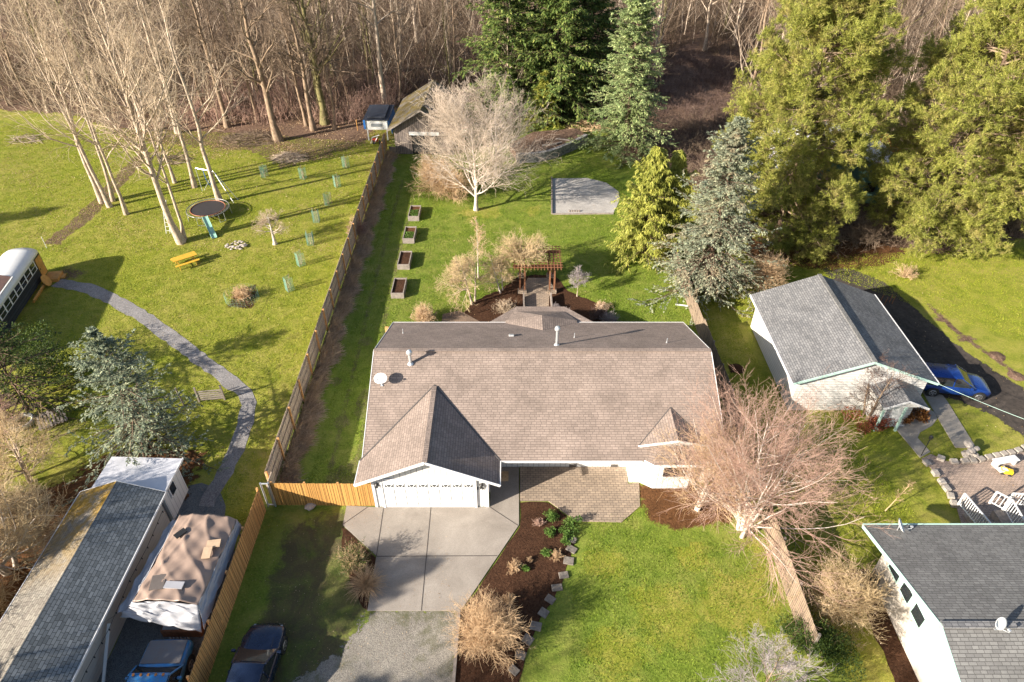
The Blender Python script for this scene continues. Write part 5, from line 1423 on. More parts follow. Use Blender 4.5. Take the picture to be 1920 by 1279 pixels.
# trees standing outside the picture whose shade falls into it
SG='trees standing on the near side, outside the photograph'
conifer('fir_tree','dark fir outside the picture at the lower left, farther from the street',(-27.0,7.0,0),'fir',301,11.0,3.2,group=SG,**dict(fk,nb=120,n2=8,nf=8))
conifer('fir_tree','dark fir outside the picture at the lower left, nearer the street',(-24.0,2.5,0),'fir',302,9.5,3.2,group=SG,**dict(fk,nb=120,n2=8,nf=8))
bare('street_tree','bare tree outside the picture below the driveway, left one',(-22.5,1.5,0),303,11.5,.25,'bark_brown','twig_brown',n1=26,n2=7,n3=6,n4=2,t0=.2,spread=.42,ang1=50,thin=.012)
bare('street_tree','bare tree outside the picture below the driveway, right one',(-18.0,-3.0,0),304,13,.25,'bark_brown','twig_brown',n1=26,n2=7,n3=6,n4=2,t0=.2,spread=.4,ang1=50,thin=.012)
conifer('fir_tree','dark fir outside the picture beyond the far left field',(-74,40,0),'fir',305,15,3.6,group=SG,**dict(fk,nb=120,n2=8,nf=8))
conifer('fir_tree','second dark fir outside the picture beyond the far left field',(-68,33,0),'fir',306,13,3.4,group=SG,**dict(fk,nb=120,n2=8,nf=8))

# fallen leaves and twigs lying on the grass
def litter_leaves(name,label,n,region,seed,mat,size=.05,clump=None):
    rs=np.random.RandomState(seed); x=rs.uniform(region[0],region[1],n); y=rs.uniform(region[2],region[3],n)
    k=(np.sin(x*.9+np.sin(y*.6)*2)+np.sin(y*.8+np.sin(x*.5)*2)+2)/4
    m=rs.rand(n)<k**1.5; x=x[m]; y=y[m]; O=np.stack([x,y,np.full(len(x),.05)],1)
    D_=unit(np.stack([rs.randn(len(x)),rs.randn(len(x)),rs.randn(len(x))*.25],1)); b=NB(); b.fronds(O,D_,size*(.6+rs.rand(len(x))*1.2),size*.75,0,.3,seed)
    o=b.build(name,M[mat]); o['kind']='stuff'; tag(o,label,'leaves'); return o
M['deadleaf']=leaf_mat('dead_leaf',(.20,.11,.05),(.42,.28,.16),(.62,.48,.32),.1)
litter_leaves('fallen_leaves','fallen brown leaves on the grass of the left yard',26000,(-60,-14.4,50,76),61,'deadleaf',.085)
litter_leaves('fallen_leaves','fallen leaves on the grass near the mobile home and path',4000,(-30,-14,26,50),62,'deadleaf',.06)
litter_leaves('fallen_leaves','sparse fallen leaves on the back lawn',3500,(-12,12,39,73),63,'deadleaf',.06)
litter_leaves('fallen_leaves','fallen leaves and bits on the front verge and gravel',2600,(-13,-3,8,23),64,'deadleaf',.04)
litter_leaves('fallen_leaves','fallen leaves on the right hand lawns',5000,(14,45,16,50),65,'deadleaf',.06)
litter_leaves('woodland_leaves','brown leaves covering the ground at the wood edge',30000,(-45,-12,69,84),66,'deadleaf',.11)
# trees beyond the lower edge, their branch shade falls on drive and lawn
bare('street_tree','bare tree outside the picture, below the front lawn',(-9.5,-2.5,0),307,13,.25,'bark_brown','twig_brown',n1=24,n2=7,n3=6,n4=2,t0=.2,spread=.4,ang1=50,thin=.012)
conifer('fir_tree','dark fir outside the picture, below the front lawn',(-4.5,1.0,0),'fir',308,10.0,2.6,group=SG,**dict(fk,nb=120,n2=8,nf=8))
conifer('fir_tree','narrow fir outside the picture at the left of the mobile home',(-33.0,13.0,0),'fir',309,9.0,2.4,group=SG,**dict(fk,nb=90,n2=8,nf=8))

thicket('sapling_stand','crowd of thin pale saplings between the woodland trees',scatter(620,lambda x,y: okw(x,y) and y>80,-75,75,78,150,15,1.2),411,10.5,.8,'bark_pale',1,6,.009,.055,.30)
thicket('sapling_stand','crowd of thin brown saplings between the woodland trees',scatter(620,lambda x,y: okw(x,y) and y>80,-75,75,78,150,16,1.2),412,10.0,.8,'bark_brown',1,7,.010,.05,.30)

twig_shrub('bare_thicket','dense tan bare thicket against the left side of the mobile home',(-25.6,15.8),421,4.0,3.0,'twig_olive',n=85,n2=7,n3=6,thin=.008,r0=.025)
twig_shrub('bare_thicket','tan bare thicket at the left edge, beside the red brown ground behind the mobile home',(-28.6,22.3),422,3.4,2.6,'twig_tan',n=75,n2=7,n3=6,thin=.008,r0=.025)
leaf_shrub('green_bush','loose green bush at the left edge between bus and blue spruce',(-31.0,34.5,0),423,2.4,2.4,'darkleaf',5200,.12)
# ------------------------------------------------------------------ objects
def single(name, label, cat, mb, mat, group=None, smooth=False, bevel=0, kind=None):
    o = mb.build(name, mat, None, smooth, bevel=bevel); tag(o, label, cat, group); return o
rp = random.Random(21)
# ---- cars
def car(name, label, loc, rz, paint, L=4.6, W=1.8, kind='sedan', roofmat=None, hoodmat=None):
    """front of the car points to local +X"""
    t = thing(name, label, 'car' if kind != 'pickup' else 'pickup truck', loc, rz)
    hw = W/2
    if kind == 'pickup': st = [(-2.6,.55,.95,1.0),(-2.5,.5,1.0,1.03),(-1.0,.5,1.0,1.05),(.75,.5,1.0,1.08),(1.0,.5,1.0,1.14),(2.35,.5,.97,1.10),(2.5,.5,.93,1.02),(2.56,.55,.9,.7)]
    elif kind == 'suv': st = [(-2.1,.5,.80,.75),(-2.0,.35,.93,.98),(-1.3,.28,1.0,1.05),(0,.25,1.0,1.02),(.9,.25,1.0,.99),(1.6,.28,.97,.90),(2.0,.32,.88,.76),(2.15,.42,.70,.6)]
    else: st = [(-2.3,.5,.78,.75),(-2.2,.32,.9,.92),(-1.5,.25,1.0,.98),(0,.22,1.0,.95),(.8,.22,1.0,.93),(1.6,.25,.97,.84),(2.05,.3,.88,.72),(2.28,.42,.66,.55)]
    rings = []
    for x, zb, wf, zt in st:
        a = hw*wf; hz = zt-zb
        half = [(0,zb),(a*.85,zb),(a*.99,zb+hz*.2),(a*1.0,zb+hz*.55),(a*.96,zb+hz*.85),(a*.88,zt-.02),(a*.5,zt+.02),(0,zt+.035)]
        ring = [(x,y,z) for y, z in half] + [(x,-y,z) for y, z in half[::-1][1:-1]]
        rings.append(ring)
    m_ = MB().loft(rings); m_.build('body', paint, t, True, world=False)
    # cabin: glass house with roof skin
    if kind == 'pickup': c = [(-.95,1.05,1.05),(-.85,1.62,.86),(.62,1.68,.84),(1.32,1.12,1.0)]; roof_x = (-.8,.68); rz_ = 1.70
    elif kind == 'suv': c = [(-2.0,1.0,.94),(-1.65,1.48,.80),(.05,1.55,.80),(1.0,1.0,.95)]; roof_x = (-1.75,.15); rz_ = 1.56
    else: c = [(-1.75,.97,.93),(-1.05,1.36,.78),(.0,1.42,.78),(.95,.93,.93)]; roof_x = (-1.1,.05); rz_ = 1.43
    base_z = c[0][1]-.06
    zf = c[3][1]-.04
    g = MB()
    bl = [(c[0][0],-hw*c[0][2],base_z),(c[0][0],hw*c[0][2],base_z),(c[3][0],hw*c[3][2],zf),(c[3][0],-hw*c[3][2],zf)]
    tl = [(c[1][0],-hw*c[1][2],c[1][1]),(c[1][0],hw*c[1][2],c[1][1]),(c[2][0],hw*c[2][2],c[2][1]),(c[2][0],-hw*c[2][2],c[2][1])]
    def pane(nm, pts): mm = MB().slab(pts,.02) if False else MB().poly(pts); return mm.build(nm, M['glass'], t, world=False)
    pane('windshield', [bl[3],bl[2],tl[2],tl[3]]); pane('rear_window', [bl[1],bl[0],tl[0],tl[1]])
    pane('side_window', [bl[0],bl[3],tl[3],tl[0]]); pane('side_window', [bl[2],bl[1],tl[1],tl[2]])
    r = MB()
    n = 5
    rr = []
    for i, x in enumerate([roof_x[0]-.12,roof_x[0]+.1,(roof_x[0]+roof_x[1])/2,roof_x[1]-.1,roof_x[1]+.06]):
        zz = rz_-(.06 if i in (0,4) else 0); w_ = hw*(.80 if kind!='pickup' else .87)
        rr.append([(x,-w_,zz-.07),(x,-w_*.9,zz),(x,0,zz+.03),(x,w_*.9,zz),(x,w_,zz-.07),(x,0,zz-.05)])
    r.loft(rr); r.build('roof', roofmat or paint, t, True, world=False)
    for s in (0,1):
        p = MB()
        a, b = (bl[3],tl[3]) if s == 0 else (bl[2],tl[2]); p.beam(a,b,.07,.05)
        a, b = (bl[0],tl[0]) if s == 0 else (bl[1],tl[1]); p.beam(a,b,.09,.06)
        sg_ = -1 if s == 0 else 1; xm = -.35 if kind != 'pickup' else -.8
        p.beam((xm,sg_*hw*.95,base_z),(xm,sg_*hw*.80,c[2][1]-.02),.07,.04)
        p.build('window_frame', paint, t, world=False)
    if hoodmat:
        h_ = MB(); h_.slab([(1.36,-hw*.86,1.185),(2.42,-hw*.82,1.145),(2.42,hw*.82,1.145),(1.36,hw*.86,1.185)],.03); h_.build('hood', hoodmat, t, world=False, bevel=.02)
        rl = MB()
        for k in range(5): rl.box(.56,.66,-.62+k*.31-.04,-.62+k*.31+.04,1.72,1.78)
        rl.build('roof_lights', M['amber'], t, world=False)
    else:
        h_ = MB(); z0 = st[4][3]
        for s in (-1,1): h_.beam((.95,s*hw*.62,z0+.035),(1.95,s*hw*.5,st[-2][3]+.045),.012,.008)
        h_.build('hood_crease', M['rubber'], t, world=False)
    wr_ = .34 if kind != 'pickup' else .38; xs = (-1.38,1.38) if kind != 'pickup' else (-1.6,1.65)
    for x in xs:
        for s in (-1,1):
            wmb = MB(); y0, y1 = s*(hw-.20), s*(hw+.015)
            wmb.tube([(x,y0,wr_),(x,y0+s*.02,wr_),(x,y1-s*.03,wr_),(x,y1,wr_)],[wr_*.9,wr_,wr_,wr_*.9],24)
            wh = wmb.build('wheel', M['rubber'], t, False, world=False)
            rm = MB(); rm.tube([(x,y1,wr_),(x,y1+s*.012,wr_)],[wr_*.66,wr_*.62],20); ri = rm.build('rim', M['rim'], wh, world=False)
            hb_ = MB()
            for k in range(5):
                a = k*1.2566+.6; hb_.tube([(x+math.cos(a)*wr_*.40,y1+s*.013,wr_+math.sin(a)*wr_*.40),(x+math.cos(a)*wr_*.40,y1+s*.018,wr_+math.sin(a)*wr_*.40)],.055,6)
            hb_.build('rim_opening', M['rubber'], wh, world=False)
            ar = MB(); ar.tube([(x,s*(hw-.06),wr_+.01),(x,s*(hw+.004),wr_+.01)],wr_*1.18,24); ar.build('wheel_well_shade', M['black'], t, world=False)  # black disc stands in for the shade of an unmodelled wheel well
    fx = st[-1][0]
    for s in (-1,1):
        hl = MB(); hl.obox((fx-.24,s*hw*.60,.60 if kind!='pickup' else .85),.2,.30,.11,-s*.5); hl.build('headlight', M['lampglass'], t, world=False, bevel=.03)
        tl_ = MB(); tl_.obox((st[0][0]+.05,s*hw*.72,.78),.1,.26,.14,s*.3); tl_.build('tail_light', M['tail'], t, world=False, bevel=.02)
        mi = MB(); mi.obox((.72,s*(hw+.09),1.02 if kind!='pickup' else 1.2),.12,.2,.13,0); mi.build('wing_mirror', paint, t, world=False, bevel=.03)
    bm_ = MB(); bm_.box(fx-.22,fx+.02,-hw*.62,hw*.62,.38,.5); bm_.build('grille', M['black'], t, world=False, bevel=.03)
    return t
M['amber'] = plain('amber_lens', (.55,.20,.03), .4, 0, .2)
M['lampglass'] = plain('headlight_glass', (.40,.42,.45), .1, .2)
M['tail'] = plain('red_lens', (.35,.02,.02), .2)
M['navy'] = paint_mat('navy_paint', (.012,.022,.055), .18, .4)
M['blue_paint'] = paint_mat('blue_paint', (.01,.05,.26), .2, .4)
M['pick'] = paint_mat('pickup_blue', (.02,.22,.55), .4, .1, dust=(.10,.20,.30))
M['rusthood'] = paint_mat('faded_hood', (.13,.13,.14), .7, .0, dust=(.15,.125,.115))
car('dark_car', 'dark navy blue car parked on the mossy grass by the orange fence', (-11.25,14.15,.01), math.radians(88), M['navy'], kind='sedan', W=1.85)
car('blue_car', 'shiny blue hatchback parked beside the white garage', (28.55,32.85,.01), math.radians(-9), M['blue_paint'], kind='suv')
car('blue_pickup', 'old blue pickup truck with faded grey hood between mobile home and fence', (-15.15,12.9,.01), math.radians(91), M['pick'], W=2.0, kind='pickup', hoodmat=M['rusthood'])
# ---- tarp covered carport
tc = thing('tarp_shelter', 'brown and white tarpaulin shelter between mobile home and fence', 'tarp shelter', (-15.2,19,0))
def sheet_grid(c00, c10, c11, c01, nu, nv, zf, seed=0, thick=.012):
    rs_ = np.random.RandomState(seed); V = []; F = []
    for j in range(nv+1):
        for i in range(nu+1):
            u, v = i/nu, j/nv
            p = (np.array(c00)*(1-u)+np.array(c10)*u)*(1-v)+(np.array(c01)*(1-u)+np.array(c11)*u)*v
            p = p.copy(); p[2] += zf(u,v); V.append(tuple(p))
    for j in range(nv):
        for i in range(nu):
            a = j*(nu+1)+i; F.append((a,a+1,a+nu+2,a+nu+1))
    m = MB(); m.add(V,F); return m
def wrinkle(u, v, s=0):
    a = abs(math.sin(9*u-5*v+1.7*math.sin(3.1*v+2*u+s)+s)); b = abs(math.sin(6*v+8*u+1.9*math.sin(4*u+s)))
    return .07*(1-a)**2.2+.06*(1-b)**2.5+.02*math.sin(23*u+9*v+s)+.012*math.sin(41*v-17*u)
def wrinkle_old(u, v, s=0):
    return .035*math.sin(19*u+7*v+2*math.sin(5*v+s)+s)*(.4+.6*v)+.03*math.sin(11*v-14*u+3*math.sin(4*u+s))+.015*math.sin(31*u+23*v)
M['tarpbrown'] = plain('brown_tarp', (.30,.215,.17), .5, 0, .12, 2)
M['tarpwhite'] = plain('white_tarp', (.36,.36,.385), .45, 0, .08, 2)
nw, ne, se, sw_ = (-16.65,21.25,2.1), (-13.75,21.05,2.05), (-13.95,16.35,2.2), (-16.95,16.5,2.2)
def crown_(u,v): return .30*(1-(2*u-1)**2)**.8+wrinkle(u,v)
tpm = sheet_grid(nw,ne,se,sw_,44,52,crown_,1); o = tpm.build('top_tarp', M['tarpbrown'], tc, True); sm = o.modifiers.new('thickness','SOLIDIFY'); sm.thickness = .01
wf = lambda u,v: wrinkle(u,v,2)*1.3
for nm, pts, f in (('side_tarp',(nw,sw_,(-17.6,16.1,1.9),(-17.25,21.2,1.75)),lambda u,v: wf(u,v)-.12*math.sin(math.pi*v)),
                   ('front_tarp',(sw_,se,(-13.75,15.55,1.35),(-17.45,16.05,1.8)),lambda u,v: wf(u,v)+(.18*(1-(2*u-1)**2)*(1-v))),
                   ('fence_side_tarp',(ne,se,(-13.62,15.6,1.5),(-13.6,21.0,1.6)),wf)):
    m_ = sheet_grid(*pts,30,20,f,3); o = m_.build(nm, M['tarpwhite'], tc, True); sm = o.modifiers.new('thickness','SOLIDIFY'); sm.thickness = .01
for x, y in ((-16.6,21.1),(-13.8,20.9),(-14.05,17.0),(-16.75,17.1)):
    m_ = MB(); m_.tube([(x,y,0),(x,y,2.05)],.035,8); m_.build('pole', M['galv'], tc)
m_ = MB()
for k in range(6): m_.tube([(-17.6-.1*k*0,16.1,1.9),(-18.1,15.1,2.35)],.008,4)
m_.build('tie_rope', M['black'], tc)
def topz(x, y):
    return 2.55
for (px, py, sx, sy, rz, lab, mt) in ((338,1000,.55,.32,.9,'dark grey board with white ends lying on the brown tarp',M['black']),(400,1018,.62,.42,.15,'tan plywood square on the fence side of the brown tarp',M['plytan']) if 'plytan' in M else (400,1018,.62,.42,.15,'tan plywood square on the fence side of the brown tarp',plain('tan_ply',(.50,.36,.24),.7)),
        (388,1036,.4,.62,.12,'pale plank with white strip just below the plywood square',plain('tan_ply',(.50,.36,.24),.7)),(296,1092,.62,.75,.15,'dark flat board at the near end of the brown tarp',plain('dark_board',(.12,.10,.09),.7)),(327,1098,.85,.35,-.05,'pale panel beside the dark flat board on the tarp',M['tarpwhite'])):
    x, y, _ = G(px,py,2.5); u = (x+16.7)/2.9; v = (21.1-y)/4.2; z = 2.17+crown_(min(max(u,0),1),min(max(v,0),1))+.07
    m_ = MB(); m_.obox((x,y,z),sx,sy,.05,rz); single('board', lab, 'board', m_, mt)
# things under the tarp edge
m_ = MB(); m_.box(-16.1,-14.3,16.05,16.8,.02,.55); o = single('wooden_crate','brown crate of clutter under the near edge of the tarp','crate',m_,M['cedar'],bevel=.03)
m_ = MB(); m_.sheet([(-16.0,15.1),(-15.2,15.1),(-15.2,15.6),(-16.0,15.6)],.57); m_.v = [(a,b,c+.02*math.sin(9*a)) for a,b,c in m_.v]; single('plastic_bag','pale grey plastic sheet on the crate under the tarp edge','plastic sheet',MB().slab([(-16.0,16.1,.60),(-15.2,16.1,.64),(-15.2,16.6,.62),(-16.0,16.6,.68)],.03),M['tarpwhite'])
for i in range(12):
    m_ = MB(); x = -15.65+(i%6)*.16; y = 15.9-(i//6)*.17; m_.lathe([(.0,.0),(.055,.0),(.055,.2),(.02,.25),(.02,.29),(.0,.29)],(x,y,.01),8)
    single('jar', 'small clear bottle in the rows standing before the crate', 'bottle', m_, M['lampglass'], 'bottles standing in rows before the crate')
m_ = MB(); m_.beam((-18.0,15.9,1.5),(-17.6,13.2,.06),.12,.06); single('long_board','long white board leaning between the tarp shelter and the mobile home','board',m_,M['white'])
# wire with clips hanging along the mobile home wall
m_ = MB(); pts = [(-17.62,21.5,2.2),(-17.6,19.5,2.05),(-17.58,17.6,2.2),(-17.6,15.4,1.95),(-17.62,13.5,2.1),(-17.6,11,2.0)]
m_.tube(pts,.012,5)
for a, b in zip(pts[:-1],pts[1:]):
    for k in range(3):
        p = Vector(a).lerp(Vector(b),k/3); m_.box(p.x-.02,p.x+.02,p.y-.02,p.y+.02,p.z-.12,p.z)
single('light_string','string of small dark bulbs along the wall of the mobile home','light string',m_,M['black'])

# ---- school bus home
bus = thing('converted_bus', 'converted bus with white arched roof, dark plank side and orange door', 'bus', (-37.5,46.6,0), math.radians(10))
# local: +Y along the bus towards the door end; +X faces the yard
m_ = MB(); m_.box(-2.4,0,-12,-1.15,.35,1.25); m_.build('plank_side', boards_mat('dark_plank',(.035,.045,.06),(.02,.026,.035),(.006,.006,.008),.22,'y',.7,.02,.4,.02), bus, world=False)
m_ = MB(); m_.box(-2.38,-.02,-12,-.02,1.251,2.1); m_.build('window_band', M['white'], bus, world=False)
m_ = MB(); m_.box(-2.39,-.01,-1.149,0,.3,2.08); m_.build('end_wall', M['black'], bus, world=False)
prof = []
for k in range(13):
    a = math.pi*k/12; prof.append((-1.2+1.24*math.cos(a), 2.1+.62*math.sin(a)**.8 if 0<k<12 else 2.1))
m_ = MB(); rings = [[(x,y,z) for x,z in prof]+[(-1.2,y,2.08)] for y in (-12,-.6)]
rings.append([(-1.2+(x+1.2)*.96,.0,2.1+(z-2.1)*.8) for x,z in prof]+[(-1.2,.0,2.08)]); m_.loft(rings); m_.build('roof', M['white'], bus, True, world=False)
for k in range(9):
    y1 = -1.25-k*.98; wm = MB(); wm.box(-.019,.006,y1-.84,y1-.06,1.32,2.0); f_ = wm.build('window', M['glass'], bus, world=False)
    wm = MB(); wm.box(.0065,.014,y1-.84,y1-.06,1.64,1.67); wm.build('window_bar', M['trim'], f_, world=False)
wm = MB(); wm.box(-.019,.006,-1.0,-.15,1.35,1.98) ; 
m_ = MB(); m_.box(-.009,.03,-1.05,-.12,.36,1.95); d_o = m_.build('door', M['orangewood'], bus, world=False)
m_ = MB(); m_.box(.031,.06,-.95,-.9,1.0,1.15); m_.build('handle', M['black'], d_o, world=False)
m_ = MB(); m_.slab([(-2.3,-12,2.78),(-1.2,-12,2.98),(-1.2,-4.4,2.98),(-2.3,-4.4,2.78)],.04); m_.slab([(-.2,-12,2.66),(-1.2,-12,2.98),(-1.2,-4.4,2.98),(-.2,-4.4,2.66)],.04); m_.build('roof_deck', plain('rusty_panel',(.28,.16,.12),.7,0,.2), bus, world=False)
m_ = MB(); m_.beam((-.1,-12,2.62),(-.1,-4.4,2.62),.08,.05); m_.build('roof_rail', M['white'], bus, world=False)
m_ = MB(); m_.box(.02,1.1,-1.3,-.05,.02,.28); m_.box(.5,1.4,-.9,-.3,.01,.14); m_.build('door_step', M['orangewood'], bus, world=False, bevel=.02)
bd = thing('orange_boards', 'orange plywood planks and round offcut leaning at the foot of the bus', 'planks', (-36.9,44.6,0), math.radians(10))
m_ = MB(); m_.obox((.1,-.6,.25),.12,3.2,.28,0,.0,.4); m_.build('plank', M['orangewood'], bd, world=False)
m_ = MB(); m_.tube([(0,0,0),(0,0,.05)],.48,20); o = m_.build('round_board', M['orangewood'], bd, world=False); o.location = (.25,.3,.5); o.rotation_euler = (0,math.radians(65),0)

# ---- trampoline with slide
x, y, _ = G(392,408); tx, ty = x, y+.3
tp = thing('trampoline', 'round black trampoline with orange rim on the left lawn', 'trampoline', (tx,ty,0))
m_ = MB(); m_.lathe([(.001,.80),(1.45,.78),(1.50,.79)],(tx,ty,0),40); m_.build('jumping_mat', plain('mat_black',(.035,.03,.03),.6), tp)
m_ = MB(); R1_=1.5
m_.tube([(tx+1.53*math.cos(a*.1571),ty+1.53*math.sin(a*.1571),.80) for a in range(41)],.035,6,False); m_.build('orange_rim', plain('orange_trim',(.30,.10,.045),.6), tp)
m_ = MB(); m_.tube([(tx+1.86*math.cos(a*.1571),ty+1.86*math.sin(a*.1571),.80) for a in range(41)],.035,6,False)
for k in range(60):
    a = k*.10472; m_.tube([(tx+1.55*math.cos(a),ty+1.55*math.sin(a),.8),(tx+1.85*math.cos(a),ty+1.85*math.sin(a),.8)],.010,4,False)
m_.build('frame_ring', plain('dull_frame',(.20,.20,.20),.5,.4), tp)
for k in range(6):
    a = k*1.047+.3; m_ = MB(); m_.tube([(tx+1.86*math.cos(a),ty+1.86*math.sin(a),.78),(tx+1.9*math.cos(a),ty+1.9*math.sin(a),.02),(tx+1.9*math.cos(a+.3),ty+1.9*math.sin(a+.3),.02),(tx+1.86*math.cos(a+.3),ty+1.86*math.sin(a+.3),.78)],.025,6); m_.build('leg', M['galv'], tp)
sx_, sy_ = G(403,447)[:2]
sl = thing('garden_slide', 'mint green child slide propped against the trampoline', 'slide', (sx_,sy_,0))
M['mint'] = plain('mint_plastic', (.30,.52,.42), .4, 0, .1)
top_ = Vector((tx+.35,ty-1.75,.86)); bot = Vector((sx_,sy_-.05,.06)); m_ = MB(); m_.beam(bot,top_,.42,.03); m_.build('chute', M['mint'], sl)
dd = (top_-bot).normalized(); sd_ = dd.cross(Vector((0,0,1))).normalized()
for s in (-1,1):
    m_ = MB(); m_.beam(bot+sd_*s*.225+Vector((0,0,.05)),top_+sd_*s*.225+Vector((0,0,.05)),.03,.12); m_.build('side_rail', M['mint'], sl)
# small ladder/frame left of thick tree and swing frame
lx, ly = G(312,438)[:2]
ld = thing('ladder', 'white ladder leaning against the thick tree left of the trampoline', 'ladder', (lx,ly,0))
for s in (0,.35):
    m_ = MB(); m_.tube([(lx+s,ly,0),(lx+s+.35,ly+.5,3.0)],.03,6); m_.build('rail', M['white'], ld)
for k in range(7):
    m_ = MB(); f = (k+.7)/8; m_.tube([(lx+.35*f,ly+.5*f,3*f),(lx+.35+.35*f,ly+.5*f,3*f)],.018,5); m_.build('rung', M['white'], ld)
a0 = Vector(G(438,380)); b0 = Vector(G(383,357)); tpx = (a0+b0)/2+Vector((0,.4,2.4))
sf_ = thing('swing_frame', 'grey pole swing frame with blue swing behind the trampoline', 'swing', tuple(b0))
for p in (a0, b0, a0+Vector((.3,.5,0))):
    m_ = MB(); m_.tube([p,tpx],.025,6); m_.build('leg', M['galv'], sf_)
m_ = MB(); q = tpx+Vector((-1.9,.6,.05)); m_.tube([tpx,q],.035,6); m_.build('top_bar', M['galv'], sf_)
m_ = MB(); m_.tube([q,q+Vector((0,0,-2.4))],.03,6); m_.build('leg', M['galv'], sf_)
m_ = MB(); qq = tpx.lerp(q,.6); m_.tube([qq,qq+Vector((.1,-.1,-1.0)),qq+Vector((.35,-.1,-1.8)),qq+Vector((.5,-.1,-1.0)),qq+Vector((.5,0,0))],.025,6); m_.build('swing_seat', plain('blue_plastic',(.03,.15,.55),.4), sf_)
# ---- picnic table
x, y, _ = G(347,500); pt = thing('picnic_table', 'yellow painted picnic table on the left lawn', 'picnic table', (x,y+.35,0), math.radians(38))
m_ = MB()
for k in range(5): m_.box(-.95,.95,-.36+k*.147,-.36+k*.147+.137,.72,.76)
m_.build('table_top', M['yellowwood'], pt, world=False)
for s in (-1,1):
    m_ = MB(); m_.box(-.95,.95,s*.66-.13,s*.66+.13,.43,.47); m_.build('bench', M['yellowwood'], pt, world=False)
for xx in (-.65,.65):
    for s in (-1,1):
        m_ = MB(); m_.beam((xx,s*.62,0),(xx,s*.22,.72),.04,.09); m_.build('leg', M['yellowwood'], pt, world=False)
    m_ = MB(); m_.box(xx+.03,xx+.07,-.75,.75,.38,.43); m_.build('cross_beam', M['yellowwood'], pt, world=False)
# ---- fire pit, brush pile, stones
def rock(m, c, s, seed):
    r_ = random.Random(seed); pr = [(.001,-.5),(.6,-.42),(.95,-.1),(.9,.25),(.5,.48),(.001,.5)]
    n = 7; vs = []; fs = []
    sx, sy, sz = s*r_.uniform(.7,1.3), s*r_.uniform(.7,1.3), s*r_.uniform(.5,.9); rot = r_.uniform(0,6)
    for a, b in pr:
        for j in range(n):
            t_ = 2*math.pi*j/n; k = r_.uniform(.82,1.15); X, Y = a*math.cos(t_)*sx*k, a*math.sin(t_)*sy*k
            vs.append((c[0]+X*math.cos(rot)-Y*math.sin(rot), c[1]+X*math.sin(rot)+Y*math.cos(rot), c[2]+b*sz))
    for i in range(len(pr)-1):
        for j in range(n): fs.append((i*n+j,i*n+(j+1)%n,(i+1)*n+(j+1)%n,(i+1)*n+j))
    m.add(vs, fs)
x, y, _ = G(443,462); m_ = MB(); r_ = random.Random(3)
for k in range(34):
    a = r_.uniform(0,6.28); rr_ = .85*r_.random()**.5; rock(m_,(x+rr_*math.cos(a)*1.05,y+rr_*math.sin(a)*.8,.07+.1*r_.random()),.14,k)
single('rubble_heap','small heap of pale broken stones on the left lawn below the trampoline','stone heap',m_,M['stone'])
def twig_pile(name,label,px,py,rad,h,mat,n,seed,r=.02,L=1.6):
    rs=np.random.RandomState(seed); x,y,_=G(px,py); a=rs.rand(n)*6.283; rr_=rad*np.sqrt(rs.rand(n)); O=np.stack([x+rr_*np.cos(a),y+rr_*np.sin(a)*.7,h*(1-rr_/rad)*rs.rand(n)+.04],1)
    d=unit(rs.randn(n,3)*np.array([1,.7,.16])); l=L*(.4+.7*rs.rand(n)); P=np.stack([O-d*l[:,None]/2,O+rs.randn(n,3)*.04,O+d*l[:,None]/2],1); P[:,:,2]=np.maximum(P[:,:,2],.03)
    b=NB(); b.tubes(P,r*(.4+.9*rs.rand(n))[:,None]*np.array([[1,.9,.5]]),4); o=b.build(name,M[mat]); tag(o,label,'brush pile'); return o
twig_pile('brush_pile','pile of cut grey branches on the grass below the thick flared tree',541,297,1.7,.7,'bark_pale',190,5)
twig_pile('brush_pile','orange brown brush heap to the left of the tall green spruce',1098,238,2.4,.7,'twig_tan',300,6,.02,1.3)
twig_pile('brush_pile','long grey heap of cut branches at the wood edge behind the brush pile',470,262,3.2,.8,'twig_brown',420,7,.02,1.6)
twig_pile('brush_pile','dark branch heap at the foot of the white barked clump',328,300,1.8,.4,'twig_brown',130,8,.02,1.5)
twig_pile('brush_pile','scattered branches on the far left field',50,262,2.0,.4,'bark_pale',50,9,.03,2.2)
# ---- wire tree guards with young trees
M['mesh'] = plain('green_wire', (.17,.34,.27), .5, 0, .1)
def guard(px, py, lab, r=.33, h=1.2, tilt=0, seed=0, first=True):
    x, y, _ = G(px,py); t = thing('tree_guard', lab, 'tree guard', (x,y,0), rp.uniform(0,3), 'wire tree guards on the left lawn')
    m = MB(); n = 12; pts = [(r*math.cos(k*math.pi/2)*1.1,r*math.sin(k*math.pi/2)*1.1) for k in range(4)]
    for k in range(3):
        a = Vector((*pts[k],0)); b = Vector((*pts[k+1],0))
        for j in range(6): p = a.lerp(b,j/5); m.tube([p+Vector((0,0,.02)),p+Vector((0,0,h))],.009,3,False)
        for j in range(11): z = Vector((0,0,.05+j*(h-.08)/10)); m.tube([a+z,b+z],.009,3,False)
    m.build('wire_mesh', M['mesh'], t, world=False)
    for s in (0,2):
        m = MB(); m.tube([(pts[s][0],pts[s][1],0),(pts[s][0],pts[s][1],h+.08)],.02,5); m.build('stake', M['plank'], t, world=False)
    b, _ = shrub_parts(seed+500,1.2,.25,7,4,0,r0=.012,lo=65,hi=88); b.build('sapling', M['twig_tan'], t)
    return t
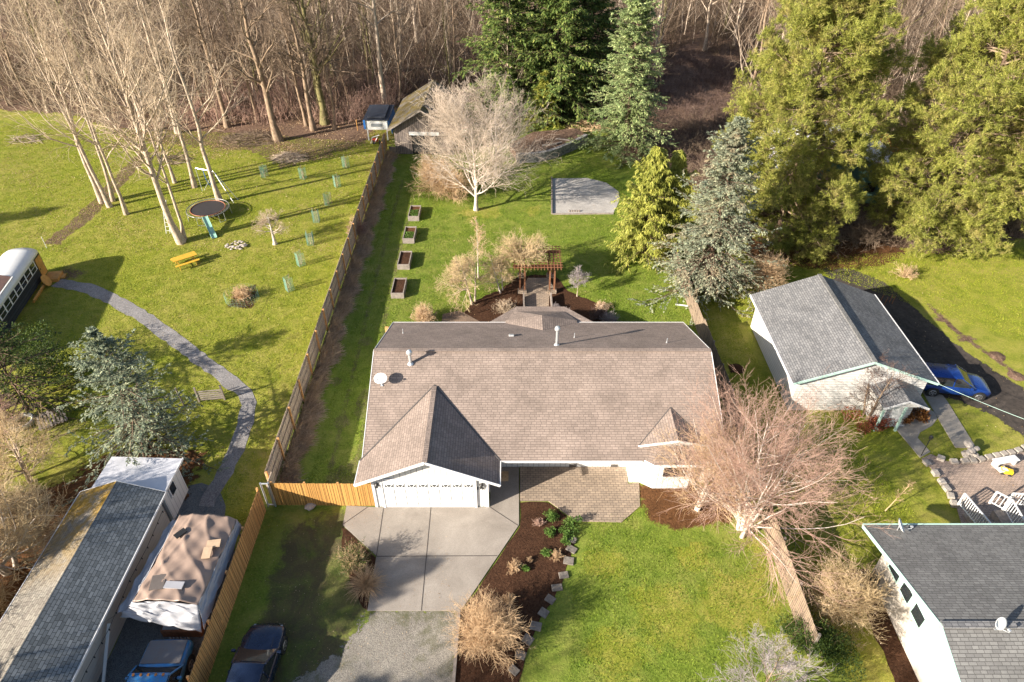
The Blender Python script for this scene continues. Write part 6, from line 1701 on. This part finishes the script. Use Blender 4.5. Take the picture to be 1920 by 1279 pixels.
for i, (px, py, lab) in enumerate([(497,332,'wire tree guard standing farthest left, near the brush pile'),(569,335,'wire tree guard with pale stakes just below the brush pile'),(649,314,'wire tree guard farthest up the row, close to the long fence'),(633,350,'wire tree guard second from the top along the long fence'),(616,384,'wire tree guard third from the top along the long fence'),(594,416,'wire tree guard fourth from the top along the long fence'),(583,458,'wire tree guard fifth from the top along the long fence'),(565,497,'wire tree guard second from the bottom of the row'),(544,544,'wire tree guard at the bottom of the row near the bramble heap')]):
    guard(px,py,lab,seed=i)
x, y, _ = G(455,562); m_ = MB()
for k in range(28):
    a = k*math.pi*2/28; m_.tube([(x+1.25*math.cos(a),y+1.1*math.sin(a),.02),(x+1.25*math.cos(a),y+1.1*math.sin(a),.75)],.004,3,False)
for z in (.1,.25,.4,.55,.74): m_.tube([(x+1.25*math.cos(k*.2244),y+1.1*math.sin(k*.2244),z) for k in range(29)],.004,3,False)
single('wire_ring','low green wire ring round the bramble heap','wire fence',m_,M['mesh'])
# ---- compost slats and posts by the path
x, y, _ = G(398,752); cb_ = thing('slatted_gate','weathered slatted wood gate lying beside the gravel path','gate',(x,y,0),math.radians(8))
m_ = MB()
for k in range(5): m_.box(-.75,.75,-.02,.02,.15+k*.17,.15+k*.17+.09)
m_.build('slats', M['plank'], cb_, world=False)
for s in (-.78,.78):
    m_ = MB(); m_.box(s-.05,s+.05,-.05,.05,0,1.25); m_.build('post', M['postgrey'], cb_, world=False)
x, y, _ = G(345,760); m_ = MB(); m_.tube([(x,y,0),(x-.1,y,1.5)],.05,6); single('old_post','leaning grey post left of the slatted wood gate','post',m_,M['postgrey'])
x, y, _ = G(88,465); m_ = MB(); m_.tube([(x,y,0),(x,y,1.1)],.025,6); single('marker_post','thin white post behind the bus at the end of the leafy bank','post',m_,M['white'])
x, y, _ = G(700,245); m_ = MB(); m_.tube([(x-1.8,y,0),(x-1.8,y,1.3)],.04,6); single('marker_post','thin wooden stake in front of the covered camper','post',m_,M['orangewood'])
# ---- stone ring and pallets at far left
x, y, _ = G(42,795); m_ = MB(); m_.lathe([(.62,.02),(.70,.02),(.72,.3),(.66,.34),(.60,.3),(.62,.02)],(x,y,0),22); single('old_tub','pale oval tub rim at the left edge among the bushes','tub',m_,M['white'],smooth=True)
x, y, _ = G(100,790); pl = thing('pallet','grey wooden pallet leaning beside the pale tub rim','pallet',(x,y,0),math.radians(35))
for k in range(8):
    m_ = MB(); m_.obox((-.7+k*.2,0,.30),.13,1.3,.03,0,.25); m_.build('slat', M['plank'], pl, world=False)
m_ = MB(); m_.obox((0,-.45,.14),1.6,.1,.1,0); m_.obox((0,.45,.38),1.6,.1,.1,0); m_.build('runner', M['plank'], pl, world=False)

# ---- raised beds
for i, (px0,py0,px1,py1,lab,fill) in enumerate([(765,415,792,390,'raised timber planter with green seedlings, farthest from the house','lawn'),(755,457,784,430,'raised timber planter with leafy plants, second from the far end','redmulch'),(745,506,775,475,'raised timber planter filled with bare brown soil, third from the far end','mulch'),(733,560,765,525,'raised timber planter with dark soil, nearest the house','mulch')]):
    x0 = G(px0,py0)[0]+.02; y0 = G(px0,py0)[1]; x1 = x0+1.0; y1 = y0+2.15
    t = thing('raised_bed', lab, 'planter', ((x0+x1)/2,(y0+y1)/2,0), 0, 'raised planters beside the back lawn')
    h = .5
    for bx in ((x0,x0+.07,y0,y1),(x1-.07,x1,y0,y1),(x0+.071,x1-.071,y0,y0+.07),(x0+.071,x1-.071,y1-.07,y1)):
        m_ = MB(); m_.box(*bx,0,h); m_.build('side_board', M['plank'], t)
    m_ = MB(); m_.box(x0+.072,x1-.072,y0+.072,y1-.072,.02,h-.10); m_.build('soil', M[fill if fill!='lawn' else 'redmulch'], t)
    if i in (0,1):
        m_ = MB(); pass
        rs_ = np.random.RandomState(i); b_ = NB(); nn_=260; O=np.stack([rs_.uniform(x0+.15,x1-.15,nn_)-(x0+x1)/2,rs_.uniform(y0+.2,y0+1.3,nn_)-(y0+y1)/2,np.full(nn_,h-.1)],1)
        b_.blades(O,unit(rs_.randn(nn_,3)*.5+np.array([0,0,1])),.16,.06); b_.build('seedlings', M['greenleaf'], t)
# ---- pergola
pg = thing('pergola', 'reddish timber pergola over the paving behind the house', 'pergola', (1.95,45,0))
for x in (.62,.98,2.92,3.28):
    for y in (44.0,46.2):
        m_ = MB(); m_.box(x-.06,x+.06,y-.06,y+.06,.3,2.35); m_.build('post', M['cedar'], pg)
for x0 in (.45,2.78):
    for y in (44.0,46.2):
        m_ = MB(); m_.box(x0,x0+.68,y-.2,y+.2,0,.3); m_.build('base', M['paver'], pg)
for y in (43.9,44.1,46.1,46.3):
    m_ = MB(); m_.box(.1,3.8,y-.03,y+.03,2.3,2.45); m_.build('beam', M['cedar'], pg)
for k in range(15):
    x = .2+k*.25; m_ = MB(); m_.box(x-.025,x+.025,43.4,46.8,2.455,2.56); m_.build('rafter', M['cedar'], pg)
for k in range(10):
    y = 43.6+k*.34; m_ = MB(); m_.box(.05,3.85,y-.02,y+.02,2.563,2.6); m_.build('batten', M['cedar'], pg)
m_ = MB(); m_.box(.85,.95,41.2,43.3,.0,.5); m_.build('side_wall', M['plank'], pg); m_ = MB(); m_.box(2.95,3.05,41.2,43.3,.0,.5); m_.build('side_wall', M['plank'], pg)
# ---- retaining wall
def wall_strip(name, label, pts, h, w_, mat, cat='wall', capm=None):
    m = MB(); poly = strip([p[:2] for p in pts], w_, .02); m.prism(poly,0,h); t = single(name,label,cat,m,mat); return t
wall_strip('stone_wall','curved rubble stone retaining wall beside the firs',[G(*p) for p in ((968,305),(1000,304),(1030,300),(1050,291),(1075,281),(1098,268))],1.0,.4,M['darkstone'])
sheet_p = [G(*p)[:2] for p in ((968,303),(1028,297),(1075,279),(1095,266),(1080,255),(1000,262),(955,285))]
o = MB().prism([(x,y+.25) for x,y in sheet_p],0,.82).build('raised_ground', M['litter']); o['kind'] = 'structure'
for i,(px,py,a) in enumerate([(1042,270,.5),(1030,272,.2),(1055,262,-.3)]):
    x,y,_=G(px,py,.9); m_=MB(); m_.beam((x-.8*math.cos(a),y-.8*math.sin(a),.92),(x+.8*math.cos(a),y+.8*math.sin(a),.95),.16,.12); single('log','weathered log lying on the raised ground behind the stone wall','log',m_,M['plank'],'logs on the raised ground behind the stone wall')
# pad edging
px0_ = G(1036,334); px1_ = G(1036,402); m_ = MB(); m_.beam((px1_[0]-.08,px1_[1],.08),(px0_[0]-.08,px0_[1],.08),.12,.2); single('timber_edge','dark timber edging along the left side of the gravel pad','edging',m_,M['postgrey'])
px2_ = G(1150,401); m_ = MB(); m_.beam((px1_[0],px1_[1]-.06,.06),(px2_[0],px2_[1]-.06,.06),.1,.14); single('timber_edge','pale timber edging along the near side of the gravel pad','edging',m_,M['plank'])
for i in range(5):
    x,y,_=G(1068+i*4.5,397); m_=MB(); m_.tube([(x,y,.02),(x,y,.16)],.09,10); single('small_stake','small dark stump in the row at the near edge of the gravel pad','stump',m_,M['postgrey'],'small dark stumps on the gravel pad')
# ---- camper on stands
cp = thing('covered_camper', 'white camper shell wrapped in blue tarp with a black cover, beside the barn', 'camper', (-15.0,75.3,0))
m_ = MB(); m_.box(-16.3,-13.75,73.9,78.2,1.25,2.35); m_.build('body', M['white'], cp, bevel=.06)
m_ = MB(); m_.slab([(-16.45,73.8,2.42),(-13.6,73.8,2.42),(-13.5,78.4,2.5),(-16.4,78.4,2.5)],.1); m_.slab([(-16.0,74.2,2.62),(-14.0,74.2,2.62),(-14.0,78.0,2.66),(-16.0,78.0,2.66)],.18); m_.build('black_cover', plain('black_tarp',(.03,.035,.05),.6), cp, bevel=.05)
m_ = MB(); m_.slab([(-13.7,73.9,2.4),(-13.7,78.2,2.4),(-13.4,78.3,.9),(-13.35,74.0,.8)],.03); m_.box(-16.42,-16.2,73.8,73.88,1.4,2.4); m_.build('blue_tarp', plain('blue_tarp',(.03,.18,.55),.5), cp)
m_ = MB(); m_.box(-15.6,-14.4,73.84,73.87,1.65,2.0); m_.build('window', plain('grey_glass',(.25,.27,.3),.2), cp)
for x,y in ((-16.1,74.1),(-13.95,74.1),(-16.1,78),(-13.95,78)):
    m_ = MB(); m_.box(x-.06,x+.06,y-.06,y+.06,0,1.25); m_.build('stand', M['white'], cp)
jk = thing('garden_tiller','red and white machinery parked under the covered camper','machine',(-15.3,73.2,0))
m_ = MB(); m_.tube([(-15.7,73.1,.05),(-15.5,73.2,.7),(-14.7,73.3,.9)],.05,6); m_.tube([(-15.3,73.0,.1),(-14.9,73.0,.75)],.05,6); m_.build('frame', M['white'], jk)
m_ = MB(); m_.obox((-15.2,73.2,.4),.6,.4,.35,.4); m_.build('engine', plain('red_paint',(.45,.05,.03),.4), jk, bevel=.05)
for dx in (-.35,.35):
    m_ = MB(); m_.tube([(-15.1+dx,72.95,.25),(-15.1+dx+.1,72.95,.25)],.25,14); m_.build('wheel', M['rubber'], jk)

M['edgestone'] = soil_mat('dull_stone', (.13,.11,.095), (.23,.20,.17), (.33,.29,.25), 4, .03)
# ---- edging stones and curb of the front garden
labs = ['nearest the patio corner','second from the patio','third from the patio','fourth from the patio','fifth from the patio','sixth from the patio','seventh from the patio','fifth from the picture edge','fourth from the picture edge','third from the picture edge','second from the picture edge']
for i,(zx,zy) in enumerate([(1288,488),(1284,540),(1268,605),(1240,685),(1203,755),(1165,820),(1128,895),(1085,970),(1040,1045),(1000,1130),(962,1215)]):
    x,y,_=G(640+zx/2.975,849+zy/2.975); m_=MB(); m_.obox((x,y,.035),.40+.16*rp.random(),.34+.1*rp.random(),.10,rp.uniform(-.5,.5)-.3,rp.uniform(-.03,.03),rp.uniform(-.04,.04)); single('edging_stone','grey edging stone between front mulch bed and lawn, '+labs[i],'paving stone',m_,M['edgestone'],'edging stones of the front mulch bed',bevel=.015)
a_=G(861,1147); b_=G(849,1300); m_=MB(); m_.beam((a_[0],a_[1],.06),(b_[0],b_[1],.06),.14,.12); single('curb_timber','pale timber curb between gravel drive and front mulch bed','curb',m_,M['plank'])
m_=MB(); 
for k in range(7): rock(m_,(G(652+k*2,1040+k*4)[0]-.3,G(652,1040+k*4)[1],.05),.12,k)
single('door_mat','tan woven mat on the entry walk beside the garage','mat',MB().box(-.75,-.2,25.2,25.9,.047,.065),M['twig_tan'])
a=G(1268,573); m_=MB(); m_.beam((a[0]-.05,a[1]+.1,.05),(a[0]+1.0,a[1]-.15,.05),.12,.06); single('white_board','white board lying on the lawn against the stepped picket fence','board',m_,M['white'])
m_=MB(); m_.box(-8.75,-8.5,37.2,37.35,0,1.75); single('fence_post','orange wooden post at the left rear corner of the house','post',m_,M['post'])
x,y,_=G(583,949); m_=MB(); rock(m_,(x,y-.1,.12),.28,5); single('pale_rock','pale rock at the foot of the short orange fence','rock',m_,M['stone'])

# ---- terrace furniture and stair rails at right
def railing(label, a, b, h=.95, first=True):
    a=Vector(a); b=Vector(b); t=thing('stair_railing',label,'railing',tuple(a))
    up=Vector((0,0,1))
    m=MB(); m.beam(a+up*h,b+up*h,.07,.05); m.build('top_rail',M['white'],t)
    m=MB(); m.beam(a+up*.12,b+up*.12,.04,.04); m.build('bottom_rail',M['white'],t)
    n=max(3,int((b-a).length/.16))
    for k in range(n+1):
        p=a.lerp(b,k/n); w_=.08 if k in (0,n) else .03; m=MB(); m.box(p.x-w_/2,p.x+w_/2,p.y-w_/2,p.y+w_/2,p.z+(0 if k in (0,n) else .13),p.z+h); m.build('newel_post' if k in (0,n) else 'baluster',M['white'],t)
    return t
# deck behind the lower right house
dk=thing('deck_steps','grey wooden deck steps between the white railings','steps',(25,22,0))
for k in range(5):
    m_=MB(); m_.box(24.3,25.35,21.3+k*.32,21.62+k*.32,.05,.9-k*.18); m_.build('step',M['plank'],dk)
m_=MB(); m_.box(25.36,29,20.3,22.5,.05,.95); m_.build('deck_floor',M['plank'],dk)
railing('white stair railing nearest the lower right house roof corner',(24.0,20.5,1.0),(24.25,23.4,.25))
railing('white railing in the middle of the deck behind the lower right house',(25.4,22.95,.95),(25.85,22.5,.95))
railing('white railing running towards the house wall from the middle post',(25.9,22.45,.95),(25.7,20.4,.95))
railing('white railing at the right edge of the picture on the deck',(26.2,22.85,.95),(28.8,22.6,.95))
x,y,_=G(1880,872); bn_=thing('white_bench','white slab garden bench on the brick terrace','bench',(x,y,0),math.radians(12))
m_=MB(); m_.box(-.75,.75,-.22,.22,.42,.48); m_.build('seat',M['white'],bn_,world=False,bevel=.01)
for s in (-.6,.6):
    m_=MB(); m_.box(s-.06,s+.06,-.18,.18,0,.419); m_.build('leg',M['white'],bn_,world=False)
m_=MB(); m_.box(-.85,-.3,-.65,-.3,.25,.31); m_.build('low_step',M['white'],bn_,world=False)
x,y,_=G(1884,888); ty_=thing('toy_truck','yellow plastic toy truck in front of the white bench','toy',(x,y,0),math.radians(-25))
M['yellow']=plain('yellow_plastic',(.80,.50,.02),.35,0,.05)
m_=MB(); m_.box(-.28,.05,-.17,.17,.12,.17); m_.box(-.30,-.26,-.17,.17,.171,.33); m_.box(-.259,.05,-.17,-.13,.171,.33); m_.box(-.259,.05,.13,.17,.171,.33); m_.build('tipper_bed',M['yellow'],ty_,world=False,bevel=.01)
m_=MB(); m_.box(.07,.32,-.14,.14,.12,.36); m_.build('cab',M['yellow'],ty_,world=False,bevel=.03)
for xx in (-.18,.2):
    for s in (-1,1):
        m_=MB(); m_.tube([(xx,s*.15,.09),(xx,s*.2,.09)],.09,12); m_.build('wheel',M['rubber'],ty_,world=False)
m_=MB()
for k in range(16):
    rock(m_,(G(1816,853)[0]+rp.uniform(-.45,.45),G(1816,853)[1]+rp.uniform(-.3,.3),.12+rp.random()*.5*(1 if k>7 else .2)),.24,k+60)
single('stone_stack','stack of pale stone blocks at the end of the straight concrete walk','stone stack',m_,M['stone'])
def stone_row(label, pts, s, seed, h=.2):
    r_=random.Random(seed); P_=[Vector(G(*p)) for p in pts]
    for a,b in zip(P_[:-1],P_[1:]):
        n=max(1,int((b-a).length/(s*1.05)))
        for k in range(n):
            p=a.lerp(b,(k+.5)/n); m=MB(); m.obox((p.x,p.y,h/2+.03),s*.95,s*.8,h*r_.uniform(.85,1.15),math.atan2((b-a).y,(b-a).x)+r_.uniform(-.12,.12))
            single('stone_block',label,'stone block',m,M['stone'],'stone blocks '+label.split(' in the ')[-1].replace('curved row','curving').replace('row along','along'),bevel=.02)
stone_row('pale stone block in the row along the left edge of the brick terrace',[(1728,862),(1745,880),(1760,900),(1778,925),(1790,955)],.42,1)
stone_row('pale stone block in the curved row above the brick terrace',[(1750,856),(1775,868),(1800,868),(1830,866),(1860,858),(1900,850),(1928,838)],.42,2)
m_=MB(); x,y,_=G(1726,856); m_.tube([(x,y,0),(x,y,1.5)],.025,6); m_.lathe([(.01,0),(.11,.03),(.10,.2),(.02,.28)],(x,y,1.5),10); single('path_lamp','thin black path lamp at the bottom of the curved walk','lamp post',m_,M['black'])
m_=MB(); A=Vector((25.75,30.65,2.55)); B=Vector((33.5,24.3,2.9)); m_.tube([A.lerp(B,k/12)-Vector((0,0,.25*math.sin(math.pi*k/12))) for k in range(13)],.012,5); single('overhead_cable','mint green cable running from the white garage corner to the right','cable',m_,M['greentrim'])
m_=MB(); x,y,_=G(1642,806); m_.lathe([(.0,0),(.14,0),(.17,.3),(.15,.3),(.12,.03)],(x,y,0),14); single('bucket','small pale bucket in the red shrub bed by the white garage','bucket',m_,M['galv'])
# rusted posts behind white garage
for i,(px,py) in enumerate([(1650,567),(1658,572),(1667,567),(1672,570)]):
    x,y,_=G(px,py); m_=MB(); m_.tube([(x,y,0),(x+.05,y,.7)],.03,5); single('rusty_stake','thin rusty stake in the small cluster on the dark drive behind the white garage','stake',m_,M['cedar'],'rusty stakes behind the white garage')
# wheelie bin / basketball base by the cream wall
x,y,_=G(1643,1092); bb_=thing('black_planter','black round barrel with a stick leaning by the cream house wall','barrel',(x,y,0))
m_=MB(); m_.lathe([(.001,.02),(.3,.02),(.36,.35),(.34,.7),(.30,.7),(.30,.5),(.001,.5)],(x,y,0),18); m_.build('barrel',M['black'],bb_,True)
m_=MB(); m_.tube([(x+.2,y-.9,.02),(x+.35,y-.2,1.1)],.035,6); m_.build('stick',M['black'],bb_)
x,y,_=G(1614,1100); m_=MB(); m_.obox((x,y,.06),.3,.22,.08,.4); single('paper_scrap','small crumpled pale paper on the ground beside the black barrel','litter',m_,M['white'],bevel=.02)
# orange foliage far behind
m_=MB(); x,y,_=G(1650,288,1.5)
# mole hills and soil clods
for i,(px,py,lab) in enumerate([(1870,668,'pale soil mound on the right lawn, upper one by the dark drive'),(1905,705,'pale soil mound on the right lawn, lower one at the picture edge'),(1381,692,'dark soil mound on the strip between the fence and the white garage')]):
    x,y,_=G(px,py); m_=MB(); m_.lathe([(.55,.0),(.35,.06),(.2,.09),(.001,.10)],(x,y,.01),12); m_.v=[(a+rp.uniform(-.06,.06),b+rp.uniform(-.05,.05),c) for a,b,c in m_.v]; single('soil_mound',lab,'soil mound',m_,M['litter'] if i<2 else M['mulch'])
